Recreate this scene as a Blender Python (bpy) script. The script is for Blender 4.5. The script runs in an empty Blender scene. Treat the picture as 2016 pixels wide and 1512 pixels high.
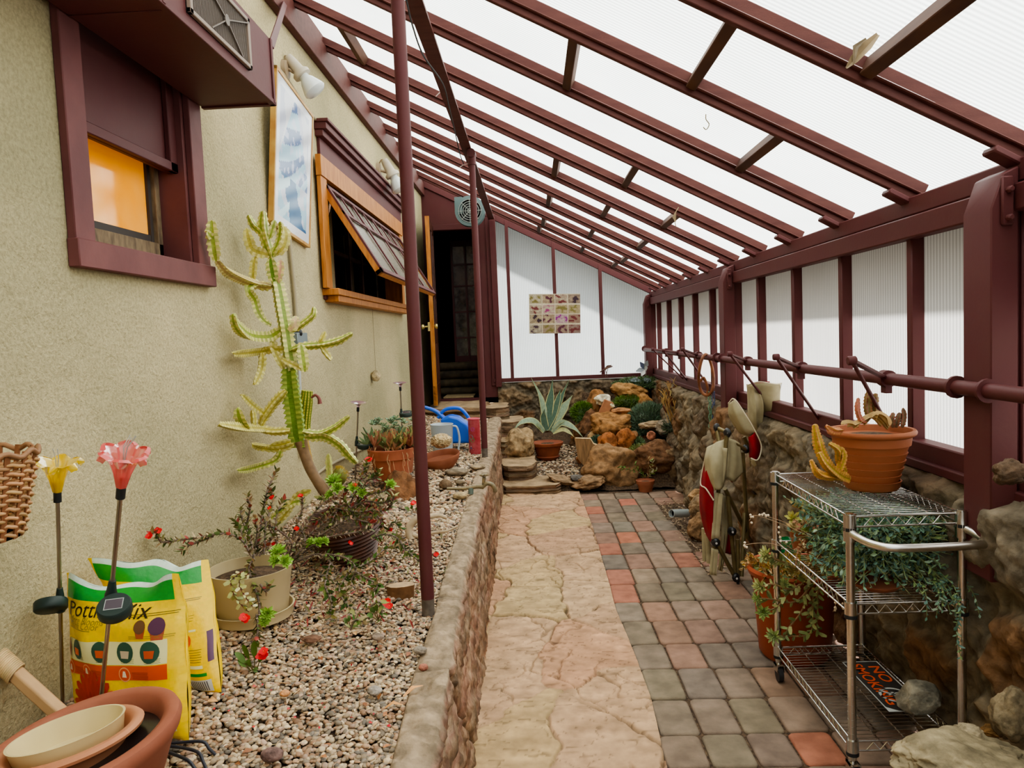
import bpy, math, random
import numpy as np
from mathutils import Vector, Matrix, noise as mnoise
V=Vector
C=bpy.context.scene.collection
PI=math.pi
random.seed(7)
# ---------- camera model (measured from the photograph) ----------
F=1447.0; PIT,YAW,ROL=.0656,.030,-.0418; H=1.5
def _R():
    cp,sp=math.cos(PIT),math.sin(PIT);cy,sy=math.cos(YAW),math.sin(YAW);cr,sr=math.cos(ROL),math.sin(ROL)
    B=Matrix(((1,0,0),(0,0,-1),(0,1,0)))
    Ry=Matrix(((cy,0,sy),(0,1,0),(-sy,0,cy)));Rx=Matrix(((1,0,0),(0,cp,-sp),(0,sp,cp)));Rz=Matrix(((cr,-sr,0),(sr,cr,0),(0,0,1)))
    return Rz@Rx@Ry@B
RM=_R()
def ray(px,py): return RM.transposed()@V(((px-1008)/F,(py-756)/F,1))
def at(ax,v,px,py):
    d=ray(px,py);o=V((0,0,H));return o+d*((v-o[ax])/d[ax])
def aX(x,px,py): return at(0,x,px,py)
def aY(y,px,py): return at(1,y,px,py)
def aZ(z,px,py): return at(2,z,px,py)
def S(px,y): return px*y/F          # pixels -> metres at depth y
def S2(r,g,b):
    f=lambda c:(c/255/12.92) if c/255<=.04045 else ((c/255+.055)/1.055)**2.4
    return (f(r),f(g),f(b))
def jit(c,a,rnd=random):
    k=1+rnd.uniform(-a,a);return tuple(max(0,min(1,x*k*(1+rnd.uniform(-a,a)*.3))) for x in c)
def mixc(a,b,t): return tuple(a[i]*(1-t)+b[i]*t for i in range(3))
# ---------- materials ----------
_m={}
def mat(name,col=None,rough=.6,metal=0.,noise=None,col2=None,bump=None,spec=.4,stretch=None,vary=0.,**kw):
    """col None -> reads the mesh colour attribute. noise=(scale,detail) mixes col->col2 (or darkens). bump=(scale,strength,dist)"""
    if name in _m: return _m[name]
    m=bpy.data.materials.new(name);m.use_nodes=True;nt=m.node_tree;N=nt.nodes;L=nt.links
    b=N['Principled BSDF'];b.inputs['Roughness'].default_value=rough;b.inputs['Metallic'].default_value=metal
    b.inputs['Specular IOR Level'].default_value=spec
    tc=N.new('ShaderNodeTexCoord');mp=N.new('ShaderNodeMapping');L.new(tc.outputs['Object'],mp.inputs[0])
    if stretch: mp.inputs['Scale'].default_value=stretch
    src=None
    if col is None:
        a=N.new('ShaderNodeAttribute');a.attribute_name='Col';src=a.outputs['Color']
    if noise:
        nz=N.new('ShaderNodeTexNoise');nz.inputs['Scale'].default_value=noise[0];nz.inputs['Detail'].default_value=noise[1];L.new(mp.outputs[0],nz.inputs[0])
        rp=N.new('ShaderNodeValToRGB');rp.color_ramp.elements[0].position=.35;rp.color_ramp.elements[1].position=.68;L.new(nz.outputs[0],rp.inputs[0])
        mx=N.new('ShaderNodeMix');mx.data_type='RGBA';L.new(rp.outputs[0],mx.inputs[0])
        if src is not None:
            mx.blend_type='MULTIPLY';mx.inputs[0].default_value=1
            mr=N.new('ShaderNodeMapRange');mr.inputs[3].default_value=1-vary;mr.inputs[4].default_value=1+vary*.6;L.new(rp.outputs[0],mr.inputs[0])
            L.new(src,mx.inputs[6]);L.new(mr.outputs[0],mx.inputs[7]);nt.links.remove(mx.inputs[0].links[0])
        else:
            mx.inputs[6].default_value=(*col,1);mx.inputs[7].default_value=(*(col2 or tuple(c*.7 for c in col)),1)
        src=mx.outputs[2]
    if src is not None: L.new(src,b.inputs['Base Color'])
    else: b.inputs['Base Color'].default_value=(*col,1)
    if bump:
        nb=N.new('ShaderNodeTexNoise');nb.inputs['Scale'].default_value=bump[0];nb.inputs['Detail'].default_value=4;L.new(mp.outputs[0],nb.inputs[0])
        bp=N.new('ShaderNodeBump');bp.inputs['Strength'].default_value=bump[1];bp.inputs['Distance'].default_value=bump[2];L.new(nb.outputs[0],bp.inputs['Height']);L.new(bp.outputs[0],b.inputs['Normal'])
    for k,v in kw.items(): b.inputs[k.replace('_',' ')].default_value=v
    _m[name]=m;return m
# ---------- mesh builder ----------
class MB:
    def __init__(s,col=None): s.v=[];s.f=[];s.c=[];s.col=col;s.sm=[]
    def add(s,vs,fs,col=None,smooth=True):
        o=len(s.v);s.v.extend([tuple(p) for p in vs])
        for f in fs:
            s.f.append(tuple(i+o for i in f));s.sm.append(smooth)
        c=col if col is not None else (s.col or (.5,.5,.5))
        if isinstance(c,list): s.c.extend(c)
        else: s.c.extend([c]*len(fs))
        return s
    def box(s,a,b,col=None):
        x0,y0,z0=a;x1,y1,z1=b
        vs=[(x,y,z) for x in(x0,x1) for y in(y0,y1) for z in(z0,z1)]
        return s.add(vs,[(0,1,3,2),(4,6,7,5),(0,4,5,1),(2,3,7,6),(0,2,6,4),(1,5,7,3)],col,False)
    def obox(s,c,size,M=None,col=None,taper=1):
        M=M or Matrix.Identity(3);c=V(c);hx,hy,hz=[d/2 for d in size];vs=[]
        for x in(-hx,hx):
            for y in(-hy,hy):
                for z in(-hz,hz):
                    t=taper if z>0 else 1
                    vs.append(c+M@V((x*t,y*t,z)))
        return s.add(vs,[(0,1,3,2),(4,6,7,5),(0,4,5,1),(2,3,7,6),(0,2,6,4),(1,5,7,3)],col,False)
    def beam(s,a,b,w,h,up=(0,0,1),col=None):
        a=V(a);b=V(b);d=(b-a);L=d.length;d.normalize();x=d.cross(V(up))
        if x.length<1e-5: x=d.cross(V((1,0,0)))
        x.normalize();u=x.cross(d)
        M=Matrix((x,d,u)).transposed()
        return s.obox((a+b)/2,(w,L,h),M,col)
    def tube(s,pts,r,n=8,col=None,cap=True,flat=1.0):
        pts=[V(p) for p in pts];k=len(pts)
        rs=r if isinstance(r,(list,tuple)) else [r]*k
        vs=[];fs=[];ref=None
        for i,p in enumerate(pts):
            t=(pts[min(i+1,k-1)]-pts[max(i-1,0)])
            if t.length<1e-9: t=V((0,0,1))
            t.normalize()
            if ref is None:
                ref=t.orthogonal().normalized()
            else:
                ref=(ref-t*ref.dot(t))
                ref=ref.normalized() if ref.length>1e-6 else t.orthogonal().normalized()
            q=t.cross(ref)
            for j in range(n):
                a=2*PI*j/n;vs.append(p+(ref*math.cos(a)+q*math.sin(a)*flat)*rs[i])
        for i in range(k-1):
            for j in range(n):
                fs.append((i*n+j,i*n+(j+1)%n,(i+1)*n+(j+1)%n,(i+1)*n+j))
        if cap: fs.append(tuple(range(n-1,-1,-1)));fs.append(tuple((k-1)*n+j for j in range(n)))
        return s.add(vs,fs,col)
    def lathe(s,prof,c=(0,0,0),n=40,M=None,col=None,close=False,sx=1,sy=1):
        M=M or Matrix.Identity(3);c=V(c);vs=[];fs=[];k=len(prof)
        for (r,z) in prof:
            for j in range(n):
                a=2*PI*j/n;vs.append(c+M@V((r*math.cos(a)*sx,r*math.sin(a)*sy,z)))
        for i in range(k-1+(1 if close else 0)):
            i2=(i+1)%k
            for j in range(n): fs.append((i*n+j,i*n+(j+1)%n,i2*n+(j+1)%n,i2*n+j))
        if not close:
            if prof[0][0]>1e-6: fs.append(tuple(range(n-1,-1,-1)))
            if prof[-1][0]>1e-6: fs.append(tuple((k-1)*n+j for j in range(n)))
        return s.add(vs,fs,col)
    def rock(s,c,size,seed=0,sub=3,amp=.25,freq=1.6,M=None,col=None,facet=.0,flatb=False):
        vs,fs=ico(sub);rnd=random.Random(seed);off=V((rnd.uniform(0,99),rnd.uniform(0,99),rnd.uniform(0,99)))
        M=M or Matrix.Rotation(rnd.uniform(0,6),3,'Z');out=[];cc=V(c)
        pl=[(V((rnd.gauss(0,1),rnd.gauss(0,1),rnd.gauss(0,1))).normalized(),rnd.uniform(.62,.9)) for _ in range(9)]
        for p in vs:
            q=p.copy()
            if facet>0:
                for n_,d in pl:
                    t=q.dot(n_)
                    if t>d: q=q-n_*(t-d)*facet
            k=1+amp*mnoise.noise(p*freq+off)+amp*.4*mnoise.noise(p*freq*2.7+off)+amp*.18*mnoise.noise(p*freq*7+off)
            q=q*k
            if flatb and q.z<-.55: q.z=-.55
            out.append(cc+M@V((q.x*size[0]/2,q.y*size[1]/2,q.z*size[2]/2)))
        if col is not None and not isinstance(col,list):
            cl=[]
            for f in fs:
                t=mnoise.noise(vs[f[0]]*2.2+off);t2=mnoise.noise(vs[f[0]]*7+off)
                cl.append(tuple(max(0,x*(1+.35*t+.3*t2)) for x in col))
            col=cl
        return s.add(out,fs,col)
    def quad(s,a,b,c,d,col=None): return s.add([a,b,c,d],[(0,1,2,3)],col,False)
    def leaf(s,pts,ws,up,col=None,fold=.25,thick=0.,edge=None):
        """blade along pts with half widths ws; up = approx normal"""
        vs=[];fs=[];cl=[];k=len(pts);pts=[V(p) for p in pts];up=V(up)
        for i,p in enumerate(pts):
            t=(pts[min(i+1,k-1)]-pts[max(i-1,0)]).normalized();x=t.cross(up)
            x=x.normalized() if x.length>1e-6 else t.orthogonal().normalized()
            n=x.cross(t);w=ws[i]
            vs+= [p-x*w+n*w*fold,p-x*w*.8+n*w*fold*.8,p-n*thick,p+x*w*.8+n*w*fold*.8,p+x*w+n*w*fold]
            if thick>0: vs+=[p-n*(thick+w*.35)]
        m=6 if thick>0 else 5
        for i in range(k-1):
            o=i*m;q=o+m
            for j in range(4):
                fs.append((o+j,o+j+1,q+j+1,q+j));cl.append(edge if (edge and j in(0,3)) else (col or s.col))
            if thick>0:
                fs.append((o+4,o+5,q+5,q+4));fs.append((o+5,o,q,q+5));cl+= [(col or s.col)]*2
        return s.add(vs,fs,cl)
_ico={}
def ico(sub):
    if sub in _ico: return _ico[sub]
    t=(1+5**.5)/2
    vs=[V(p).normalized() for p in[(-1,t,0),(1,t,0),(-1,-t,0),(1,-t,0),(0,-1,t),(0,1,t),(0,-1,-t),(0,1,-t),(t,0,-1),(t,0,1),(-t,0,-1),(-t,0,1)]]
    fs=[(0,11,5),(0,5,1),(0,1,7),(0,7,10),(0,10,11),(1,5,9),(5,11,4),(11,10,2),(10,7,6),(7,1,8),(3,9,4),(3,4,2),(3,2,6),(3,6,8),(3,8,9),(4,9,5),(2,4,11),(6,2,10),(8,6,7),(9,8,1)]
    for _ in range(sub):
        mid={};nf=[]
        def m(a,b):
            k=(min(a,b),max(a,b))
            if k not in mid: vs.append(((vs[a]+vs[b])/2).normalized());mid[k]=len(vs)-1
            return mid[k]
        for a,b,c in fs:
            x,y,z=m(a,b),m(b,c),m(c,a);nf+=[(a,x,z),(b,y,x),(c,z,y),(x,y,z)]
        fs=nf
    _ico[sub]=(vs,fs);return _ico[sub]
# ---------- objects ----------
def tag(o,label=None,cat=None,group=None,kind=None):
    if label:o['label']=label
    if cat:o['category']=cat
    if group:o['group']=group
    if kind:o['kind']=kind
    return o
def setpar(o,p):
    if p is not None:
        o.parent=p
        o.matrix_parent_inverse=Matrix.Translation(-p.location) if p.type=='EMPTY' else Matrix.Identity(4)
def thing(name,label,cat,loc,group=None,kind=None):
    o=bpy.data.objects.new(name,None);C.objects.link(o);o.location=V(loc);o.empty_display_size=.05
    return tag(o,label,cat,group,kind)
def obj(name,mb,m,parent=None,label=None,cat=None,group=None,kind=None,bevel=0,seg=1,subsurf=0):
    me=bpy.data.meshes.new(name);me.from_pydata(mb.v,[],mb.f)
    me.polygons.foreach_set('use_smooth',mb.sm)
    ca=me.color_attributes.new('Col','FLOAT_COLOR','CORNER')
    nl=len(me.loops);arr=np.ones((nl,4),np.float32);i=0
    for f,c in zip(mb.f,mb.c):
        k=len(f);arr[i:i+k,:3]=c;i+=k
    ca.data.foreach_set('color',arr.ravel())
    me.materials.append(m);me.update();me.set_sharp_from_angle(angle=math.radians(48 if len(mb.f)<4000 else 75))
    o=bpy.data.objects.new(name,me);C.objects.link(o);setpar(o,parent)
    if parent is not None and parent.type!='EMPTY':
        # sub-part: child of a mesh whose origin is the world origin
        pass
    if bevel:
        b=o.modifiers.new('b','BEVEL');b.width=bevel;b.segments=seg;b.limit_method='ANGLE';b.harden_normals=False
    if subsurf:
        q=o.modifiers.new('s','SUBSURF');q.levels=subsurf;q.render_levels=subsurf
    return tag(o,label,cat,group,kind)
def npobj(name,vs,fs,cols,m,smooth=True,parent=None,percorner=True,**k):
    """fast numpy mesh: vs (n,3), fs (m,3|4), cols per vertex (n,3)"""
    me=bpy.data.meshes.new(name);n=len(vs);q=fs.shape[1]
    me.vertices.add(n);me.vertices.foreach_set('co',np.ascontiguousarray(vs,np.float32).ravel())
    me.loops.add(fs.size);me.loops.foreach_set('vertex_index',np.ascontiguousarray(fs,np.int32).ravel())
    me.polygons.add(len(fs));me.polygons.foreach_set('loop_start',np.arange(0,fs.size,q,dtype=np.int32))
    me.polygons.foreach_set('loop_total',np.full(len(fs),q,np.int32))
    me.polygons.foreach_set('use_smooth',np.full(len(fs),smooth))
    me.update(calc_edges=True)
    ca=me.color_attributes.new('Col','FLOAT_COLOR','POINT');a=np.ones((n,4),np.float32);a[:,:3]=cols;ca.data.foreach_set('color',a.ravel())
    me.materials.append(m);me.validate()
    o=bpy.data.objects.new(name,me);C.objects.link(o);setpar(o,parent)
    return tag(o,**k)
def hsh(i,j,s):
    x=np.sin(i*127.1+j*311.7+s*74.7)*43758.5453
    return x-np.floor(x)
def vnoise(U,W,s=0):
    i=np.floor(U);j=np.floor(W);u=U-i;w=W-j;u=u*u*(3-2*u);w=w*w*(3-2*w)
    return (hsh(i,j,s)*(1-u)+hsh(i+1,j,s)*u)*(1-w)+(hsh(i,j+1,s)*(1-u)+hsh(i+1,j+1,s)*u)*w
def fbm(U,W,s=0,o=4):
    r=0;a=.5;f=1
    for k in range(o): r=r+a*vnoise(U*f,W*f,s+k*3.1);a*=.5;f*=2.03
    return r/(1-.5**o)*1.0
def voro(U,W,sx,sy,seed,jitter=.8):
    """F1,F2,id on stretched jittered grid"""
    u=U/sx;w=W/sy;i0=np.floor(u);j0=np.floor(w)
    f1=np.full(u.shape,9.);f2=np.full(u.shape,9.);idn=np.zeros(u.shape)
    for di in(-1,0,1,2,-2):
        for dj in(-1,0,1):
            i=i0+di;j=j0+dj
            px=i+.5+(hsh(i,j,seed)-.5)*jitter;py=j+.5+(hsh(i,j,seed+5)-.5)*jitter
            d=np.hypot((u-px),(w-py));h=hsh(i,j,seed+9)
            m=d<f1
            f2=np.where(m,f1,np.minimum(f2,d));idn=np.where(m,h,idn);f1=np.where(m,d,f1)
    return f1,f2,idn
def gridf(nu,nv):
    a=np.arange((nu)*(nv)).reshape(nv,nu)
    return np.stack([a[:-1,:-1].ravel(),a[:-1,1:].ravel(),a[1:,1:].ravel(),a[1:,:-1].ravel()],1)
def interp(t,xs,ys): return float(np.interp(t,xs,ys))
def smooth(pts,n=6):
    """catmull-rom"""
    P=[V(p) for p in pts];P=[P[0]*2-P[1]]+P+[P[-1]*2-P[-2]];o=[]
    for i in range(1,len(P)-2):
        for k in range(n):
            t=k/n;a,b,c,d=P[i-1:i+3]
            o.append(.5*((2*b)+(c-a)*t+(2*a-5*b+4*c-d)*t*t+(3*b-a-3*c+d)*t**3))
    o.append(P[-2]);return o
def textmb(mb,body,fn,col,size=1.0,bold=False,shear=0,align='LEFT'):
    """glyph faces of body, each vertex (x,y) mapped by fn"""
    cu=bpy.data.curves.new('t','FONT');cu.body=body;cu.size=size;cu.shear=shear;cu.align_x=align;cu.resolution_u=3
    if bold: cu.offset=.012*size
    o=bpy.data.objects.new('t',cu);C.objects.link(o)
    dg=bpy.context.evaluated_depsgraph_get();me=o.evaluated_get(dg).to_mesh()
    vs=[fn(v.co.x,v.co.y) for v in me.vertices];fs=[tuple(p.vertices) for p in me.polygons]
    o.evaluated_get(dg).to_mesh_clear();bpy.data.objects.remove(o);bpy.data.curves.remove(cu)
    mb.add(vs,fs,col,False)
# ---------- common materials ----------
MAROON=S2(92,50,49)
M_mar=mat('maroon_paint',MAROON,.55,noise=(7,3),col2=S2(90,44,46),bump=(60,.15,.002),spec=.3)
M_marb=mat('maroon_brown_wood',S2(96,56,50),.6,noise=(5,3),col2=S2(84,46,42),bump=(90,.2,.002),stretch=(1,6,6),spec=.25)
M_vc=mat('painted_variation',None,.6,noise=(30,3),vary=.15,bump=(120,.1,.001))
M_plast=mat('coloured_plastic',None,.38,spec=.5)
M_leaf=mat('leaf_tissue',None,.5,noise=(40,3),vary=.18,spec=.35)
M_rock=mat('rough_rock',None,.85,noise=(18,8),vary=.42,bump=(34,.9,.010),spec=.2)
M_wall=mat('stone_masonry',None,.9,noise=(20,8),vary=.40,bump=(34,.9,.010),spec=.15)
M_terra=mat('terracotta',S2(164,104,78),.75,noise=(8,4),col2=S2(140,84,60),bump=(150,.1,.001),spec=.25)
M_steel=mat('chrome_wire',(.62,.6,.57),.22,metal=1.)
M_soil=mat('dark_soil',S2(60,44,34),.95,noise=(60,5),col2=S2(110,88,66),bump=(90,1,.01))
M_wood=mat('honey_wood',S2(190,128,66),.5,noise=(6,5),col2=S2(160,98,44),bump=(60,.2,.001),stretch=(8,8,1),spec=.3)
M_black=mat('black_plastic',S2(38,40,42),.5)
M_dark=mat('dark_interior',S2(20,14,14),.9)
# ---------- camera ----------
cam=bpy.data.cameras.new('camera');cam.sensor_width=36;cam.lens=F/2016*36;cam.clip_start=.05
co=bpy.data.objects.new('camera',cam);C.objects.link(co)
m3=RM.transposed()@Matrix(((1,0,0),(0,-1,0),(0,0,-1)))
co.matrix_world=Matrix.Translation((0,0,H))@m3.to_4x4();bpy.context.scene.camera=co
WS=4.2;SUN=7.;EXPO=0.16;LOOK='AgX - Medium High Contrast'
# ================= THE ROOM =================
XL=-1.27; XD=-.44; XR=1.46; YE=8.95; Y0=-1.6
SL=.52
def zr(x): return 1.95+SL*(XR-x)        # rafter underside
# ---- polycarbonate ----
def poly(name,ribaxis,col=(.93,.97,.95),rib=90.):
    m=bpy.data.materials.new(name);m.use_nodes=True;nt=m.node_tree;N=nt.nodes;L=nt.links
    N.remove(N['Principled BSDF']);out=N['Material Output']
    tc=N.new('ShaderNodeTexCoord');w=N.new('ShaderNodeTexWave');w.bands_direction=ribaxis;w.inputs['Scale'].default_value=rib/6.28318*2*.5;w.inputs['Distortion'].default_value=.35;w.inputs['Detail Scale'].default_value=.5
    L.new(tc.outputs['Object'],w.inputs[0])
    nz=N.new('ShaderNodeTexNoise');nz.inputs['Scale'].default_value=2.2;nz.inputs['Detail'].default_value=4;L.new(tc.outputs['Object'],nz.inputs[0])
    mr=N.new('ShaderNodeMapRange');mr.inputs[3].default_value=.66;mr.inputs[4].default_value=1.;L.new(w.outputs[1],mr.inputs[0])
    mr2=N.new('ShaderNodeMapRange');mr2.inputs[1].default_value=.3;mr2.inputs[2].default_value=.75;mr2.inputs[3].default_value=.88;mr2.inputs[4].default_value=1.;L.new(nz.outputs[0],mr2.inputs[0])
    mu=N.new('ShaderNodeMath');mu.operation='MULTIPLY';L.new(mr.outputs[0],mu.inputs[0]);L.new(mr2.outputs[0],mu.inputs[1])
    mx=N.new('ShaderNodeMix');mx.data_type='RGBA';mx.inputs[6].default_value=(0,0,0,1);mx.inputs[7].default_value=(*col,1);L.new(mu.outputs[0],mx.inputs[0])
    tr=N.new('ShaderNodeBsdfTranslucent');L.new(mx.outputs[2],tr.inputs[0])
    df=N.new('ShaderNodeBsdfDiffuse');df.inputs[0].default_value=(.6,.62,.6,1)
    ms=N.new('ShaderNodeMixShader');ms.inputs[0].default_value=.12;L.new(tr.outputs[0],ms.inputs[1]);L.new(df.outputs[0],ms.inputs[2])
    L.new(ms.outputs[0],out.inputs[0]);return m
P_roof=poly('fluted_polycarbonate_roof','Y',rib=95*6.28/ 6.28)
P_side=poly('fluted_polycarbonate_side','Y',col=(.93,.93,.93),rib=95)
P_end=poly('fluted_polycarbonate_end','X',col=(.86,.93,.96),rib=95)
# ---- stucco left wall with two openings ----
def stucco():
    m=mat('olive_stucco',S2(206,191,152),.95,noise=(1.1,5),col2=S2(172,163,128),spec=.1)
    nt=m.node_tree;N=nt.nodes;L=nt.links;b=N['Principled BSDF'];tc=N['Texture Coordinate']
    n1=N.new('ShaderNodeTexNoise');n1.inputs['Scale'].default_value=85;n1.inputs['Detail'].default_value=5;n1.inputs['Roughness'].default_value=.65
    v=N.new('ShaderNodeTexNoise');v.inputs['Scale'].default_value=14;v.inputs['Detail'].default_value=3
    L.new(tc.outputs['Object'],n1.inputs[0]);L.new(tc.outputs['Object'],v.inputs[0])
    b1=N.new('ShaderNodeBump');b1.inputs['Strength'].default_value=.75;b1.inputs['Distance'].default_value=.012;L.new(n1.outputs[0],b1.inputs['Height'])
    b2=N.new('ShaderNodeBump');b2.inputs['Strength'].default_value=.4;b2.inputs['Distance'].default_value=.03;L.new(v.outputs[0],b2.inputs['Height']);L.new(b1.outputs[0],b2.inputs['Normal']);L.new(b2.outputs[0],b.inputs['Normal'])
    mx=N['Mix'];src=mx.outputs[2]
    m2=N.new('ShaderNodeMix');m2.data_type='RGBA';m2.blend_type='MULTIPLY';m2.inputs[0].default_value=1;mr=N.new('ShaderNodeMapRange');mr.inputs[1].default_value=.35;mr.inputs[2].default_value=.6;mr.inputs[3].default_value=.78;mr.inputs[4].default_value=1.04
    L.new(n1.outputs[0],mr.inputs[0]);L.new(src,m2.inputs[6]);L.new(mr.outputs[0],m2.inputs[7]);L.new(m2.outputs[2],b.inputs['Base Color']);return m
M_stu=stucco()
W1=(2.06,2.80,1.80,2.72)   # opening y0,y1,z0,z1
W2=(4.80,7.15,1.83,2.62)
mb=MB()
ys=[Y0,W1[0],W1[1],W2[0],W2[1],YE+.4]
T=.22
def wl(y0,y1,z0,z1): mb.box((XL-T,y0,z0),(XL,y1,z1))
wl(Y0,W1[0],0,3.9);wl(W1[0],W1[1],0,W1[2]);wl(W1[0],W1[1],W1[3],3.9);wl(W1[1],W2[0],0,3.9)
wl(W2[0],W2[1],0,W2[2]);wl(W2[0],W2[1],W2[3],3.9);wl(W2[1],YE+.3,0,3.9)
obj('wall_left',mb,M_stu,kind='structure')
# rear of the dark rooms behind the openings
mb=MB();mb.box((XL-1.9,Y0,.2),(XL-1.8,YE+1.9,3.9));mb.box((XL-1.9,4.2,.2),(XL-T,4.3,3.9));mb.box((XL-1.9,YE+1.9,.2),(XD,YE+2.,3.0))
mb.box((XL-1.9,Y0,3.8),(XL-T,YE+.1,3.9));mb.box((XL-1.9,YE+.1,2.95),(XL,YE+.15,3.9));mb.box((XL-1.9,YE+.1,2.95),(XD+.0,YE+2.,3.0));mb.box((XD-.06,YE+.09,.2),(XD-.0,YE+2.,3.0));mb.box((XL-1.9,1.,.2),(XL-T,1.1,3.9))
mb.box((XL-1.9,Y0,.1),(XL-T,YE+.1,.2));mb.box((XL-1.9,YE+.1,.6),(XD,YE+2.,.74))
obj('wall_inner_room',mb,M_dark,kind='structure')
# ---- roof ----
RK=[2.235+.629*k for k in range(-6,11)]     # rafter y positions
xa,xb=XL,XR+.04
ti=0
rafd=V((1,0,-SL)).normalized();rafn=V((SL,0,1)).normalized()
for i,y in enumerate(RK):
    if y>YE-.05: continue
    mb=MB()
    A=V((XL,y,zr(XL)));B=V((XR+.02,y,zr(XR+.02)))
    mb.beam(A+rafn*.046,B+rafn*.046,.048,.042,rafn)
    mb.beam(A+rafn*.010,B+rafn*.010,.024,.028,rafn)
    mb.beam(A+rafn*.025,B+rafn*.025,.058,.008,rafn)
    ti+=1;o=obj('trim_%d'%ti,mb,M_marb,kind='structure',bevel=.006,seg=2)
    # shoe that carries the rafter on the eave beam
    mb=MB();e=V((XR-.03,y,zr(XR)-.0));mb.beam(e+V((-.07,0,.035)),e+V((.02,0,-.015)),.066,.022)
    obj('rafter_shoe',mb,M_mar,o,bevel=.005)
# panels, one per bay
bays=[(RK[i],RK[i+1] if i+1<len(RK) else YE) for i in range(len(RK)) if RK[i]<YE-.05]
for (y0,y1) in bays:
    y1=min(y1,YE+.02);mb=MB();xo=XR+.38
    A=rafn*.068
    a=V((XL,y0,zr(XL)))+A;b=V((xo,y0,zr(xo)))+A;c=V((xo,y1,zr(xo)))+A;d=V((XL,y1,zr(XL)))+A
    mb.quad(a,b,c,d);obj('ceiling',mb,P_roof,kind='structure')
mb=MB();y0,y1=YE+.02,YE+.40
mb.quad(V((XL,y0,zr(XL)))+A,V((xo,y0,zr(xo)))+A,V((xo,y1,zr(xo)))+A,V((XL,y1,zr(XL)))+A);obj('ceiling',mb,P_roof,kind='structure')
# panel joint strips (clear glazing bars seen as bright and dark lines)
M_strip=mat('clear_joint_strip',S2(205,190,170),.3,spec=.6)
for k in (4,7,10,13):
    y=RK[k]+.062;mb=MB();A_=V((XL,y,zr(XL)))+rafn*.063;B_=V((XR,y,zr(XR)))+rafn*.063
    mb.beam(A_,B_,.012,.006,rafn);mb.beam(A_+V((0,.03,0)),B_+V((0,.03,0)),.006,.006,rafn)
    ti+=1;obj('trim_%d'%ti,mb,M_strip,kind='structure')
# blocking between the rafters
def roofpt(px,py,off=.05):
    d=ray(px,py);o=V((0,0,H));P0=V((XR,0,zr(XR)))+rafn*off
    return o+d*((P0-o).dot(rafn)/d.dot(rafn))
BL=[(1112,150),(1368,130),(1745,82),(1092,305),(1252,310),(1462,308),(1078,385),(1193,400),(1331,412),(1067,437),(1160,455),(1268,468),(1058,468),(1141,490),(1226,505),(1188,533),(700,95),(600,190)]
used=set()
for px,py in BL:
    p=roofpt(px,py,.05);k=max(range(len(RK)-1),key=lambda i:-abs((RK[i]+RK[i+1])/2-p.y))
    key=(k,round(p.x,1))
    if key in used or p.x<XL+.2: continue
    used.add(key)
    q0=V((p.x,RK[k]+.02,zr(p.x)))+rafn*.038;q1=V((p.x,RK[k+1]-.02,zr(p.x)))+rafn*.038
    mb=MB();mb.beam(q0,q1,.04,.055,rafn)
    ti+=1;obj('trim_%d'%ti,mb,mat('block_wood',S2(92,58,38),.7,noise=(12,5),col2=S2(64,36,30),stretch=(1,.3,1)),kind='structure',bevel=.003)
for k in (0,1,2,3,4):
    for x in (-.2,.5,1.0):
        q0=V((x,RK[k]+.02,zr(x)))+rafn*.038;q1=V((x,RK[k+1]-.02,zr(x)))+rafn*.038
        mb=MB();mb.beam(q0,q1,.04,.055,rafn);ti+=1;obj('trim_%d'%ti,mb,_m['block_wood'],kind='structure',bevel=.003)
# ledger board on the wall
mb=MB();mb.box((XL+.001,Y0,zr(XL)-.15),(XL+.045,YE,zr(XL)+.0));mb.box((XL+.001,Y0,zr(XL)+.0),(XL+.03,YE,zr(XL)+.12))
ti+=1;obj('trim_%d'%ti,mb,M_marb,kind='structure',bevel=.004)
# eave beam (double angle)
mb=MB();mb.box((XR-.03,Y0,1.885),(XR+.07,YE+.02,1.955));mb.box((XR-.05,Y0,1.80),(XR+.01,YE,1.88))
ti+=1;obj('trim_%d'%ti,mb,M_mar,kind='structure',bevel=.006,seg=2)
# sill plate right, mullions, panes
SZ=.985
mb=MB();mb.box((XR-.025,Y0,SZ-.035),(XR+.05,YE,SZ+.055));mb.box((XR-.045,Y0,SZ-.045),(XR-.02,YE,SZ-.01))
ti+=1;obj('trim_%d'%ti,mb,M_mar,kind='structure',bevel=.005)
MY=[2.857+.629*k for k in range(-7,10)]
for y in MY:
    if y>YE-.1: continue
    mb=MB();mb.box((XR-.02,y-.02,SZ+.05),(XR+.03,y+.02,1.82))
    ti+=1;obj('trim_%d'%ti,mb,M_mar,kind='structure',bevel=.004)
wn=3
for i,y in enumerate(MY):
    y1=MY[i+1] if i+1<len(MY) else YE
    if y>YE-.1: continue
    mb=MB();mb.quad((XR+.035,y,SZ),(XR+.035,y1,SZ),(XR+.035,y1,1.9),(XR+.035,y,1.9));wn+=1;obj('window_%d'%wn,mb,P_side,kind='structure')
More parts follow.
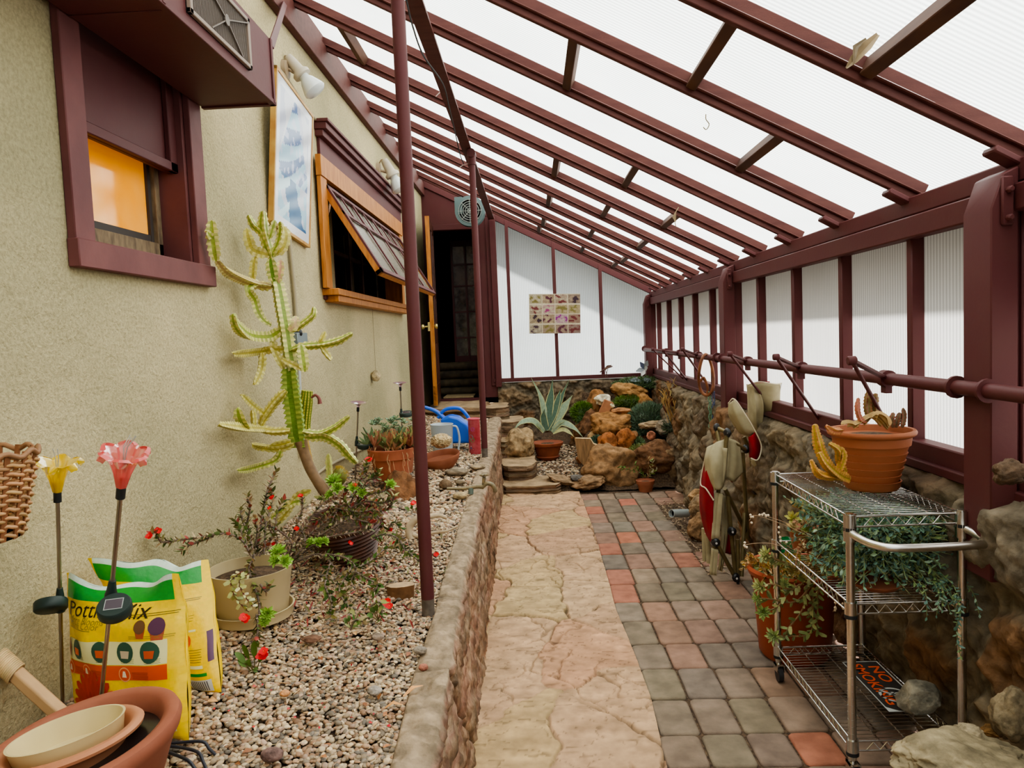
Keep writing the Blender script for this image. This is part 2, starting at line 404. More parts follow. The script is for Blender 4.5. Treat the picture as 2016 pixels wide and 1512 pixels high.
# big posts
M_bolt=M_mar
for (y0,y1,zb) in ((2.20,2.34,.70),(5.20,5.34,.75),(YE-.15,YE-.01,.9),(-.9,-.76,.5)):
    mb=MB();x0,x1=1.345,1.425
    z1=1.93
    # channel post with mitred head
    mb.add([(x0,y0,zb),(x1,y0,zb),(x1,y0,z1),(x1-.0,y0,z1),(x0+.035,y0,z1-.02),(x0,y0,z1-.12),(x0,y1,zb),(x1,y1,zb),(x1,y1,z1),(x1,y1,z1),(x0+.035,y1,z1-.02),(x0,y1,z1-.12)],
      [(0,1,2,4,5),(6,11,10,8,7),(0,6,7,1),(1,7,8,2),(2,8,10,4),(4,10,11,5),(5,11,6,0)],None,False)
    mb.box((x1,y0+.02,zb),(XR+.02,y1-.02,1.9))
    ti+=1;o=obj('trim_%d'%ti,mb,M_mar,kind='structure',bevel=.004)
    mb=MB();mb.box((x0+.025,y0-.012,1.76),(x0+.06,y0,1.90))
    for z in (1.78,1.86): mb.tube([(x0+.0425,y0-.03,z),(x0+.0425,y0,z)],.011,6)
    obj('bracket_plate',mb,M_mar,o,bevel=.004)
# end wall: studs and panes (right of the door wall)
XD=-.44
def eyroof(x): return zr(x)+.07
for px in (1003,1093,1183):
    x=aY(YE,px,600).x
    mb=MB();mb.box((x-.02,YE-.03,SZ-.02),(x+.02,YE+.03,eyroof(x)-.02));ti+=1;obj('trim_%d'%ti,mb,M_mar,kind='structure',bevel=.003)
xs=[XD]+[aY(YE,px,600).x for px in (1003,1093,1183)]+[XR]
for a,b in zip(xs[:-1],xs[1:]):
    mb=MB();mb.quad((a,YE+.035,SZ-.05),(b,YE+.035,SZ-.05),(b,YE+.035,eyroof(b)+.05),(a,YE+.035,eyroof(a)+.05));wn+=1;obj('window_%d'%wn,mb,P_end,kind='structure')
mb=MB();mb.box((XD-.05,YE-.04,SZ-.045),(XR,YE+.05,SZ+.0));ti+=1;obj('trim_%d'%ti,mb,M_mar,kind='structure',bevel=.003)
mb=MB();mb.beam((XL,YE,zr(XL)+.03),(XR,YE,zr(XR)+.03),.05,.1,rafn);mb.box((XD-.02,YE-.06,SZ-.1),(XD+.05,YE+.04,zr(XD)+.02));ti+=1;obj('trim_%d'%ti,mb,M_mar,kind='structure',bevel=.003)
# door wall (boarded, painted maroon)
DX0,DX1,DZ0,DZ1=-1.17,-.66,.76,2.80
mb=MB();mb.box((XL,YE,DZ1),(XD,YE+.08,zr(XD)+.05));mb.add([(XL,YE,zr(XD)+.05),(XD,YE,zr(XD)+.05),(XL,YE,zr(XL)+.05),(XL,YE+.08,zr(XD)+.05),(XD,YE+.08,zr(XD)+.05),(XL,YE+.08,zr(XL)+.05)],[(0,1,2),(3,5,4),(1,4,5,2)],None,False)
mb.box((XL,YE,.3),(DX0,YE+.08,DZ1));mb.box((DX1,YE,.3),(XD,YE+.08,DZ1));mb.box((XL,YE,.3),(XD,YE+.08,DZ0))
obj('wall_end',mb,M_mar,kind='structure')
mb=MB();mb.box((DX1,YE-.03,DZ0),(DX1+.07,YE,DZ1+.07));mb.box((DX0-.05,YE-.03,DZ0),(DX0,YE,DZ1+.07));mb.box((DX0,YE-.03,DZ1),(DX1,YE,DZ1+.07));mb.box((XD-.07,YE-.025,.9),(XD-.0,YE,zr(XD)))
ti+=1;obj('trim_%d'%ti,mb,M_mar,kind='structure',bevel=.004)
# back of the greenhouse behind the viewer, right wall below sill outside, outer ground
mb=MB();mb.quad((XL,Y0,0),(XR,Y0,0),(XR,Y0,zr(XR)+.1),(XL,Y0,zr(XL)+.1));obj('wall_back',mb,P_end,kind='structure')
mb=MB();mb.quad((-30,-30,-.02),(40,-30,-.02),(40,50,-.02),(-30,50,-.02));obj('ground',mb,mat('outer_ground',S2(74,70,60),.9,noise=(1,4)),kind='structure')
mb=MB();xo_=XR+.36;mb.beam(V((XR+.06,0,zr(XR+.06)))+rafn*.055,V((xo_,0,zr(xo_)))+rafn*.055,.01,.012,rafn)
mb=MB();a_=V((XR+.05,Y0,zr(XR+.05)))+rafn*.06;b_=V((xo_,Y0,zr(xo_)))+rafn*.06;L_=V((0,YE+.4-Y0,0));mb.quad(a_,b_,b_+L_,a_+L_)
a_=V((XL,YE+.08,zr(XL)))+rafn*.062;b_=V((XR,YE+.08,zr(XR)))+rafn*.062;L_=V((0,.32,0));mb.quad(a_,b_,b_+L_,a_+L_);obj('eave_shade_sheet',mb,M_mar,kind='structure')  # unseen opaque sheets added under the overhang to shade the upper wall panels
# ---- gravel bed height, retaining wall, floor ----
def gz(x,y): return .505+.09*min(1,max(0,(-x-.4)/.87))+.02*max(0,min(y,6)-2.5)
TO=[(800,1700),(863,1488),(893,1300),(912,1165),(938,1050),(962,950),(980,870),(986,838)]   # outer top edge, z .5
TI=[(700,1720),(772,1490),(812,1330),(846,1230),(893,1110),(918,1030),(940,940),(953,880),(962,838)]
BO=[(925,1620),(935,1512),(952,1350),(965,1200),(978,1080),(990,960),(992,900)]
to=[aZ(.50+.02*max(0,0),*p) for p in TO];tin=[aZ(.52,*p) for p in TI];bo=[aZ(0.,*p) for p in BO]
yy=lambda L_:[p.y for p in L_]; xx=lambda L_:[p.x for p in L_]
def xto(y): return float(np.interp(y,yy(to),xx(to)))
def xti(y): return float(np.interp(y,yy(tin),xx(tin)))
def xbo(y): return float(np.interp(y,yy(bo),xx(bo)))
# retaining wall as a lofted, cracked surface (concrete cap + petrified-wood planks on the face)
nu,nv=900,64
y=np.linspace(.6,8.2,nu);prof=np.linspace(0,1,nv)
Xo=np.array([xto(t) for t in y]);Xi=np.array([xti(t) for t in y]);Xb=np.array([xbo(t) for t in y])
Xi=np.minimum(Xi,Xo-.09)
VV=np.zeros((nv,nu,3));CC=np.zeros((nv,nu,3))
ztop=.515+.02*np.maximum(0,np.minimum(y,6)-2.5)
for k,t in enumerate(prof):
    if t<.62:           # outer face, bottom to top
        s=t/.62;x=Xb*(1-s)+Xo*s;z=ztop*s-.01;
        pw=fbm(y*2.3,np.full(nu,s*1.2+2),3,3);gr=fbm(y*3+pw*2,np.full(nu,s*9.),5,4)      # grain runs along the wall
        gv=fbm(y*30,np.full(nu,s*14.+7),8,4)
        x=x-.035*(gv-.5)-.03*(pw-.5)-.02*(gr-.5)+.012*(s>.93)
        seam=np.abs(((y*.55+.25*s+pw*.15)%1)-.5);x=x-.02*np.exp(-(seam/.012)**2)
        base=np.stack([np.interp(gr,[.2,.45,.6,.8],[S2(118,98,80)[i],S2(172,146,120)[i],S2(158,124,106)[i],S2(196,174,146)[i]]) for i in range(3)],1)
        pk=np.clip((fbm(y*1.4,np.full(nu,s*2.),11,2)-.45)*4,0,1)[:,None];base=base*(1-pk)+base*np.array([1.0,.88,.84])*pk
        base=base*(1-.45*np.exp(-(seam/.015)**2))[:,None]*(.5+.9*gv[:,None])
        CC[k]=base
    elif t<.92:         # cap
        s=(t-.62)/.30;x=Xo*(1-s)+Xi*s;n=fbm(x*14,y*14,2,4)
        z=ztop+.014*math.sin(PI*min(1,max(0,s)))**.3+.034*(n-.5)+.012*(fbm(x*60,y*60,9,2)-.5)
        cr=np.abs(((y/.62+.2*fbm(y*3,x*5,3,2))%1)-.5);z=z-.012*np.exp(-(cr/.012)**2)
        x=x+.012*(n-.5)
        CC[k]=np.array(S2(160,140,116))*(.72+.5*n[:,None])*(1-.3*np.exp(-(cr/.014)**2))[:,None]
        if s<.12: CC[k]*=.9
    else:
        s=(t-.92)/.08;x=Xi-.004*s;z=ztop*(1-s)+(ztop-.2)*s;CC[k]=np.array(S2(140,122,100))
    VV[k,:,0]=x;VV[k,:,1]=y;VV[k,:,2]=z
npobj('wall_retaining',VV.reshape(-1,3),gridf(nu,nv)[:,::-1],CC.reshape(-1,3),M_wall,kind='structure')
# gravel bed base
nu,nv=60,200
U,W=np.meshgrid(np.linspace(-1.28,-.30,nu),np.linspace(.3,8.6,nv))
Z=np.vectorize(gz)(U,W)-.012+.01*(fbm(U*9,W*9,1,3)-.5)
U2=np.minimum(U,np.vectorize(xti)(W)+.02)
cc=np.array(S2(160,140,114))*(.6+.8*fbm(U*60,W*60,4,2))[...,None]
npobj('floor_gravel_base',np.stack([U2,W,Z],-1).reshape(-1,3),gridf(nu,nv),cc.reshape(-1,3),M_soil,kind='structure')
# floor: dirt + pavers
mb=MB();mb.quad((-.5,Y0,-.012),(1.8,Y0,-.012),(1.8,YE+.1,-.012),(-.5,YE+.1,-.012));obj('floor',mb,M_soil,kind='structure')
PC=[S2(150,118,100),S2(140,122,106),S2(128,116,104),S2(152,118,98),S2(132,118,100),S2(148,126,108),S2(174,112,90)]
PL=[(1308,1512),(1278,1376),(1256,1316),(1236,1266),(1210,1205),(1196,1146),(1180,1090),(1165,1040),(1138,967)]
pl=[aZ(0,*p) for p in PL]
def xpl(y): return float(np.interp(y,[p.y for p in pl],[p.x for p in pl]))
rows=[aZ(0,1300,py).y for py in (1512,1446,1376,1316,1267,1221,1183,1147,1117,1088,1066,1044,1024,1006,992,979,967)]
d0=rows[1]-rows[0];pre=[rows[0]-d0*k for k in range(16,0,-1)];rows=pre+rows
rnd=random.Random(3);mb=MB()
COLS=[[6,4],[0,1],[2,1],[2,6,3],[0,0],[6,2],[1,0,1],[2,2],[0,3]]
for r in range(len(rows)-1):
    y0,y1=rows[r],rows[r+1];x0=xpl((y0+y1)/2)+.004;c=0
    while x0<1.75:
        w=.158+rnd.uniform(-.006,.006)
        g=.004;a,b,cx,d=x0+g,x0+w-g,y0+g,y1-g
        if y0<4.7 or x0<1.02 or (y0>6.2): 
            red=rnd.random()<(.22 if c<1 else .05)
            col=PC[6] if red else rnd.choice(PC[:6])
            col=mixc(col,PC[2],rnd.random()*.3)
            h=rnd.uniform(-.003,.003);tx=rnd.uniform(-.003,.003)
            # rounded-corner paver with chamfer
            def ring(ins,z,rad):
                o=[];xa_,xb_,ya_,yb_=a+ins,b-ins,cx+ins,d-ins
                for (qx,qy,s0) in ((xb_-rad,yb_-rad,0),(xa_+rad,yb_-rad,1),(xa_+rad,ya_+rad,2),(xb_-rad,ya_+rad,3)):
                    for k in range(4):
                        an=(s0+k/3)*PI/2;o.append((qx+rad*math.cos(an),qy+rad*math.sin(an),z+tx*(qx-a)/w))
                return o
            vs=ring(0,-.012,.02)+ring(0,h-.008,.02)+ring(.004,h-.002,.02)+ring(.012,h,.018);n=16;fs=[]
            for k in range(3):
                for j in range(n): fs.append((k*n+j,k*n+(j+1)%n,(k+1)*n+(j+1)%n,(k+1)*n+j))
            fs.append(tuple(3*n+j for j in range(n)));mb.add(vs,fs,jit(col,.1,rnd))
        x0+=w;c+=1
M_pav=mat('tumbled_paver',None,.9,noise=(11,6),vary=.26,bump=(160,.5,.003),spec=.15)
obj('floor_paving',mb,M_pav,kind='structure')
# flagstone path
nu,nv=170,900
ty=np.linspace(Y0,7.2,nv);L0=np.array([xbo(t)-.03 if t>.6 else xbo(.6)-.03 for t in ty]);L1=np.array([xpl(t)+.008 for t in ty])
s=np.linspace(0,1,nu)[None,:];X=L0[:,None]*(1-s)+L1[:,None]*s;Yg=np.repeat(ty[:,None],nu,1)
wx=X+.14*(fbm(X*5,Yg*5,3,3)-.5)+.02*(fbm(X*25,Yg*25,5,2)-.5);wy=Yg+.2*(fbm(X*4,Yg*4,13,3)-.5)+.02*(fbm(X*22,Yg*22,7,2)-.5)
f1,f2,idn=voro(wx,wy,.38,.55,21,.95);e=f2-f1
g1,g2,gid=voro(wx*1.0+.3,wy*1.0,.19,.24,33,.95);crack=np.maximum(np.exp(-(e/.026)**2)*np.clip((fbm(X*2.2,Yg*2.2,31,2)-.36)*6,.2,1),.75*np.exp(-((g2-g1)/.03)**2)*np.clip((fbm(X*3.,Yg*3.,37,2)-.52)*8,0,1))
e2=np.abs(fbm(X*3.1,Yg*5,41,4)-.5);lay=fbm(X*2.5+idn*9,Yg*6+idn*5,51,4)
terr=np.floor(lay*7)/7
n2=fbm(X*40,Yg*40,61,3)
Z=.012*terr+.006*(n2-.5)+.012*(idn-.5)-.016*crack+.004
c0=np.array(S2(206,174,138));c1=np.array(S2(204,156,122));c2=np.array(S2(198,176,126));c3=np.array(S2(184,150,120))
h=idn[...,None];lw=fbm(X*1.7,Yg*1.7,71,3)[...,None]
col=np.where(h<.3,c0,np.where(h<.55,c1,np.where(h<.78,c2,c3)));col=col*.55+(c0*(1-lw)+c1*lw)*.45
edge=np.exp(-((lay*7-np.floor(lay*7))/.07)**2)[...,None]
n3=fbm(X*11,Yg*26,91,4)[...,None];col=col*(.72+.30*n2[...,None])*(.72+.5*n3)*(1-.42*edge)*(1-.6*crack[...,None])
npobj('floor_flagstone',np.stack([X,Yg,Z],-1).reshape(-1,3),gridf(nu,nv),col.reshape(-1,3),mat('flagstone',None,.88,noise=(9,6),vary=.16,bump=(70,.5,.004),spec=.15),kind='structure')
# ---- stone walls ----
STC=[S2(140,104,74),S2(140,118,92),S2(150,132,106),S2(126,108,88),S2(146,112,82),S2(138,126,108)]
def stonewall(name,fn,un,vn,lu,lv,nu,nv,sx,sy,seed,relief,mort=S2(142,126,104),rev=False,dark=1.0):
    U,W=np.meshgrid(np.linspace(0,lu,nu),np.linspace(0,lv,nv))
    wu=U+.10*(fbm(U*5,W*5,seed+1,3)-.5);ww=W+.10*(fbm(U*5,W*5,seed+2,3)-.5)
    f1,f2,idn=voro(wu,ww,sx,sy,seed,.85);e=np.clip((f2-f1)/.26-.45,0,1);e=e*e*(3-2*e)
    n1=fbm(U*9,W*9,seed+3,4);n2=fbm(U*34,W*34,seed+4,3)
    disp=relief*e*(.5+.9*idn)+.09*(n1-.5)+.035*(n2-.5)
    P,Nn=fn(U,W);Pt=P+Nn*disp[...,None]
    pal=np.array(STC);ci=(idn*6).astype(int)%6;c=pal[ci]*(.75+.5*n1[...,None])
    c=c*e[...,None]+np.array(mort)*(.75+.4*n2[...,None])*(1-e[...,None])
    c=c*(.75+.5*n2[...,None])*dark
    f=gridf(nu,nv);f=f[:,::-1] if rev else f
    return npobj(name,Pt.reshape(-1,3),f,c.reshape(-1,3),M_wall,kind='structure')
def xsb(y): return np.interp(y,[0,1.8,3.4,4.3,5.2,6.3,7.0,9],[1.38,1.40,1.42,1.34,1.22,1.27,1.36,1.40])
def fR(U,W):
    y=U+Y0;t=W/1.15;xb=xsb(y);s=np.clip(W/.93,0,1)
    x=xb+(1.40-xb)*s**1.5*.8;z=W.copy()
    over=np.clip((W-.90)/.20,0,1);x=np.where(W>.90,x+over*(1.53-x),x);z=np.where(W>.90,.90+.05*np.clip(over*2,0,1),z)
    P=np.stack([x,y,z],-1);N=np.zeros_like(P);N[...,0]=-np.where(W>.93,.35,1.);N[...,2]=np.where(W>.93,.3,.15);return P,N
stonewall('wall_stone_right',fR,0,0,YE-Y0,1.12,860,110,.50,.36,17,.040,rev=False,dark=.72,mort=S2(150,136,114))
def fE(U,W):
    P=np.stack([-.44+U,np.full_like(U,YE-.05)-.03*np.clip(W/.9,0,1)*0,W],-1);ov=np.clip((W-.90)/.1,0,1);P[...,1]+=ov*.1;P[...,2]=np.minimum(W,.93);N=np.zeros_like(P);N[...,1]=-1;return P,N
stonewall('wall_stone_end',fE,0,0,1.85,1.0,200,110,.40,.30,29,.04,mort=S2(120,108,90),dark=.8)
# ---- light ----
w=bpy.data.worlds.new('w');bpy.context.scene.world=w;w.use_nodes=True
bg=w.node_tree.nodes['Background'];bg.inputs[1].default_value=WS
_N=w.node_tree.nodes;_tc=_N.new('ShaderNodeTexCoord');_sp=_N.new('ShaderNodeSeparateXYZ');_rp=_N.new('ShaderNodeValToRGB')
_e=_rp.color_ramp.elements;_e[0].position=0;_e[0].color=(.16,.14,.11,1);_e[1].position=.80;_e[1].color=(.96,.99,1.,1);_q=_e.new(.30);_q.color=(.20,.185,.16,1)
w.node_tree.links.new(_tc.outputs['Generated'],_sp.inputs[0]);w.node_tree.links.new(_sp.outputs[2],_rp.inputs[0]);w.node_tree.links.new(_rp.outputs[0],bg.inputs[0])
sl=bpy.data.lights.new('sun','SUN');sl.energy=SUN;sl.angle=.05;sl.color=(1,.96,.88)
so=bpy.data.objects.new('sun',sl);C.objects.link(so)
sd=V((-1.25,-.95,-1.)).normalized();so.rotation_euler=sd.to_track_quat('-Z','Y').to_euler()
vs=bpy.context.scene.view_settings;vs.view_transform='AgX';vs.look=LOOK;vs.exposure=EXPO
bpy.context.scene.cycles.use_denoising=True;bpy.context.scene.cycles.adaptive_threshold=.03
bpy.context.scene.cycles.max_bounces=7;bpy.context.scene.cycles.diffuse_bounces=5;bpy.context.scene.cycles.transmission_bounces=6
bpy.context.scene.cycles.sample_clamp_indirect=8
# ================= LEFT WALL FIXTURES =================
# ---- window 1 : amber pane ----
y0,y1,z0,z1=W1
w1=thing('window_1','small window with an amber glass pane in a wide maroon surround','window',(XL,2.4,z0),kind='structure')
mb=MB()
def tb(mb,y0,y1,z0,z1,x0=XL-.0,x1=XL+.025,col=None): mb.box((x0,y0,z0),(x1,y1,z1),col)
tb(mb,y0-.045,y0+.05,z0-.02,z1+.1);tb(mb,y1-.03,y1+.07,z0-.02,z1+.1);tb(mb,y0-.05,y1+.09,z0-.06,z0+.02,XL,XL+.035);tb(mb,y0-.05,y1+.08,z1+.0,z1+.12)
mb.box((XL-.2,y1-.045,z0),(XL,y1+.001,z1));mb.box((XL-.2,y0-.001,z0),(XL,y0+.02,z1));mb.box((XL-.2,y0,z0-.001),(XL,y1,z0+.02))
M_lit=mat('lit_maroon',S2(118,72,70),.6,noise=(5,4),col2=S2(100,58,58),bump=(60,.15,.002),spec=.3);obj('window_frame',mb,M_lit,w1,bevel=.003)  # lighter copy of the maroon paint; light on this trim is put into its colour
mb=MB();xp=XL-.045
mb.box((xp-.02,y0,2.155),(xp,y1-.04,z1));
for b in((y0,y1-.04,2.155,2.19),(y1-.095,y1-.04,2.155,z1),(y0,y0+.06,2.155,z1)): tb(mb,*b,xp,xp+.02)
obj('shutter_panel',mb,M_mar,w1,bevel=.003)
M_oldw=mat('weathered_wood',S2(140,120,92),.8,noise=(14,5),col2=S2(92,76,60),stretch=(3,3,1),bump=(60,.3,.002))
mb=MB();xs_=XL-.13;ge=aX(xs_,289,430).y;gb=aX(xs_,240,466).z
for b in((y0,y1-.045,z0+.02,gb-.0),(ge+.02,y1-.045,z0+.02,2.3),(y0,y1-.045,2.24,2.3)): tb(mb,*b,xs_-.02,xs_+.03)
obj('sash',mb,M_oldw,w1,bevel=.003)
mb=MB();mb.box((xs_+.001,ge,gb),(xs_+.012,ge+.02,2.24));mb.box((xs_+.002,y0,gb),(xs_+.01,ge,gb+.028));obj('putty_edge',mb,mat('dark_putty',S2(70,62,58),.7),w1)
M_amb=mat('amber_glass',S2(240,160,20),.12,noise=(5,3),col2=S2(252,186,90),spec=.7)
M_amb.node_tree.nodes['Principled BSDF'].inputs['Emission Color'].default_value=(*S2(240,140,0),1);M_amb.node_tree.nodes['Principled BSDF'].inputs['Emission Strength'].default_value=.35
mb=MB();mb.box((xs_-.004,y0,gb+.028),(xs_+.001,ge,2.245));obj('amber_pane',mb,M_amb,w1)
# ---- cooler housing above it ----
ac=thing('cooler_housing','maroon sheet metal cooler housing mounted above the amber window','cooler',(XL,2.2,2.43))
bx1=-.955;ye=2.885;ya=.9;zb,zt=2.43,2.67
mb=MB();mb.box((XL+.03,ya,zb),(bx1,ye,zt));
for y in (ye-.012,2.02):mb.box((bx1,y-.02,zb-.002),(bx1+.006,y,zt))
mb.box((bx1-.02,ya,zb-.006),(bx1+.004,ye,zb+.012));mb.box((XL+.03,ye-.02,zb-.006),(bx1,ye+.004,zb+.02))
mb.box((XL+.03,2.05,zb-.003),(bx1,2.058,zb+.001))
obj('casing',mb,M_mar,ac,bevel=.003)
M_taupe=mat('taupe_metal',S2(140,122,108),.5)
g0,g1,h0,h1=2.15,2.62,2.465,2.64
mb=MB()
for a,b,c,d in((g0,g1,h0,h0+.015),(g0,g1,h1-.015,h1),(g0,g0+.02,h0,h1),(g1-.02,g1,h0,h1)):mb.box((bx1,a,c),(bx1+.014,b,d))
gr=obj('grille_frame',mb,M_taupe,ac,bevel=.002)
mb=MB();mb.box((bx1-.0,g0,h0),(bx1+.003,g1,h1));obj('dark_opening',mb,M_dark,gr)
mb=MB()
for k in range(46): mb.box((bx1+.005,g0+.02+k*.0094,h0+.015),(bx1+.008,g0+.0225+k*.0094,h1-.015))
cx,cz=(g0+g1)/2+.03,(h0+h1)/2
for dy,dz in((.2,.09),(-.2,.09),(.12,-.09),(-.12,-.09)): mb.beam((bx1+.012,cx,cz),(bx1+.012,cx+dy,cz+dz*.8),.004,.006,(1,0,0))
mb.tube([(bx1+.011,cx,cz),(bx1+.016,cx,cz)],.018,10)
obj('grille_bars',mb,mat('grille_wire',S2(110,98,88),.5),gr)
st=MB();p=V((bx1,ye-.01,zt-.02));st.beam(p,roofpt(563,0,.0),.006,.03,(0,1,0));obj('hanger_strap',st,M_mar,ac)
# ---- framed picture ----
pc=[aY(3.6,543,128),aY(4.2,616,228),aY(4.2,609,488),aY(3.6,536,440)]
pic=thing('framed_picture','framed abstract print in blue and white waves hung beside the cooler housing','picture',(pc[3]+pc[2])/2)
nrm=(pc[1]-pc[0]).cross(pc[3]-pc[0]).normalized();nrm=nrm if nrm.x>0 else -nrm
def pq(u,v,o=0): return (pc[0]*(1-u)+pc[1]*u)*(1-v)+(pc[3]*(1-u)+pc[2]*u)*v+nrm*o
mb=MB();e=.025
for a,b,c,d in((0,e,0,1),(1-e,1,0,1),(0,1,0,e*.8),(0,1,1-e*.8,1)):
    vs=[pq(u,v,o) for o in(-.022,.006) for u,v in((a,c),(b,c),(b,d),(a,d))]
    mb.add(vs,[(0,1,2,3),(7,6,5,4),(0,4,5,1),(1,5,6,2),(2,6,7,3),(3,7,4,0)],None,False)
obj('picture_frame',mb,mat('gilt_wood',S2(200,160,90),.4,noise=(10,3),col2=S2(170,120,60)),pic)
mb=MB();nu_,nv_=60,90
def art(u,v):
    base=S2(190,196,210)
    if u<.10 or u>.9 or v<.06 or v>.93: return S2(220,220,224)
    w=v+.45*u+.06*math.sin(u*5+v*4);k=(w*5.5)%1
    inside=abs(u-.5)<.40*min(1,(v-.02)*2.)
    if v>.62:
        d=abs((u-.35)-(v-.62)*.9)
        n=mnoise.noise(V((u*6,v*9,2)))
        c=S2(40,104,150) if d<.2+.1*n else (S2(150,190,210) if n>-.1 else base)
        if k<.35 and u<.4: c=S2(190,220,228)
        return c
    if not inside: return S2(180,184,202) if mnoise.noise(V((u*4,v*4,0)))>0 else S2(204,206,214)
    c=S2(160,196,216) if k<.5 else S2(82,112,158)
    if mnoise.noise(V((u*16,v*16,5)))>.15: c=mixc(c,S2(200,204,226),.6)
    return c
vs=[pq(.02+.96*i/nu_,.02+.96*j/nv_,.001) for j in range(nv_+1) for i in range(nu_+1)];fs=[];cl=[]
for j in range(nv_):
    for i in range(nu_):
        a=j*(nu_+1)+i;fs.append((a,a+1,a+nu_+2,a+nu_+1));cl.append(art((i+.5)/nu_,(j+.5)/nv_))
mb.add(vs,fs,cl);obj('print',mb,mat('glazed_print',None,.12,spec=.6),pic)
# ---- window 2 : awning sash ----
y0,y1,z0,z1=W2
w2=thing('window_2','wide honey wood awning window propped open','window',(XL,6,z0),kind='structure')
Tl=aX(XL,619,250);yl=4.55;yr=7.35;zt_=2.86
fy0=aX(XL+.03,632,440).y;mb=MB();tb(mb,yl,fy0+.06,z0-.06,z1-.021,XL+.001,XL+.018);tb(mb,y1-.02,y1+.06,z0-.02,z1-.021,XL,XL+.018);tb(mb,yl,yr,z1-.02,zt_-.1,XL,XL+.02)
mb.box((XL,yl-.03,zt_-.10),(XL+.05,yr+.03,zt_-.06));mb.box((XL,yl-.04,zt_-.06),(XL+.075,yr+.04,zt_-.02));mb.box((XL,yl-.05,zt_-.02),(XL+.09,yr+.05,zt_))
mb.box((XL-.2,y0-.001,z0),(XL,y0+.015,z1));mb.box((XL-.2,y1-.015,z0),(XL,y1,z1));mb.box((XL-.2,y0,z1-.015),(XL,y1,z1+.001))
obj('window_surround',mb,M_mar,w2,bevel=.003)
fy0=aX(XL+.03,632,440).y;fz1=aX(XL+.03,625,305).z;fz0=aX(XL+.03,655,570).z
mb=MB()
tb(mb,fy0,fy0+.13,fz0,fz1-.12,XL+.018,XL+.045);tb(mb,y1-.09,y1+.04,fz0,fz1-.12,XL+.018,XL+.045);obj('window_head',MB().box((XL+.0185,fy0-.006,fz1-.12),(XL+.052,y1+.045,fz1+.003)),M_wood,w2)
mb.box((XL-.12,fy0+.1,fz0),(XL+.03,fy0+.13,fz1));mb.box((XL-.12,y1-.09,fz0),(XL+.03,y1-.06,fz1))
obj('window_frame',mb,M_wood,w2,bevel=.003)
mb=MB();mb.box((XL-.12,fy0+.05,z0-.035),(XL+.10,y1+.12,z0+.005));mb.box((XL,fy0+.1,z0-.075),(XL+.085,y1+.1,z0-.035));obj('window_sill',mb,M_wood,w2,bevel=.003)
# interior mullions/jambs seen through the opening
mb=MB()
for y,w_ in((5.35,.05),(5.75,.04),(6.3,.035),(6.75,.05)): mb.box((XL-.3,y,z0),(XL-.26,y+w_,z1))
mb.box((XL-.3,y0,z0+.38),(XL-.27,y1,z0+.41));obj('inner_mullions',mb,mat('brown_varnish',S2(104,62,36),.4,noise=(9,4)),w2,bevel=.003)
mb=MB();mb.box((XL-.36,5.0,z0),(XL-.33,5.34,z0+.6));mb.box((XL-.36,6.4,z0),(XL-.33,6.7,z0+.6));obj('curtain_panel',mb,mat('ochre_board',S2(92,76,46),.8),w2)
hy0,hy1=fy0+.12,y1-.08;hz=aX(XL+.03,651,372).z
Bl=aY(hy0,752,536);Br=V((Bl.x,hy1,Bl.z));Hl=V((XL+.03,hy0,hz));Hr=V((XL+.03,hy1,hz))
n_=(Br-Bl).cross(Hl-Bl).normalized();n_=n_ if n_.x>0 else -n_
def sq(u,v,o=0): return (Hl*(1-u)+Hr*u)*(1-v)+(Bl*(1-u)+Br*u)*v+n_*o
def bar(mb,u0,u1,v0,v1,o0,o1):
    vs=[sq(u,v,o) for o in(o0,o1) for u,v in((u0,v0),(u1,v0),(u1,v1),(u0,v1))]
    mb.add(vs,[(3,2,1,0),(4,5,6,7),(0,1,5,4),(1,2,6,5),(2,3,7,6),(3,0,4,7)],None,False)
mb=MB();bar(mb,0,.02,0,1,-.035,0);bar(mb,.98,1,0,1,-.035,0);bar(mb,0,1,.955,1,-.035,0);bar(mb,0,1,0,.03,-.035,0)
sash=obj('awning_sash',mb,M_wood,w2,bevel=.002)
mb=MB();bar(mb,0,.022,0,1,0,.012);bar(mb,.978,1,0,1,0,.012);bar(mb,0,1,.95,1,0,.012);bar(mb,0,1,0,.05,0,.012)
for u in(.25,.5,.75): bar(mb,u-.008,u+.008,0,1,0,.010)
bar(mb,0,1,.30,.34,0,.009)
for u in(.125,.375,.625,.875): bar(mb,u-.005,u+.005,0,.34,0,.008)
obj('painted_muntins',mb,M_mar,sash)
mb=MB();bar(mb,.02,.98,.03,.96,-.012,-.009);obj('sash_glass',mb,mat('dusty_glass',S2(150,142,126),.25,noise=(3,3),col2=S2(120,112,98),spec=.6,Alpha=.9),sash)
mb=MB();mb.beam(sq(.01,.15,-.02),V((XL-.02,hy0-.005,hz-.42)),.012,.006,(0,1,0));mb.beam(sq(.55,.7,-.02),V((XL-.02,5.9,z0+.35)),.008,.005,(0,1,0));mb.beam(V((XL,6.1,z0)),V((XL,6.1,z0+.5)),.008,.008,(0,1,0))
obj('stay_arm',mb,M_steel,w2)
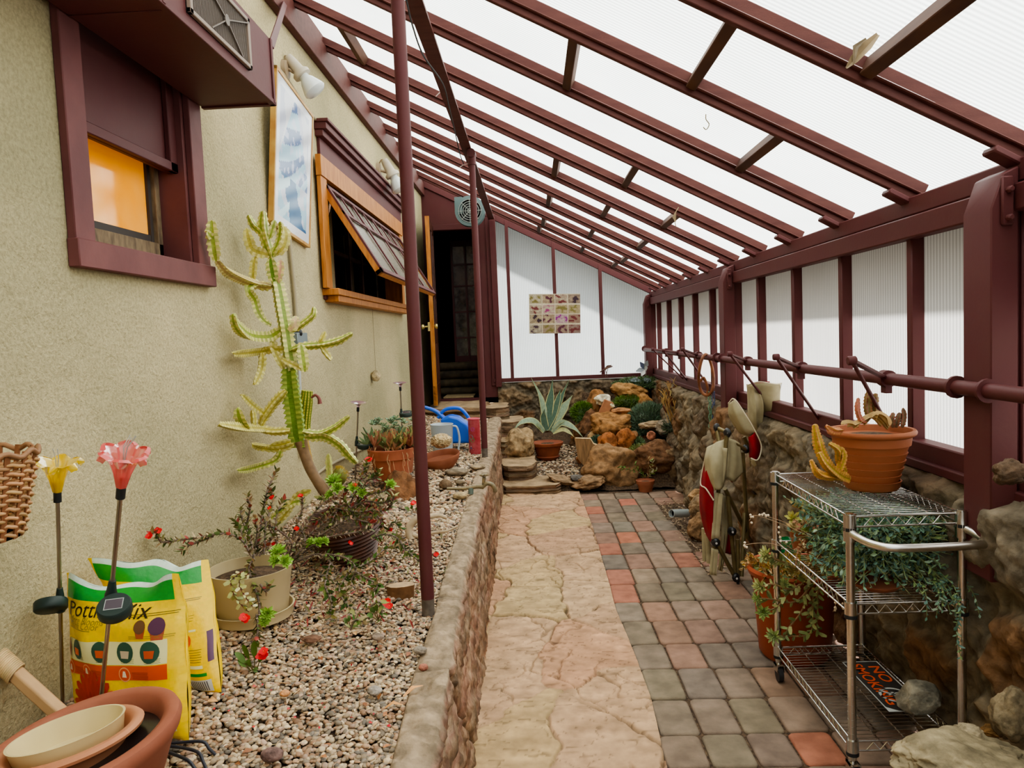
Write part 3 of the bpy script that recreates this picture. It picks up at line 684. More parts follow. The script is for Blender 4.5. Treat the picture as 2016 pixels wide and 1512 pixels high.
# ---- spotlights and conduit ----
M_ivory=mat('ivory_enamel',S2(196,186,168),.45,noise=(8,3),col2=S2(176,164,146))
M_bulb=mat('frosted_bulb',S2(214,220,218),.2,spec=.6)
def axisM(d): 
    return V(d).normalized().to_track_quat('Z','Y').to_matrix()
def spot(px0,py0,px1,py1,y,sc,label):
    a=aY(y,px0,py0);b=aY(y+.02,px1,py1);d=(b-a).normalized();M=axisM(d);L=(b-a).length;k=L/.21
    t=thing('spotlight',label,'lamp',a,group=None)
    h=MB();h.lathe([(0,0),(.022*k,0),(.027*k,.03*k),(.031*k,.085*k),(.046*k,.10*k),(.046*k,.118*k),(.03*k,.12*k)],a,24,M);obj('lamp_holder',h,M_ivory,t)
    bl=MB();bl.lathe([(.024*k,.10*k),(.027*k,.135*k),(.038*k,.15*k),(.056*k,.195*k),(.060*k,.21*k),(.05*k,.222*k),(0,.228*k)],a,24,M);obj('reflector_bulb',bl,M_bulb,t)
    br=MB();w=V((XL,a.y-.02,a.z-.07*k));c=a+d*.03*k
    br.tube([w,w+V((.03,0,-.0)),c+V((0,0,-.05*k)),c+d*.05*k],.008*k,8);br.tube(smooth([c,c+V((-.03,0,.03))*k,c+V((-.06,0,-.03))*k,w+V((.02,0,.0)),c+d*.05*k+V((-.02,0,-.02))],5),.0045*k,6);br.lathe([(0,0),(.05*k,0),(.045*k,.02*k),(0,.025*k)],w,20,axisM((1,0,0)));obj('swivel_arm',br,mat('worn_brass',S2(150,130,104),.5),t)
spot(566,112,620,178,4.02,1,'ivory spotlight with white bulb just above the framed picture')
spot(756,315,788,372,6.4,1,'ivory spotlight above the awning window, half behind the front pole')
def conduit(pts,r,label,m=None,name='conduit_pipe'):
    mb=MB();mb.tube(smooth(pts,4),r,8);return obj(name,mb,m or M_ivory,None,label,'pipe')
conduit([aX(XL+.012,*p) for p in((528,118),(560,150),(618,232),(640,250),(700,300),(738,338),(752,362),(786,398))],.010,'beige conduit running along the wall above the awning window',mat('conduit_paint',S2(160,148,120),.7))
M_cond=_m['conduit_paint']
o=conduit([aX(XL+.014,*p) for p in((569,455),(571,490),(580,580),(585,655))],.011,'beige vertical conduit below the framed picture',M_cond)
jb=thing('junction_box','grey metal junction box on the wall behind the tall cactus','electrical box',aX(XL,590,690))
mb=MB();a=aX(XL+.03,578,655);b=aX(XL+.03,600,690);mb.box((XL,a.y,b.z),(XL+.05,b.y+.0,a.z));obj('box_body',mb,mat('galvanised',S2(120,130,132),.45,metal=.4),jb,bevel=.003)
mb=MB();mb.rock(aX(XL+.04,588,655),(.04,.04,.04),3,2,.2,col=S2(30,26,26));obj('knockout_plug',mb,M_black,jb)
conduit([aX(XL+.016,*p) for p in((588,690),(589,740),(592,800),(593,850),(594,900))],.010,'bright galvanised pipe rising from the gravel behind the tall cactus',mat('galv_pipe',S2(190,194,192),.3,metal=.7))
conduit([aX(XL+.014,*p) for p in((622,935),(645,918),(690,895),(745,868))],.010,'beige conduit along the foot of the wall behind the aloe pot',M_cond)
mb=MB();mb.rock(aX(XL+.035,740,740),(.07,.085,.085),5,3,.15,col=S2(188,170,134));obj('wall_stone_ornament',mb,M_rock,None,'small round beige stone stuck on the stucco wall','stone')
mb=MB();p=aX(XL+.01,740,735);mb.tube([p,p+V((0,0,.55))],.002,5);obj('hanging_string',mb,M_cond,None,'thin pale string hanging down to the beige stone on the wall','string')
# ---- poles, strap beam, cable ----
def pole(px,py,r,ztop,label,grey):
    b=aZ(gz(-.4,2.5 if py>1000 else 5.6),px,py)
    t=thing('support_pole',label,'pole',b,'steel poles holding up the roof')
    mb=MB();mb.tube([b+V((0,0,grey)),b+V((0,0,grey+.01)),V((b.x,b.y,ztop))],r,24);obj('painted_pipe',mb,M_mar,t)
    mb=MB();mb.tube([b+V((0,0,-.05)),b+V((0,0,grey))],r*.97,20);obj('bare_foot',mb,mat('bare_galv',S2(120,110,100),.6,metal=.3,noise=(30,3),col2=S2(90,80,72)),t)
    return t,b
t1,b1=pole(844,1215,.0235,zr(-.41)-.03,'thick maroon pole standing nearest in the gravel bed',.07)
z2=aY(5.64,927,318).z
t2,b2=pole(955,905,.024,z2,'far maroon pole beside the red tin and blue watering can',.09)
mb=MB();q=V((b2.x,b2.y,z2));mb.tube([q-V((.0,.05,-.03)),q+V((0,.05,.03))],.032,14);mb.tube([q-V((0,0,.05)),q+V((0,0,.01))],.031,14);obj('tee_fitting',mb,M_mar,t2)
mb=MB();xs2=-.43;mb.box((xs2-.035,Y0,zr(xs2)-.045),(xs2+.035,YE-.1,zr(xs2)-.03));ti+=1;obj('trim_%d'%ti,mb,M_marb,kind='structure')
mb=MB();yc=lambda p,y:aY(y,*p)
mb.tube(smooth([yc((800,0),2.9),yc((812,50),3.1),yc((834,110),3.5),yc((872,165),4.0),yc((884,210),4.4),yc((897,265),5.0),yc((906,305),5.5),yc((913,322),5.62)],5),.004,6);obj('cable',mb,M_black,None,'black cable drooping beside the strap beam to the far pole','cable')
for pts,lab in((((886,140),(881,160),(872,175),(858,190)),'white tie wound on the strap beam near the top of the photo'),(((913,290),(928,300),(930,318),(912,325),(905,330)),'white tie at the head of the far pole')):
    mb=MB();yy_=4.4 if pts[0][1]<200 else 5.6;mb.tube(smooth([aY(yy_,*p) for p in pts],4),.003,5);obj('cable_tie',mb,mat('tie_white',S2(190,170,160),.5),None,lab,'tie')
mb=MB();hk=roofpt(1390,235,.0);mb.tube(smooth([hk+V((0,0,.02)),hk,hk+V((.012,0,-.02)),hk+V((0,0,-.04)),hk+V((-.012,0,-.03))],5),.002,6);obj('ceiling_hook',mb,M_cond,None,'small wire hook under a rafter over the paving','hook')
# ---- fan above the door ----
fc=aY(YE-.45,926,417);fan=thing('box_fan','grey-blue box fan hung above the end of the door wall','fan',fc)
rF=S(29,YE-.4)
mb=MB();mb.lathe([(rF*.78,-.07),(rF,-.07),(rF,.05),(rF*.78,.05)],fc,32,axisM((0,1,0)),close=True);mb.obox(fc+V((-rF*.75,0,rF*.4)),(rF*.5,.12,rF*1.1));obj('fan_housing',mb,mat('fan_plastic',S2(90,108,108),.5),fan)
mb=MB()
for k in range(5):
    r=rF*(.15+.15*k);mb.tube([fc+V((r*math.cos(a),-.075,r*math.sin(a))) for a in [i*2*PI/24 for i in range(25)]],.003,5,cap=False)
for k in range(8):
    a=k*PI/4;mb.tube([fc+V((0,-.075,0)),fc+V((rF*.8*math.cos(a),-.075,rF*.8*math.sin(a)))],.003,5)
obj('fan_grille',mb,mat('grille_grey',S2(150,156,150),.4),fan)
mb=MB()
for k in range(5):
    a=k*2*PI/5;mb.leaf([fc+V((0,-.02,0)),fc+V((.5*rF*math.cos(a),-.02,.5*rF*math.sin(a))),fc+V((.75*rF*math.cos(a+.2),-.02,.75*rF*math.sin(a+.2)))],[.02,.05,.05],(0,1,.4),S2(40,44,44))
obj('fan_blades',mb,M_black,fan);mb=MB();mb.lathe([(rF*.8,.03),(0,.035)],fc,24,axisM((0,1,0)));obj('fan_back',mb,M_dark,fan)
# ---- door ----
d1=thing('door_1','varnished wooden entrance door standing wide open','door',(DX0,YE,DZ0),kind='structure')
hx,hy=DX0+.01,YE-.04;fx,fy=-1.10,8.12
A_=V((hx,hy,0));B_=V((fx,fy,0));dd=(B_-A_).normalized();nn=V((-dd.y,dd.x,0));nn=nn if nn.x>0 else -nn;Ld=(B_-A_).length
zt2=aY(fy,842,425).z;M3=Matrix((dd,nn,V((0,0,1)))).transposed()
M_doorf=mat('dark_varnish',S2(84,44,28),.35,noise=(5,4),col2=S2(56,28,20),stretch=(6,6,1),spec=.5)
def dbox(mb,u0,u1,z0_,z1_,t0,t1):
    c=A_+dd*((u0+u1)/2)+nn*((t0+t1)/2);mb.obox((c.x,c.y,(z0_+z1_)/2),(u1-u0,t1-t0,z1_-z0_),M3)
mb=MB();
for u0,u1,a,b in((0,.1,DZ0,zt2),(Ld-.1,Ld-.012,DZ0,zt2),(0,Ld,DZ0,DZ0+.22),(0,Ld-.012,zt2-.12,zt2),(0,Ld-.012,1.45,1.62),(0,Ld-.012,1.98,2.04),(Ld/2-.03,Ld/2+.03,DZ0,zt2)): dbox(mb,u0,u1,a,b,-.022,.022)
dbox(mb,.05,Ld-.05,DZ0+.1,zt2-.05,-.008,.008)
lf=obj('door_leaf',mb,M_doorf,d1,bevel=.003)
mb=MB();dbox(mb,Ld-.012,Ld,DZ0,zt2,-.023,.023);obj('leaf_edge',mb,M_wood,lf)
kb=MB();kc=aY(fy+.03,846,643);M_br=mat('brass',S2(214,196,130),.3,metal=.8)
for s in(-1,1):
    kb.lathe([(.01,0),(.01,.03),(.022,.035),(.03,.05),(.026,.065),(0,.068)],kc+nn*s*.022,16,axisM(nn*s))
kb.obox(kc+dd*.03,(.003,.035,.1),M3);kb.obox(kc+nn*.023,(.05,.004,.16),M3);obj('door_knob',kb,M_br,lf)
mb=MB();ch=aY(fy,852,620);
for i in range(8): mb.lathe([(.006,-.001),(.008,0),(.006,.001)],ch+V((.01,0,.02+.018*i)),8,axisM((1,0,0)) if i%2 else None)
obj('door_chain',mb,M_br,lf)
# dim room behind the doorway: glazed inner door over a stacked-log plinth
g=thing('inner_door','dark glazed inner door with maroon glazing bars seen through the open doorway','door',(-.95,9.9,.74))
mb=MB();x0_,x1_=-1.02,-.62;yy_=9.75
mb.box((x0_,yy_,1.18),(x1_,yy_+.03,1.26));mb.box((x0_,yy_,2.7),(x1_,yy_+.03,2.78))
for x in(x0_,-.84,x1_): mb.box((x-.015,yy_-.01,1.18),(x+.015,yy_+.03,2.78))
for z in(1.5,1.84,2.18,2.46): mb.box((x0_,yy_-.008,z-.01),(x1_,yy_+.02,z+.01))
obj('door_bars',mb,mat('deep_maroon',S2(74,20,24),.4),g);mb=MB();mb.box((x0_,yy_+.01,1.2),(x1_,yy_+.015,2.75));obj('door_glass',mb,mat('dim_reflecting_glass',S2(96,88,84),.15,noise=(9,5),col2=S2(18,14,14),spec=.8),g)  # blotchy grey in the glass colour stands in for reflections
mb=MB();
for i in range(4): mb.tube([(-1.3,9.66,.80+i*.11),(-.5,9.66,.80+i*.11)],.056,12)
obj('stacked_logs',mb,mat('old_log',S2(88,74,52),.8,noise=(8,4),col2=S2(52,42,34)),None,'dim horizontal logs stacked below the inner glazed door','logs')
mb=MB();mb.box((-1.12,8.98,DZ0+.005),(-.75,9.4,DZ0+.02));obj('door_mat',mb,mat('straw_mat',S2(150,130,96),.9,noise=(60,2)),None,'straw coloured mat lying just inside the open doorway','mat')
# ---- poster ----
pp=[aY(YE-.05,*p) for p in((1041,579),(1142,578),(1143,656),(1042,657))]
mb=MB();N1,N2=64,50;rnd=random.Random(11)
tile={}
for i in range(4):
    for j in range(4): tile[i,j]=(rnd.choice([S2(150,130,110),S2(168,150,120),S2(140,120,110),S2(176,164,140)]),rnd.choice([S2(90,44,60),S2(60,40,50),S2(150,60,110),S2(110,50,50),S2(120,110,60),S2(70,50,60)]))
tile[2,2]=(S2(180,160,150),S2(140,50,130))
vs=[];fs=[];cl=[]
for j in range(N2+1):
    for i in range(N1+1):
        u,v=i/N1,j/N2;vs.append((pp[0]*(1-u)+pp[1]*u)*(1-v)+(pp[3]*(1-u)+pp[2]*u)*v+V((0,-.004+.004*math.sin(u*9)*math.cos(v*5),0)))
for j in range(N2):
    for i in range(N1):
        a=j*(N1+1)+i;fs.append((a,a+N1+1,a+N1+2,a+1));u=i/N1*4;v=j/N2*4;b,q=tile[min(3,int(u)),min(3,int(v))]
        n=mnoise.noise(V((u*3.2,v*3.2,int(u)*3+int(v)*7)));du,dv=u%1-.5,v%1-.5
        c=q if n-.5*(du*du+dv*dv)*3>.02 else (mixc(b,q,.35) if n>-.18 else b)
        if abs(du)>.44 or abs(dv)>.45: c=S2(196,184,158)
        cl.append(jit(c,.12,rnd))
mb.add(vs,fs,cl);obj('poster',mb,mat('creased_paper',None,.7),None,'collaged poster of small purple and brown botanical pictures taped to the end panels','poster')
# ---- electrical outlet at the end stone wall ----
mb=MB();p=aY(8.75,969,838);mb.box((p.x-.03,p.y-.02,p.z-.055),(p.x+.03,p.y+.06,p.z+.055));mb.box((p.x-.018,p.y-.026,p.z-.04),(p.x+.018,p.y-.02,p.z-.008));mb.box((p.x-.018,p.y-.026,p.z+.008),(p.x+.018,p.y-.02,p.z+.04))
obj('outlet',mb,mat('outlet_plastic',S2(196,190,178),.5),None,'small white outlet box low on the end stone wall beside the steps','outlet',bevel=.003)
# ---- pipe rail and vent arms ----
rp=[aX(1.385,2016,768),aX(1.385,1928,762),aX(1.385,1440,712),aX(1.385,1300,706)]
zrl=1.28
t=thing('pipe_rail','long maroon pipe rail running along the translucent side wall','rail',(1.385,4,zrl))
mb=MB();mb.tube([(1.33,.3,zrl+.0),(1.33,2.2,zrl),(1.33,5.3,zrl-.005),(1.33,8.8,zrl-.01)],.023,18);obj('pipe',mb,M_mar,t)
for y in(2.19,2.35,5.19,5.35,8.79):
    mb=MB();mb.tube([(1.33,y-.006,zrl),(1.33,y+.006,zrl)],.036,16);obj('flange',mb,M_mar,t)
ARM=[((1437,697),(1472,712),(1512,752)),((1528,703),(1577,723),(1611,797)),((1677,710),(1745,742),(1765,815)),((1285,688),(1312,700),(1345,735)),((1306,690),(1338,702),(1352,740)),((1344,688),(1375,700),(1395,745))]
for k,(tip,cl_,foot) in enumerate(ARM):
    cy=aX(1.33,*cl_).y;c=V((1.33,cy,zrl));tp=aY(cy-.33,*tip);ft=aX(1.44,*foot);ft=V((1.44,ft.y,SZ+.03))
    mb=MB();mb.beam(tp,c,.02,.014);mb.beam(tp,ft,.02,.012,(1,0,0));mb.tube([tp-V((.014,0,0)),tp+V((.014,0,0))],.016,10);arm=obj('vent_arm',mb,M_mar,t,bevel=.003)
    mb=MB();mb.tube([c-V((0,.022,0)),c+V((0,.022,0))],.032,16);mb.box((c.x-.012,c.y-.02,c.z-.055),(c.x+.012,c.y+.02,c.z-.02));obj('clamp',mb,M_mar,arm)

mb=MB();q=roofpt(1706,92,.0);mb.leaf([q+V((.03,0,.03)),q,q+V((-.03,.01,-.03)),q+V((-.05,.01,-.05))],[.006,.014,.012,.003],(0,-1,.3),S2(150,130,100),fold=.6)
mb.leaf([q+V((.0,0,.02)),q+V((-.03,.0,.0)),q+V((-.035,0,-.045))],[.004,.008,.002],(0,-1,.3),S2(120,104,80),fold=.5);obj('dry_leaf',mb,M_leaf,None,'withered leaf caught on the nearest wooden roof block','leaf')
mb=MB();q=roofpt(1330,418,.0);mb.tube(smooth([q+V((.02,0,.03)),q+V((0,0,0)),q+V((-.01,0,-.03)),q+V((.0,0,-.09))],4),.003,5,S2(140,120,90));mb.leaf([q,q+V((-.01,0,-.03)),q+V((0,0,-.06))],[.004,.012,.002],(0,-1,0),S2(130,110,80));obj('hanging_twig',mb,M_leaf,None,'dry twig dangling from a small roof block over the middle post','twig')
# ================= PLANT BUILDERS =================
def cactus_branch(mb,pts,r,ribs=3,tooth=.035,g=S2(138,156,62),edge=S2(214,204,130),rnd=random,taper=.55,amp=.35,sub=8,valley=.42):
    P=smooth(pts,sub) if len(pts)>2 else [V(pts[0]).lerp(V(pts[1]),i/10) for i in range(11)]
    # resample
    L=[0]
    for a,b in zip(P[:-1],P[1:]): L.append(L[-1]+(b-a).length)
    tot=L[-1];n=max(6,int(tot/(tooth/4)));Q=[]
    for i in range(n+1):
        d=tot*i/n;k=0
        while k<len(L)-2 and L[k+1]<d:k+=1
        t=(d-L[k])/max(1e-9,L[k+1]-L[k]);Q.append(P[k].lerp(P[k+1],min(1,t)))
    m=ribs*4;vs=[];fs=[];cl=[];ref=None;ph=rnd.uniform(0,6)
    for i,p in enumerate(Q):
        t=(Q[min(i+1,n)]-Q[max(i-1,0)]).normalized()
        ref=t.orthogonal().normalized() if ref is None else (ref-t*ref.dot(t)).normalized()
        q=t.cross(ref);s=i/n
        env=min(1,.45+s*tot/(r*2.2))*(1 if s<.75 else 1-(1-taper)*(s-.75)/.25)*(1 if i<n else .35)
        if r>.03: env=max(env,.8)
        tt=(i%4)/4.;saw=(1-tt)
        for j in range(m):
            a=ph+2*PI*j/m;k=j%4
            rr={0:r*(1+amp*(saw-.4)),1:r*(valley+.18),2:r*valley,3:r*(valley+.18)}[k]
            vs.append(p+(ref*math.cos(a)+q*math.sin(a))*rr*env)
    for i in range(n):
        for j in range(m):
            fs.append((i*m+j,i*m+(j+1)%m,(i+1)*m+(j+1)%m,(i+1)*m+j))
            k=j%4;c=edge if k in(0,3) and (i%4 in(0,3)) else (mixc(g,edge,.42) if k in(0,3) else g)
            cl.append(jit(c,.12,rnd))
    fs.append(tuple(range(m-1,-1,-1)));cl.append(g);fs.append(tuple(n*m+j for j in range(m)));cl.append(g)
    mb.add(vs,fs,cl)
def rosette(mb,c,R,n=26,up=(0,0,1),col=S2(142,186,76),tip=None,rnd=random,w=.32,h=.6):
    M=axisM(up);tip=tip or mixc(col,S2(210,226,150),.5)
    for i in range(n):
        t=i/n;a=i*2.39996;el=.25+1.15*(1-t)**.0*(t)*1.0;r=R*(1-.55*t)
        d=V((math.cos(a)*math.cos(el),math.sin(a)*math.cos(el),math.sin(el)))
        b=V((0,0,h*R*.25*t));p=[V(c)+M@(b+d*r*k) for k in(0.05,.4,.75,1.)]
        mb.leaf(p,[r*w*.4,r*w,r*w*.95,r*w*.15],M@(V((0,0,1))-d*.3),jit(mixc(col,tip,rnd.random()*.6),.12,rnd),fold=.35,thick=r*.07)
def sprig(mb,pts,n,ll,col,rnd,lw=.4,stemr=.0015,stemc=S2(120,104,70),cols=None,thick=0,droop=0):
    P=smooth(pts,5);mb.tube(P,[stemr*1.2]*(len(P)-1)+[stemr*.5],5,stemc,cap=False)
    for i in range(n):
        t=(i+rnd.random())/n;k=t*(len(P)-1);j=min(int(k),len(P)-2);p=P[j].lerp(P[j+1],k-j);tg=(P[j+1]-P[j]).normalized()
        s=tg.orthogonal().normalized();a=rnd.uniform(0,2*PI) if n<200 else 0
        s=(Matrix.Rotation(i*2.4+rnd.uniform(-.4,.4),3,tg)@s);d=(s+tg*rnd.uniform(.3,1.1)+V((0,0,-droop))).normalized();l=ll*rnd.uniform(.6,1.15)
        c=jit(rnd.choice(cols) if cols else col,.18,rnd)
        mb.leaf([p,p+d*l*.5,p+d*l],[l*lw*.35,l*lw,l*.06],tg+V((0,0,.2)),c,fold=.25,thick=thick*l)
def flower(mb,c,r,rnd,up=(0,0,1),col=S2(214,16,26)):
    for k in range(2):
        o=V(c)+V((rnd.uniform(-1,1),rnd.uniform(-1,1),rnd.uniform(-.6,.6)))*r*.8*k
        M=axisM(V(up)+V((rnd.uniform(-.5,.5),rnd.uniform(-.5,.2),rnd.uniform(-.2,.4))))
        for j in range(4):
            a=j*PI/2+.3;d=M@V((math.cos(a),math.sin(a),.12));mb.leaf([o,o+d*r*.6,o+d*r],[r*.2,r*.6,r*.35],M@V((0,0,1)),jit(col,.15,rnd),fold=.1)
        mb.rock(o,(r*.3,)*3,1,1,.1,col=S2(240,120,60))
# ================= GRAVEL =================
def pebbles(name,n,area,size,seed,cols,flat=.6,label=None,cat=None,zoff=0.,zf=None,grow=None):
    rs=np.random.RandomState(seed);vs0,fs0=ico(1);b=np.array([list(v) for v in vs0]);f0=np.array(fs0);nb=len(b)
    pts=area(rs,n);n=len(pts);sz=rs.uniform(size[0],size[1],n)*(1 if grow is None else grow(pts[:,1]))
    sc=np.stack([sz*rs.uniform(.8,1.35,n),sz*rs.uniform(.7,1.1,n),sz*rs.uniform(.4,.75,n)*flat/.6],1)
    a=rs.uniform(0,6.28,n);ca,sa=np.cos(a),np.sin(a);tx=rs.uniform(-.5,.5,n)
    P=b[None]*sc[:,None,:]*(1+.14*rs.randn(n,nb,1)*.6)
    x=P[...,0];y=P[...,1];z=P[...,2]+x*tx[:,None]*.6
    X=x*ca[:,None]-y*sa[:,None]+pts[:,0:1];Y=x*sa[:,None]+y*ca[:,None]+pts[:,1:2]
    zz=np.array([ (zf or gz)(p[0],p[1]) for p in pts])
    Z=z+(zz+zoff+rs.uniform(-.004,.008,n))[:,None]
    vv=np.stack([X,Y,Z],-1).reshape(-1,3);ff=(f0[None]+(np.arange(n)*nb)[:,None,None]).reshape(-1,3)
    pal=np.array(cols);c=pal[rs.randint(0,len(cols),n)]*rs.uniform(.75,1.2,(n,1))
    return npobj(name,vv,ff,np.repeat(c,nb,0),mat('pebble_stone',None,.7,noise=(150,3),vary=.12,spec=.3),kind='stuff',label=label,cat=cat)
def bed(rs,n):
    y=.9+7.2*rs.rand(n)**1.75;u=rs.rand(n);xi=np.interp(y,yy(tin),xx(tin));x=-1.25+(xi+1.25+.0)*u
    return np.stack([x,y],1)
GC=[S2(186,164,134),S2(164,144,118),S2(200,176,142),S2(138,124,106),S2(172,140,110),S2(124,114,102),S2(212,190,158),S2(150,118,92),S2(180,152,130)]
def bed1(rs,n):
    y=1.3+2.6*rs.rand(n)**1.3;xi=np.interp(y,yy(tin),xx(tin));x=-1.25+(xi+1.25)*rs.rand(n);return np.stack([x,y],1)
pebbles('gravel',24000,bed1,(.0055,.0095),1,GC,label='bed of small rounded tan and grey gravel between the stucco wall and the low path wall',cat='gravel')
def bed2(rs,n):
    y=3.7+4.4*rs.rand(n)**1.2;xi=np.interp(y,yy(tin),xx(tin));x=-1.25+(xi+1.25)*rs.rand(n);return np.stack([x,y],1)
pebbles('gravel_far',9000,bed2,(.010,.015),2,GC,label='coarser tan gravel filling the far half of the raised bed, around the blue watering can',cat='gravel')
# litter: dry leaves, straw, red petals
rnd=random.Random(5);mb=MB()
for i in range(2600):
    y=1.35+4.3*rnd.random()**1.35;xi=xti(y);x=rnd.uniform(-1.2,xi-.01)
    dens=math.exp(-((x+.72)/.33)**2-((y-2.75)/.75)**2)
    if rnd.random()>dens*1.1+.16: continue
    z=gz(x,y)+rnd.uniform(.008,.018);a=rnd.uniform(0,6.28);k=rnd.random()
    if k<.55: l=rnd.uniform(.012,.03);w=l*.16;c=rnd.choice([S2(214,188,146),S2(186,146,104),S2(226,206,170),S2(160,122,90)])
    elif k<.74: l=rnd.uniform(.007,.012);w=l*.4;c=rnd.choice([S2(190,36,50),S2(150,30,44),S2(214,70,70)])
    elif k<.82 : l=rnd.uniform(.04,.09);w=.0012;c=S2(220,192,140)
    else: l=rnd.uniform(.015,.03);w=l*.3;c=rnd.choice([S2(176,120,74),S2(150,96,60),S2(204,160,110)])
    d=V((math.cos(a),math.sin(a),rnd.uniform(-.12,.2)));p=V((x,y,z))
    mb.leaf([p,p+d*l*.5+V((0,0,.002)),p+d*l],[w*.3,w,w*.1],(rnd.uniform(-.5,.5),rnd.uniform(-.5,.5),1),jit(c,.15,rnd),fold=rnd.uniform(-.3,.5))
obj('leaf_litter',mb,M_leaf,None,'scattered dry leaf bits, straw and fallen red petals over the gravel','litter',kind='stuff')
# ================= POTS =================
def pot(name,label,c,prof,m,n=48,M=None,soil=None,sx=1,sy=1,cat='pot',group=None):
    """prof=list (r,z) closed wall profile"""
    t=thing(name,label,cat,c,group);mb=MB();mb.lathe(prof,c,n,M,sx=sx,sy=sy);obj('pot_body' if cat=='pot' else 'bowl_body',mb,m,t)
    if soil:
        mb=MB();r,z=soil;mm=M or Matrix.Identity(3)
        mb.lathe([(r,z-.01),(r*.6,z+.002),(.0,z+.006)],c,28,M,sx=sx,sy=sy);obj('potting_soil',mb,M_soil,t)
    return t
# ---- cream pot with saucer, lower left ----
c=aZ(gz(-.95,2.35)+.012,499,1216);M_cream=mat('cream_glaze',S2(206,188,148),.35,noise=(5,3),col2=S2(190,170,132),spec=.4)
cream=pot('cream_pot','cream plastic pot with sprawling red-flowered thorn plant beside the potting mix bags',c,[(.0,.012),(.108,.012),(.118,.03),(.137,.175),(.139,.178),(.134,.178),(.126,.12),(.0,.10)],M_cream,soil=(.129,.150))
mb=MB();mb.lathe([(0,0),(.115,0),(.131,.008),(.137,.04),(.139,.042),(.133,.042),(.122,.012),(0,.012)],c,48);obj('saucer',mb,M_cream,cream)
ctop=c+V((0,0,.16))
# ---- brown ribbed pot ----
bc=aY(3.1,690,1083);bc.z=gz(bc.x,bc.y)-.0
prof=[(.0,0),(.10,0)]
for i in range(9): prof+=[(.108+.0068*i,.012+.018*i),(.115+.0066*i,.018+.018*i),(.106+.007*i,.026+.018*i)]
prof+=[(.172,.18),(.178,.19),(.172,.2),(.158,.195),(.15,.16),(0,.16)]
M_brn=mat('brown_glaze',S2(104,66,48),.4,noise=(14,4),col2=S2(70,42,32))
brown=pot('ribbed_pot','wide brown ribbed pot holding the tall cactus, tilted in the gravel',bc,prof,M_brn,M=Matrix.Rotation(.16,3,'X')@Matrix.Rotation(-.10,3,'Y'),soil=(.155,.165))
# ---- terracotta aloe pot on flat rock ----
ac_=aY(4.45,772,935)
mb=MB();rk=aY(4.3,790,968);mb.rock(rk+V((0,0,-.03)),(.26,.22,.30),9,3,.25,1.3,col=S2(122,84,56),facet=.6);obj('rock',mb,M_rock,None,'reddish brown angular rock at the foot of the aloe pot, behind the front pole','rock')
aloe=pot('aloe_pot','terracotta pot crowded with reddish aloe leaves and dry roots over its rim',ac_+V((0,0,-.02)),[(0,0),(.098,0),(.122,.125),(.134,.128),(.142,.185),(.136,.19),(.127,.185),(.12,.16),(0,.16)],mat('terracotta_orange',S2(172,100,70),.75,noise=(9,4),col2=S2(150,82,56)),soil=(.12,.165))
top=ac_+V((0,0,.17));rnd=random.Random(21);mb=MB()
AC=[S2(126,142,84),S2(146,130,84),S2(160,104,80),S2(110,130,90),S2(170,120,88),S2(150,90,70),S2(178,160,104)]
for i in range(34):
    b=top+V((rnd.uniform(-.13,.15),rnd.uniform(-.11,.11),rnd.uniform(-.02,.05)))
    cc=rnd.choice(AC)
    for k in range(9):
        a=k*2.4+rnd.random();el=rnd.uniform(.2,1.2);l=rnd.uniform(.045,.085)
        d=V((math.cos(a)*math.cos(el),math.sin(a)*math.cos(el),math.sin(el)))
        mb.leaf([b,b+d*l*.4,b+d*l*.8+V((0,0,.01)),b+d*l+V((0,0,.018))],[l*.13,l*.14,l*.08,l*.01],V((0,0,1))-d*.5,jit(cc,.2,rnd),fold=.5,thick=l*.06)
for a,l in((3.4,.13),(3.9,.11),(4.6,.12),(5.3,.13),(-.3,.12),(2.9,.1)):
    b=top+V((math.cos(a)*.05,math.sin(a)*.05,.02));d=V((math.cos(a)*.8,math.sin(a)*.8,.55)).normalized()
    mb.leaf([b,b+d*l*.4,b+d*l*.8,b+d*l],[.018,.018,.011,.001],V((0,0,1)),S2(134,152,96),fold=.5,thick=.006)
obj('aloe_leaves',mb,M_leaf,aloe)
mb=MB()
for i in range(16):
    a=rnd.uniform(3.2,6.2);p=top+V((math.cos(a)*.13,math.sin(a)*.13,.02));q=[p]
    for k in range(5): q.append(q[-1]+V((rnd.uniform(-.012,.012)+math.cos(a)*.006,rnd.uniform(-.008,.004),-rnd.uniform(.015,.04))))
    mb.tube(smooth(q,3),.0018,4,jit(S2(196,158,118),.2,rnd),cap=False)
obj('dry_roots',mb,M_leaf,aloe)
# teal aloe behind
tb_=aY(4.9,775,835);mb=MB()
for i in range(30):
    b=tb_+V((rnd.uniform(-.16,.2),rnd.uniform(-.05,.05),rnd.uniform(-.08,.03)))
    rosette(mb,b,rnd.uniform(.03,.05),9,(rnd.uniform(-.3,.3),-.4,1),S2(120,146,124),rnd=rnd,w=.22)
teal=thing('blue_aloe','clump of small blue-green aloe rosettes behind the reddish aloe pot','plant',V((tb_.x,tb_.y,gz(tb_.x,tb_.y))))
obj('rosettes',mb,M_leaf,teal);mb=MB();g0_=gz(tb_.x,tb_.y);mb.lathe([(0,0),(.11,0),(.15,tb_.z-g0_-.05),(.13,tb_.z-g0_-.05),(0,tb_.z-g0_-.06)],(tb_.x,tb_.y,g0_),28);obj('pot_body',mb,M_terra,teal)
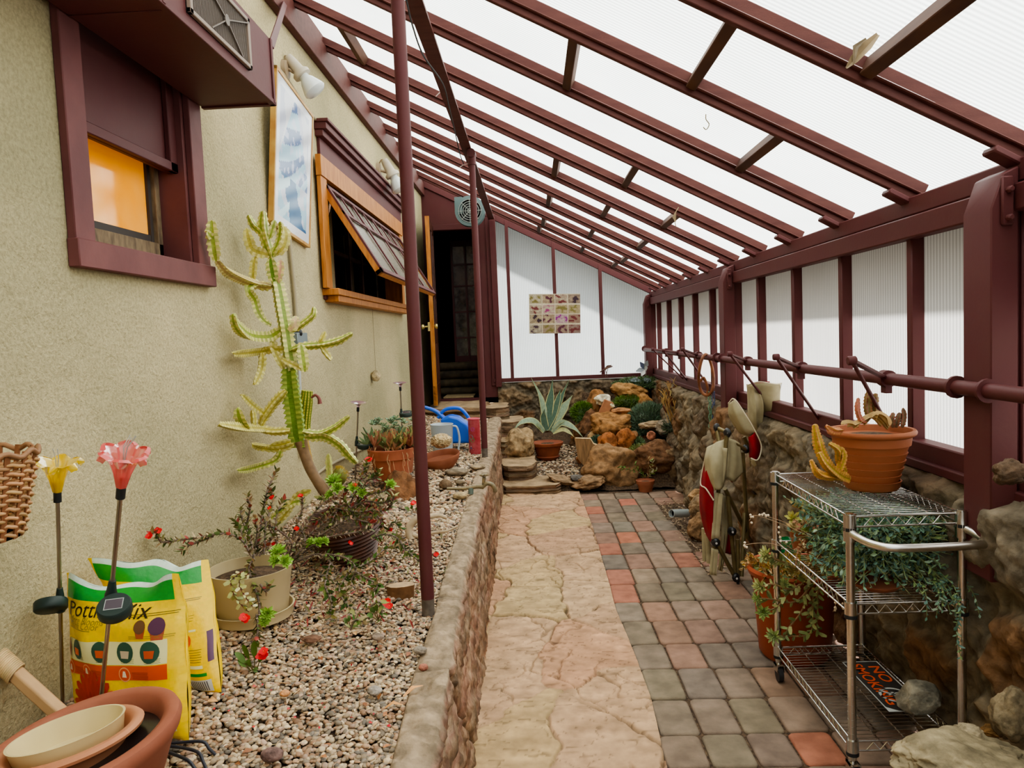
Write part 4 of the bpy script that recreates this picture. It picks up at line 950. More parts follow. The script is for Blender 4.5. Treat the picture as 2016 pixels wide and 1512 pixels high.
# ---- terracotta bowl with brain-like rock ----
tc_=aY(5.15,868,893);tc_.z=gz(tc_.x,tc_.y)
tbw=pot('terracotta_bowl','shallow terracotta bowl tipped toward the path, holding a cream knobbly stone',tc_,[(0,0),(.09,0),(.135,.05),(.148,.085),(.145,.095),(.137,.09),(.125,.055),(0,.04)],M_terra,M=Matrix.Rotation(.12,3,'X')@Matrix.Rotation(-.13,3,'Y'),cat='bowl')
mb=MB();vs_,fs_=ico(4);cl=[];out=[];bp=aY(5.15,869,868)
for p in vs_:
    w_=math.sin(p.x*16+3*math.sin(p.z*5))*math.sin(p.z*15+2*math.sin(p.x*6+p.y*4));out.append(bp+V((p.x*.075,p.y*.07,p.z*.052))*(1+.07*w_))
for f in fs_:
    p=vs_[f[0]];w_=math.sin(p.x*16+3*math.sin(p.z*5))*math.sin(p.z*15+2*math.sin(p.x*6+p.y*4));cl.append(mixc(S2(150,124,86),S2(214,192,150),.5+.5*w_))
mb.add(out,fs_,cl);obj('brain_stone',mb,M_rock,None,'cream knobbly brain-like stone sitting in the tipped terracotta bowl','stone')
# ---- blue watering can ----
wy=5.85;wc=aY(wy,890,872);wc.z=gz(wc.x,wy)
can=thing('watering_can','bright blue plastic watering can behind the terracotta bowl','watering can',wc)
M_blue=mat('blue_plastic',S2(44,104,214),.3,spec=.5)
def slab(mb,outline,y0_,y1_,holes=None):
    n=len(outline);vs=[aY(y0_,*p) for p in outline]+[aY(y0_,*p)+V((0,y1_-y0_,0)) for p in outline]
    fs=[(i,(i+1)%n,n+(i+1)%n,n+i) for i in range(n)]
    mb.add(vs,fs+[tuple(range(n-1,-1,-1)),tuple(range(n,2*n))],None,False)
mb=MB();slab(mb,[(866,826),(884,818),(902,822),(918,834),(926,848),(929,873),(880,874),(872,850)],wy,wy+.16);obj('can_body',mb,M_blue,can,bevel=.02,seg=3)
mb=MB();mb.tube(smooth([aY(wy+.08,*p) for p in((862,823),(874,808),(892,803),(908,806),(922,822),(927,838))],6),[.014]*31,10);obj('can_handle',mb,M_blue,can)
mb=MB();P_=smooth([aY(wy+.08,*p) for p in((886,836),(872,822),(858,810),(840,803),(822,800))],5);mb.tube(P_,[.022-.0005*i for i in range(len(P_))],12);obj('spout',mb,M_blue,can)
# ---- clear jug ----
jy=5.5;jc=aY(jy,871,868);jc.z=gz(jc.x,jy);M_jug=mat('cloudy_plastic',S2(206,216,220),.25,spec=.5,Transmission_Weight=.35,Alpha=.85)
jh=aY(jy,871,836).z-jc.z
jug=thing('measuring_jug','translucent white plastic jug in front of the blue watering can','jug',jc)
mb=MB();mb.lathe([(0,0),(.072,0),(.085,jh),(.089,jh+.004),(.086,jh+.006),(.08,jh),(.068,.006),(0,.006)],jc,36);obj('jug_body',mb,M_jug,jug)
mb=MB();mb.tube(smooth([jc+V(p) for p in((.08,0,jh*.95),(.115,-.0,jh*.9),(.13,0,jh*.55),(.11,0,jh*.15),(.075,0,jh*.12))],6),.008,8);obj('jug_handle',mb,M_jug,jug)
# ---- red tin ----
ry=5.75;rc=aY(ry,935,880);rc.z=gz(rc.x,ry);rh=aY(ry,935,824).z-rc.z;tinb=thing('red_tin','tall red printed tin standing between the blue watering can and the far pole','tin',rc)
R_=.047;M_red=mat('red_print',S2(160,52,60),.35,noise=(26,3),col2=S2(182,92,96))
mb=MB();mb.lathe([(0,0),(R_,0),(R_,rh),(R_-.004,rh),(R_-.004,.01),(0,.01)],rc,32);obj('tin_body',mb,M_red,tinb)
mb=MB();mb.lathe([(R_+.001,rh-.008),(R_+.004,rh),(R_,rh+.004),(R_-.003,rh)],rc,32);obj('tin_rim',mb,mat('pink_metal',S2(206,84,100),.3),tinb)
mb=MB()
def cyl(a,z,s,pts,col,mb_=None):
    vs=[rc+V((math.cos(-PI/2+a+x*s/R_)*(R_+.0008),math.sin(-PI/2+a+x*s/R_)*(R_+.0008),z+y*s)) for x,y in pts];mb.add(vs,[tuple(range(len(vs)))],col,False)
circ=[(math.cos(i*PI/8),math.sin(i*PI/8)) for i in range(16)]
cyl(-.2,rh*.72,.016,circ,S2(170,60,140));obj('printed_mark',mb,M_plast,tinb);mb=MB();cyl(-.55,rh*.5,.02,circ,S2(120,130,150));obj('printed_mark',mb,M_plast,tinb);mb=MB();cyl(-.3,rh*.42,.018,circ,S2(96,130,70));obj('printed_mark',mb,M_plast,tinb);mb=MB();cyl(-.6,rh*.2,.02,[(-1,-.8),(1,-.8),(0,.9)],S2(230,230,226));obj('printed_mark',mb,M_plast,tinb);mb=MB();cyl(-.6,rh*.2,.010,[(-1,-.8),(1,-.8),(0,.9)],S2(60,90,150));obj('printed_mark',mb,M_plast,tinb)

# ---- faucet with stones ----
fy=4.3;fct=thing('garden_tap','weathered brass garden tap leaning over the low path wall','tap',aY(fy,948,968))
M_tap=mat('aged_brass',S2(150,132,100),.45,metal=.5,noise=(40,4),col2=S2(110,104,84))
mb=MB();mb.tube([aY(fy,*p) for p in((880,962),(912,962),(940,958),(952,958))],[.009,.010,.012,.014],12);mb.tube(smooth([aY(fy,*p) for p in((948,960),(958,952),(968,954),(974,962),(975,969))],5),[.013]*20+[.010],12);mb.tube([aY(fy,952,958),aY(fy,953,938)],.010,10);obj('tap_body',mb,M_tap,fct)
mb=MB();q=aY(fy,953,935)
for a in range(3): mb.tube([q+V((.028*math.cos(a*2.1),.028*math.sin(a*2.1),0)),q,q+V((-.028*math.cos(a*2.1),-.028*math.sin(a*2.1),0))],.006,6)
obj('tap_handle',mb,M_tap,fct);mb=MB();mb.tube([aY(fy,927,972),aY(fy,927,960)],.016,12);obj('pipe_union',mb,mat('verdigris',S2(106,120,112),.5),fct)
STN=[(905,958,30,14,4.25,S2(176,154,118),'smooth tan oblong stone beside the garden tap'),(898,892,48,16,4.9,S2(150,134,112),'pale flat rough stone below the terracotta bowl'),(876,933,26,20,4.5,S2(130,106,82),'rounded brown rock just right of the front pole'),
 (533,1455,44,26,1.62,S2(140,112,104),'single large mauve-brown cobble low in the open gravel'),(742,1232,26,12,2.3,S2(150,132,116),'small flat grey stone left of the front pole foot'),(825,1248,28,14,2.22,S2(150,138,124),'grey cobble in front of the front pole foot'),(830,1254,20,13,2.1,S2(176,116,96),'reddish cobble in front of the front pole foot'),
 (735,1325,30,16,1.95,S2(168,158,146),'pale grey cobble in the gravel near the path wall'),(712,1018,40,14,3.5,S2(120,90,66),'dark flat stone behind the thorn plant'),(770,1152,26,14,2.75,S2(142,120,100),'small tan stone beside the wood block'),(612,1248,40,10,2.25,S2(120,88,70),'curled piece of dry bark right of the cream pot saucer'),
 (560,1350,22,12,1.9,S2(206,150,104),'orange-tan stone chip in the middle of the gravel'),(905,925,20,10,4.6,S2(146,128,104),'small grey stone between tap and terracotta bowl'),(940,905,30,12,5.1,S2(160,140,112),'flat stone beside the far pole'),(455,1345,10,10,1.9,S2(190,170,140),'small pale stone right of the potting mix bags')]
for i,(px,py,w_,h_,y_,c_,lab) in enumerate(STN):
    p=aY(y_,px,py);p.z=max(gz(p.x,p.y)+.004,min(p.z,gz(p.x,p.y)+.03));mb=MB();s_=S(1,y_);mb.rock(p,(w_*s_,w_*s_*.8,h_*s_*1.1),30+i,3,.16,1.2,M=Matrix.Identity(3),col=c_);obj('cobble' if w_<46 else 'rock',mb,M_rock,None,lab,'stone')
# ---- wood block, driftwood ----
p=aY(2.72,790,1172);p.z=gz(p.x,p.y)+.03;mb=MB();n=10;R1=[(S(28,2.72)*math.cos(i*2*PI/n)*(1+.12*math.sin(i*3)),.035*math.sin(i*2*PI/n)*(1+.1*math.cos(i*5))) for i in range(n)]
Mx=Matrix.Rotation(.25,3,'Z')
top_=[p+Mx@V((x,y,.022)) for x,y in R1];bot=[p+Mx@V((x*.92,y*.92,-.03)) for x,y in R1]
mb.add(top_+bot,[tuple(range(n))],S2(190,160,124),False);mb.add(top_+bot,[(i,n+i,n+(i+1)%n,(i+1)%n) for i in range(n)],S2(120,84,52),False)
obj('wood_block',mb,mat('cut_wood',None,.8,noise=(30,5),vary=.3,bump=(60,.4,.003)),None,'chunk of sawn petrified-looking wood on the gravel left of the front pole','wood block',bevel=.004)
M_drift=mat('bleached_wood',S2(206,186,156),.75,noise=(12,4),col2=S2(170,146,116))
mb=MB();dy=3.45
P_=smooth([aY(dy,*p) for p in((880,1020),(866,1015),(850,1016),(832,1018),(818,1024),(806,1038),(807,1056),(818,1070),(824,1078))],5)
mb.tube(P_,[.008+.010*min(1,i/25) for i in range(len(P_))],10)
mb.tube(smooth([aY(dy,*p) for p in((812,1052),(828,1056),(852,1049),(878,1046),(902,1036))],4),[.011,.011,.011,.010,.010,.009,.009,.008,.008,.008,.007,.007,.006,.006,.006,.005,.005],8)
mb.tube(smooth([aY(dy,*p) for p in((818,1070),(840,1070),(862,1074),(880,1078))],4),[.013,.012,.011,.01,.009,.008,.008,.007,.007,.006,.006,.005,.005],8)
obj('driftwood',mb,M_drift,None,'bleached forked driftwood branch lying behind the front pole','driftwood')
mb=MB();mb.tube(smooth([aY(4.1,*p) for p in((905,1030),(893,1016),(880,1008))],4),.006,6);obj('twig',mb,M_brn,None,'short dark twig near the path wall behind the driftwood','twig')
for k,(pa,pb,y_) in enumerate((((795,1372),(833,1350),1.95),((758,1395),(792,1388),1.85),((612,1262),(650,1240),2.25))):
    a=aZ(gz(-.5,y_)+.015,*pa);b=aZ(gz(-.5,y_)+.02,*pb);mb=MB();mb.leaf([a,a.lerp(b,.5)+V((0,0,.008)),b],[.004,.009,.002],(0,0,1),S2(206,150,90),fold=.5);obj('dry_husk',mb,M_leaf,None,['curled tan husk near the path wall edge, farther of two','orange-brown husk near the path wall edge, nearer of two','pale dry leaf lying right of the cream pot'][k],'husk')
# ================= SOLAR STAKE FLOWERS =================
def stake(kind,label,hx,hy,bx,by,ex,ey,y0_,y1_,hw,cup,petal,disc,discr,group=None):
    b=aY(y0_,bx,by);e=aY(y1_,ex,ey);e.z=min(e.z,gz(e.x,e.y));t=thing('solar_flower',label,'garden light',e,group)
    mb=MB();mb.tube([e,b],.0048,10);obj('metal_stem',mb,mat('brushed_steel',(.42,.38,.34),.3,metal=1.),t)
    up=(b-e).normalized();M=axisM(up)
    mb=MB();mb.lathe([(.004,-.028),(.009,-.026),(.009,0),(.006,.002)],b,14,M);obj('stem_collar',mb,M_black,t)
    m=mat(kind+'_acrylic',petal,.12,spec=.7,Transmission_Weight=.45,Alpha=.93)
    mb=MB();Hh=cup;n=6
    rp_=[(.010,0),(.013,Hh*.18),(.017,Hh*.4),(.024,Hh*.66),(.034,Hh*.9),(.046,Hh*1.0),(hw*.85,Hh*1.03),(hw,Hh*.93),(hw*1.03,Hh*.84)]
    if kind=='lilac': rp_=[(.006,0),(.01,.012),(.022,.022),(.036,.028),(hw,.032)]
    for k in range(n):
        vs=[];fs=[];m_=7
        for i,(r,z) in enumerate(rp_):
            wd=.62 if i<5 or kind=='lilac' else .62*(1-(i-4)/5.2)
            for j in range(m_):
                s=(j/(m_-1)-.5)*2;a=k*2*PI/n+s*wd*.95*(1.0)
                rr=r*(1+.05*math.cos(s*PI))-(.10*r*s*s if i>5 else 0)
                vs.append(b+M@V((rr*math.cos(a),rr*math.sin(a),z-.12*r*s*s*(i>4))))
        for i in range(len(rp_)-1):
            for j in range(m_-1): fs.append((i*m_+j,i*m_+j+1,(i+1)*m_+j+1,(i+1)*m_+j))
        mb.add(vs,fs)
    obj('petal_cup',mb,m,t)
    if kind!='lilac':
        mb=MB()
        for k in range(4): mb.tube([b+M@V((0,0,Hh*.5)),b+M@V((.004*math.cos(k*2),.004*math.sin(k*2),Hh*1.1)),b+M@V(((.012 if kind=='red' else -.004)+.006*math.cos(k*2),.006*math.sin(k*2),Hh*1.38))],.0012,5)
        obj('stamen_fibres',mb,mat('clear_fibre',S2(225,225,218),.1,Transmission_Weight=.6),t)
        mb=MB();mb.lathe([(.005,.0),(.0075,.0),(.0075,.028),(.004,.03)],b,12,M);obj('lamp_core',mb,mat(kind+'_core',mixc(petal,(.2,.1,.05),.35),.3),t)
    dp=aY(disc[2],disc[0],disc[1]);L_=(b-e).length
    kx=((dp-e).dot(up));on=e+up*kx;on_t=on+up*.028
    mb=MB();mb.lathe([(.0115,-.028),(.0125,.0),(.010,.01),(.007,.035)],on,14,M);hub=(dp-on).normalized()*.02
    obj('stake_collar',mb,mat('dark_green_plastic',S2(40,54,50),.45),t)
    dm=axisM(disc[3]);mb=MB();mb.lathe([(0,-.013),(discr*.9,-.013),(discr,-.009),(discr,.009),(discr*.93,.013),(0,.013)],dp,36,dm);so_=obj('solar_disc',mb,_m['dark_green_plastic'],t)
    mb=MB();q=discr*.48
    mb.add([dp+dm@V((x,y,.0138)) for x,y in((-q,-q*.8),(q,-q*.8),(q,q*.8),(-q,q*.8))],[(0,1,2,3)],S2(84,76,84),False);mb.add([dp+dm@V((x,y,.0136)) for x,y in((-q*1.1,-q*.92),(q*1.1,-q*.92),(q*1.1,q*.92),(-q*1.1,q*.92))],[(0,1,2,3)],S2(160,164,160),False)
    obj('solar_cell',mb,mat('solar_cell',None,.15,spec=.7),so_);return t
stake('yellow','yellow acrylic lily solar light on a steel stake against the stucco wall',112,905,113,968,122,1376,1.72,1.80,.056,.078,S2(244,206,12),(100,1192,1.735,(-.25,.5,.9)),.037)
stake('red','pink-red acrylic lily solar light on a leaning steel stake in front of the potting mix',247,890,239,958,178,1372,1.42,1.60,.047,.080,S2(236,110,106),(226,1198,1.45,(.15,-.45,.88)),.033)
stake('lilac','lilac metal flower light on a stake beside the aloe pot, nearer of two',0,0,705,802,697,905,4.55,4.6,.05,.05,S2(176,140,150),(719,877,4.5,(0,-.2,1)),.05)
stake('lilac','lilac metal flower light rising above the blue-green aloe, farther of two',0,0,788,762,790,830,5.2,5.25,.05,.05,S2(176,140,150),(800,815,5.2,(0,-.2,1)),.05)
# ================= POTTING MIX BAGS =================
M_bag=mat('glossy_bag_film',None,.27,bump=(14,.35,.012),spec=.55)
YEL=S2(246,206,8);GRN=S2(10,150,50);WHT=S2(206,222,208)
def bag(label,BL,BR,TR,TL,full):
    c=(BL+BR)/2;t=thing('potting_mix_bag',label,'bag',V((c.x,c.y,min(BL.z,BR.z))))
    n0=(BR-BL).cross(TL-BL).normalized();n0=n0 if n0.y<0 else -n0
    Tk=.055
    def fn(u,v,o=0,side=1):
        P=(BL*(1-u)+BR*u)*(1-v)+(TL*(1-u)+TR*u)*v
        uu=min(max(u,0),1);vv=min(max(v,0),1)
        b=Tk*(math.sin(PI*uu)**.45 if 0<uu<1 else 0)*(min(1,(1-vv)*3.2)**.7)*(.25+.75*min(1,vv*6)**.5 if vv<.2 else 1)
        wr=.006*mnoise.noise(V((u*5,v*5,side*3+(0 if full else 9))))+.004*math.sin(u*13+v*7)*(1-abs(2*v-1))
        top=.020*math.sin(u*PI*2.6+(0 if full else 1))*max(0,(vv-.80)/.20)
        dz=-.022*math.sin(PI*u*1.0)**2*max(0,(v-.8)/.2)*(1.6 if full else 1.)
        return P+n0*(side*(b+wr)+top+o)+V((0,0,dz+.006*math.sin(u*15)*max(0,(v-.85)/.15)))
    nu_,nv_=44,60;mb=MB()
    for side in(1,-1):
        vs=[fn(i/nu_,j/nv_,0,side) for j in range(nv_+1) for i in range(nu_+1)];fs=[];cl=[]
        for j in range(nv_):
            for i in range(nu_):
                a=j*(nu_+1)+i;fs.append((a,a+1,a+nu_+2,a+nu_+1));v=(j+.5)/nv_;u=(i+.5)/nu_
                c_=YEL if v<.845 or (u<.04 or u>.955) else (GRN if v<.962 else WHT)
                cl.append(jit(c_,.05))
        mb.add(vs,fs,cl)
    obj('bag_body',mb,M_bag,t)
    # printing
    mb=MB();K_=1.15 if full else 1.
    def patch(u0,u1,v0,v1,col,o=.0012,sk=0.,nn=14):
        u0=min(u0*K_,.99);u1=min(u1*K_,.995)
        vs=[fn(u0+(u1-u0)*i/nn,v0+(v1-v0)*j/6+sk*(u0+(u1-u0)*i/nn-u0),o) for j in range(7) for i in range(nn+1)]
        mb.add(vs,[(j*(nn+1)+i,j*(nn+1)+i+1,(j+1)*(nn+1)+i+1,(j+1)*(nn+1)+i) for j in range(6) for i in range(nn)],col)
    def disc(u,v,r,col,o=.0024,sx=1.,pts=None):
        u=u*K_;n=18;W=(BR-BL).length;Hh=(TL-BL).length
        if pts is None: pts=[(math.cos(k*2*PI/n),math.sin(k*2*PI/n)) for k in range(n)]
        vs=[fn(u+x*r*sx/W,v+y*r/Hh,o) for x,y in pts];vs.append(fn(u,v,o));k=len(pts)
        mb.add(vs,[(i,(i+1)%k,k) for i in range(k)],col)
    W=(BR-BL).length;Hh=(TL-BL).length
    def txt(s,u,v,size,col,sk=.0,bold=False,shear=.25): textmb(mb,s,lambda x,y:fn(u*K_+x/W*1.12,v+y/Hh+sk*x/W,.0016),col,size,bold,shear)
    def lines(u0,u1,v,k,dv,col=S2(120,110,50),sk=.0,hh=.0035):
        for i in range(k): patch(u0,u1-(.06*((i*7)%3)/2)*(u1-u0)*4*.2,v-i*dv,v-i*dv+hh,col,.0016,sk,6)
    if full:
        txt('Potting Mix',.06,.735,.052,S2(52,42,20),.02,False,.2)
        txt('More Blooms',.07,.695,.022,S2(150,130,30));txt('More Color',.07,.665,.022,S2(150,130,30))
        lines(.07,.3,.655,1,.01);lines(.56,.86,.765,2,.012,S2(96,84,40),.05)
        # two little flower pots
        for u_,r_ in((.655,.015),(.75,.019)):
            disc(u_,.675,r_*1.1,S2(176,84,50),.0018,1,[(-.6,-1),(.6,-1),(.9,.6),(-.9,.6)]);disc(u_,.70,r_,S2(88,48,76) if u_>.7 else S2(110,76,50),.0026)
        lines(.58,.84,.638,2,.012,S2(150,130,40),.03)
        patch(.0,.80,.43,.575,S2(236,230,168),.0012,.05);patch(.0,.80,.335,.425,S2(226,84,24),.0012,.05)
        for i,(u_,c_) in enumerate(((.17,S2(232,110,70)),(.37,S2(206,90,50)),(.55,S2(200,180,150)),(.71,S2(190,80,50)))):
            v_=.515+.045*u_;disc(u_,v_,.024,S2(44,84,66),.0024);disc(u_,v_-.008,.013,c_,.0034,1,[(-.8,-.8),(.8,-.8),(1,.5),(-1,.5)]);lines(u_-.03,u_+.06,v_-.045,4,.008,S2(130,130,90),.05,.002)
        disc(.06,.51,.008,S2(150,84,50),.0024,1,[(-.5,-2.4),(.5,-2.4),(1,0),(0,3),(-1,0)])
        for u_ in(.07,.24,.54):
            v_=.375+.05*u_;disc(u_,v_,.017,S2(240,170,120),.0018);disc(u_,v_,.014,S2(226,84,24),.0024);disc(u_,v_,.008,S2(244,226,200),.003,1,[(-.8,-.8),(.8,-.8),(.4,1),(-.4,1)]);lines(u_+.05,u_+.16,v_+.015,6,.008,S2(160,50,20),.05,.0025)
        # flower
        fu,fv=.34,.155
        for ring_,n_,r0,o_ in((0,22,.092,.002),(1,18,.07,.003),(2,12,.042,.004)):
            for k in range(n_):
                a=k*2*PI/n_+ring_*.15
                if math.sin(a)<-.55: continue
                c_=mixc(S2(214,54,20),S2(168,30,18),ring_*.3+random.random()*.3);pts=[(0,0),(.10,.35),(.13,.7),(.08,.93),(0,1),(-.08,.93),(-.13,.7),(-.10,.35)]
                n2=[(x*math.cos(a-PI/2)-y*math.sin(a-PI/2),x*math.sin(a-PI/2)+y*math.cos(a-PI/2)) for x,y in pts]
                mb.add([fn(fu+x*r0/W,fv+y*r0/Hh,o_+.0006*(k%2)) for x,y in n2],[tuple(range(8))],c_)
        disc(fu,fv,.018,S2(120,40,30),.006)
        patch(.6,.83,.07,.30,S2(250,214,40),.0012,.03)
        for i in range(3): disc(.64+.07*i,.275+.004*i,.014,S2(20,140,60),.0024,1,[(-.8,-1),(.8,-1),(1,1),(-1,1)])
        lines(.62,.81,.235,7,.018,S2(110,96,40),.03,.004);patch(.6,.83,.06,.085,S2(232,230,176),.0018,.03)
    else:
        lines(.55,.95,.74,2,.012,S2(96,84,40));lines(.6,.9,.62,3,.02,S2(150,130,40));patch(.62,.9,.5,.515,S2(232,230,176))
        disc(.78,.44,.03,S2(230,90,30));lines(.76,.93,.36,6,.018,S2(110,96,40));patch(.76,.93,.22,.245,S2(232,230,176));patch(.74,.95,.16,.185,S2(20,140,60))
        patch(.78,.97,.03,.13,S2(200,202,204),.0018)
        for i in range(9): patch(.80+.017*i,.807+.017*i,.04,.12,S2(70,72,84),.0026,0,2)
        patch(.965,.995,.26,.48,S2(90,50,90),.0012,0)
    obj('bag_print',mb,mat('bag_ink',None,.3,spec=.5),t)
    return t
z_=gz(-1.1,1.8)
bag('front yellow and green potting mix bag with a red flower print',V((-1.20,1.80,z_+.0)),aZ(z_-.005,372,1458),aY(1.76,364,1128),aX(-1.215,131,1128),True)
z_=gz(-1.,1.95)
bag('rear yellow and green potting mix bag, half hidden, barcode at its foot',V((-1.2,2.08,z_)),aZ(z_,436,1362),aY(2.06,413,1102),aX(-1.22,183,1092),False)
# ================= STACKED BOWLS, BASKET, FORK, LEG =================
by=1.36;bcn=aY(by,160,1464)
def tiltM(px,py,ang,cosv):
    d=-ray(px,py).normalized();r=RM.transposed()@V((1,0,0));r=(r-d*r.dot(d)).normalized();u=d.cross(r);u=u if (RM@u).y<0 else -u
    n=(d*cosv+(r*math.sin(ang)+u*math.cos(ang))*math.sqrt(1-cosv**2)).normalized();x=(r*math.cos(ang)-u*math.sin(ang));x=(x-n*x.dot(n)).normalized();y=n.cross(x)
    return Matrix((x,y,n)).transposed()
Mb=tiltM(160,1464,-.46,.40)
clay=pot('clay_bowl','large tilted terracotta bowl filling the bottom left corner',bcn-Mb@V((0,0,.13)),[(0,0),(.10,0),(.125,.02),(.165,.10),(.178,.115),(.184,.13),(.180,.142),(.166,.146),(.152,.14),(.140,.11),(.115,.03),(0,.022)],mat('worn_terracotta',S2(170,106,82),.7,noise=(6,5),col2=S2(144,84,62),bump=(50,.15,.002)),64,Mb,cat='bowl')
mb=MB();mb.lathe([(.139,.108),(.112,.032),(0,.024)],bcn-Mb@V((0,0,.128)),48,Mb);obj('glazed_interior',mb,mat('dark_glaze',S2(54,46,44),.2,noise=(6,4),col2=S2(26,22,22),spec=.7),clay)
ic=aY(by-.0,138,1456);M2b=tiltM(138,1456,-.40,.34)
inner=pot('nested_pot','orange terracotta pot nested inside the large clay bowl',ic-M2b@V((0,0,.075)),[(0,0),(.07,0),(.088,.055),(.104,.066),(.116,.07),(.118,.076),(.113,.082),(.102,.082),(.095,.074),(.06,.012),(0,.012)],mat('terracotta_light',S2(194,136,100),.75,noise=(7,4),col2=S2(172,112,78)),48,M2b,sx=1.12,sy=1.0)
oc=aY(by-.0,133,1443)
pot('cream_oval_pot','cream oval plastic pot nested inside the orange terracotta pot',oc-M2b@V((0,0,.05)),[(0,0),(.075,0),(.083,.01),(.092,.055),(.094,.058),(.090,.058),(.079,.012),(0,.010)],mat('cream_plastic',S2(218,200,150),.35,noise=(9,3),col2=S2(206,186,138)),48,M2b,sx=1.10,sy=.86)
# basket at the left edge
kc_=aY(1.5,-55,985);bk=thing('wicker_basket','woven wicker basket cut by the left edge, hanging against the stucco wall','basket',kc_-V((0,0,.08)))
rnd=random.Random(8);mb=MB()
for k in range(9):
    z=-.075+.0185*k;r=.085+.0040*k
    for s_ in(0,PI/9):
        mb.tube([kc_+V(((r+.006*math.sin(9*a+s_*9))*math.cos(a),(r+.006*math.sin(9*a+s_*9))*math.sin(a),z+.004*math.cos(9*a+s_*9)+rnd.uniform(-.001,.001))) for a in [i*2*PI/72 for i in range(73)]],.0042,6,jit(S2(184,142,100),.2,rnd),cap=False)
mb.tube([kc_+V((.125*math.cos(a),.125*math.sin(a),.095+.006*math.sin(12*a))) for a in [i*2*PI/72 for i in range(73)]],.006,6,S2(150,110,78),cap=False)
obj('woven_rods',mb,M_vc,bk);mb=MB()
for k in range(18):
    a=k*2*PI/18;mb.beam(kc_+V((.085*math.cos(a),.085*math.sin(a),-.085)),kc_+V((.123*math.cos(a),.123*math.sin(a),.10)),.012,.004,(math.cos(a),math.sin(a),0),S2(140,92,60))
mb.lathe([(0,-.085),(.085,-.085)],kc_,24,col=S2(110,76,50));obj('uprights',mb,M_vc,bk)
# wooden seat frame with rope, left edge
lg=thing('rustic_stool','light wood stool frame with rope-wound rail, cut by the left edge behind the clay bowl','stool',aZ(gz(-1.1,1.7),30,1440))
a_=aY(1.66,-40,1262);b_=aY(1.60,135,1420);mb=MB();mb.beam(a_,b_,.028,.032);obj('seat_rail',mb,mat('pale_wood',S2(206,168,124),.6,noise=(5,4),col2=S2(180,138,96)),lg,bevel=.006,seg=2)
mb=MB();d_=(b_-a_).normalized()
for k in range(26):
    p=a_+d_*(.004+.0048*k);q=[p+V((0,0,0))+d_.cross(V((0,1,0))).normalized()*(.024*math.sin(t_))+V((0,1,0))*(.022*math.cos(t_)) for t_ in [i*2*PI/14 for i in range(15)]]
    mb.tube(q,.0028,5,jit(S2(214,184,136),.12,rnd),cap=False)
obj('rope_winding',mb,M_vc,lg);mb=MB();mb.tube([aY(1.75,-20,1320),aY(1.72,45,1432)],[.017,.015],10);obj('leg',mb,mat('dark_turned_wood',S2(112,76,52),.6,noise=(20,4),col2=S2(84,54,38)),lg)
# hand cultivator
fk=thing('hand_cultivator','black three-tined hand cultivator lying on the gravel beside the clay bowl','garden tool',aZ(.6,350,1480))
zt3=gz(-.9,1.45)
for k,P_ in enumerate((((300,1466),(350,1462),(398,1460),(412,1474),(424,1486)),((300,1468),(345,1470),(388,1480),(400,1500),(410,1525)),((300,1470),(340,1484),(370,1497),(385,1515)))):
    mb=MB();pts=[aZ(zt3+.03+(0 if i<3 else -.015*(i-2)),*p) for i,p in enumerate(P_)];pts[0].z-=.0;mb.tube(smooth(pts,5),.0038,8);obj('tine',mb,mat('black_steel',S2(46,46,54),.4),fk)
mb=MB();mb.tube([aZ(zt3+.03,300,1468),aZ(zt3+.03,262,1474)],.008,10);obj('handle',mb,_m['black_steel'],fk)
# ================= WIRE CART =================
X0,X1,YA,YB=.985,1.335,2.33,3.05
zt=aY(YA,1672,1018).z;zm=aY(YA,1672,1190).z;zb=aY(YA,1672,1460).z
cart=thing('wire_cart','chrome three-shelf wire cart with a looped push handle beside the stone wall','cart',((X0+X1)/2,(YA+YB)/2,0))
pr=.0155
for i,(x,y) in enumerate(((X0,YA),(X1,YA),(X0,YB),(X1,YB))):
    mb=MB();mb.tube([(x,y,.085),(x,y,zt+.012)],pr*.86,20)
    for k in range(34): mb.tube([(x,y,.10+k*.0235),(x,y,.1015+k*.0235)],pr*.9,16)
    p=obj('post',mb,M_steel,cart)
    for z in(zb,zm,zt):
        mb=MB();mb.tube([(x,y,z-.032),(x,y,z+.008)],pr*1.25,20);obj('collar',mb,M_steel,p)
        mb=MB();mb.tube([(x,y,z-.044),(x,y,z-.033)],pr*1.28,20);obj('clip_ring',mb,M_black,p)
    mb=MB();mb.tube([(x,y,.085),(x,y,.06)],.012,10);mb.box((x-.016,y-.03,.045),(x-.012,y+.02,.075));mb.box((x+.012,y-.03,.045),(x+.016,y+.02,.075));mb.box((x-.016,y-.02,.068),(x+.016,y+.015,.075));w_=obj('caster_fork',mb,M_steel,p)
    mb=MB();mb.tube([(x-.010,y-.01,.030),(x+.010,y-.01,.030)],.030,20);obj('caster_wheel',mb,mat('dark_rubber',S2(52,50,52),.5),p)
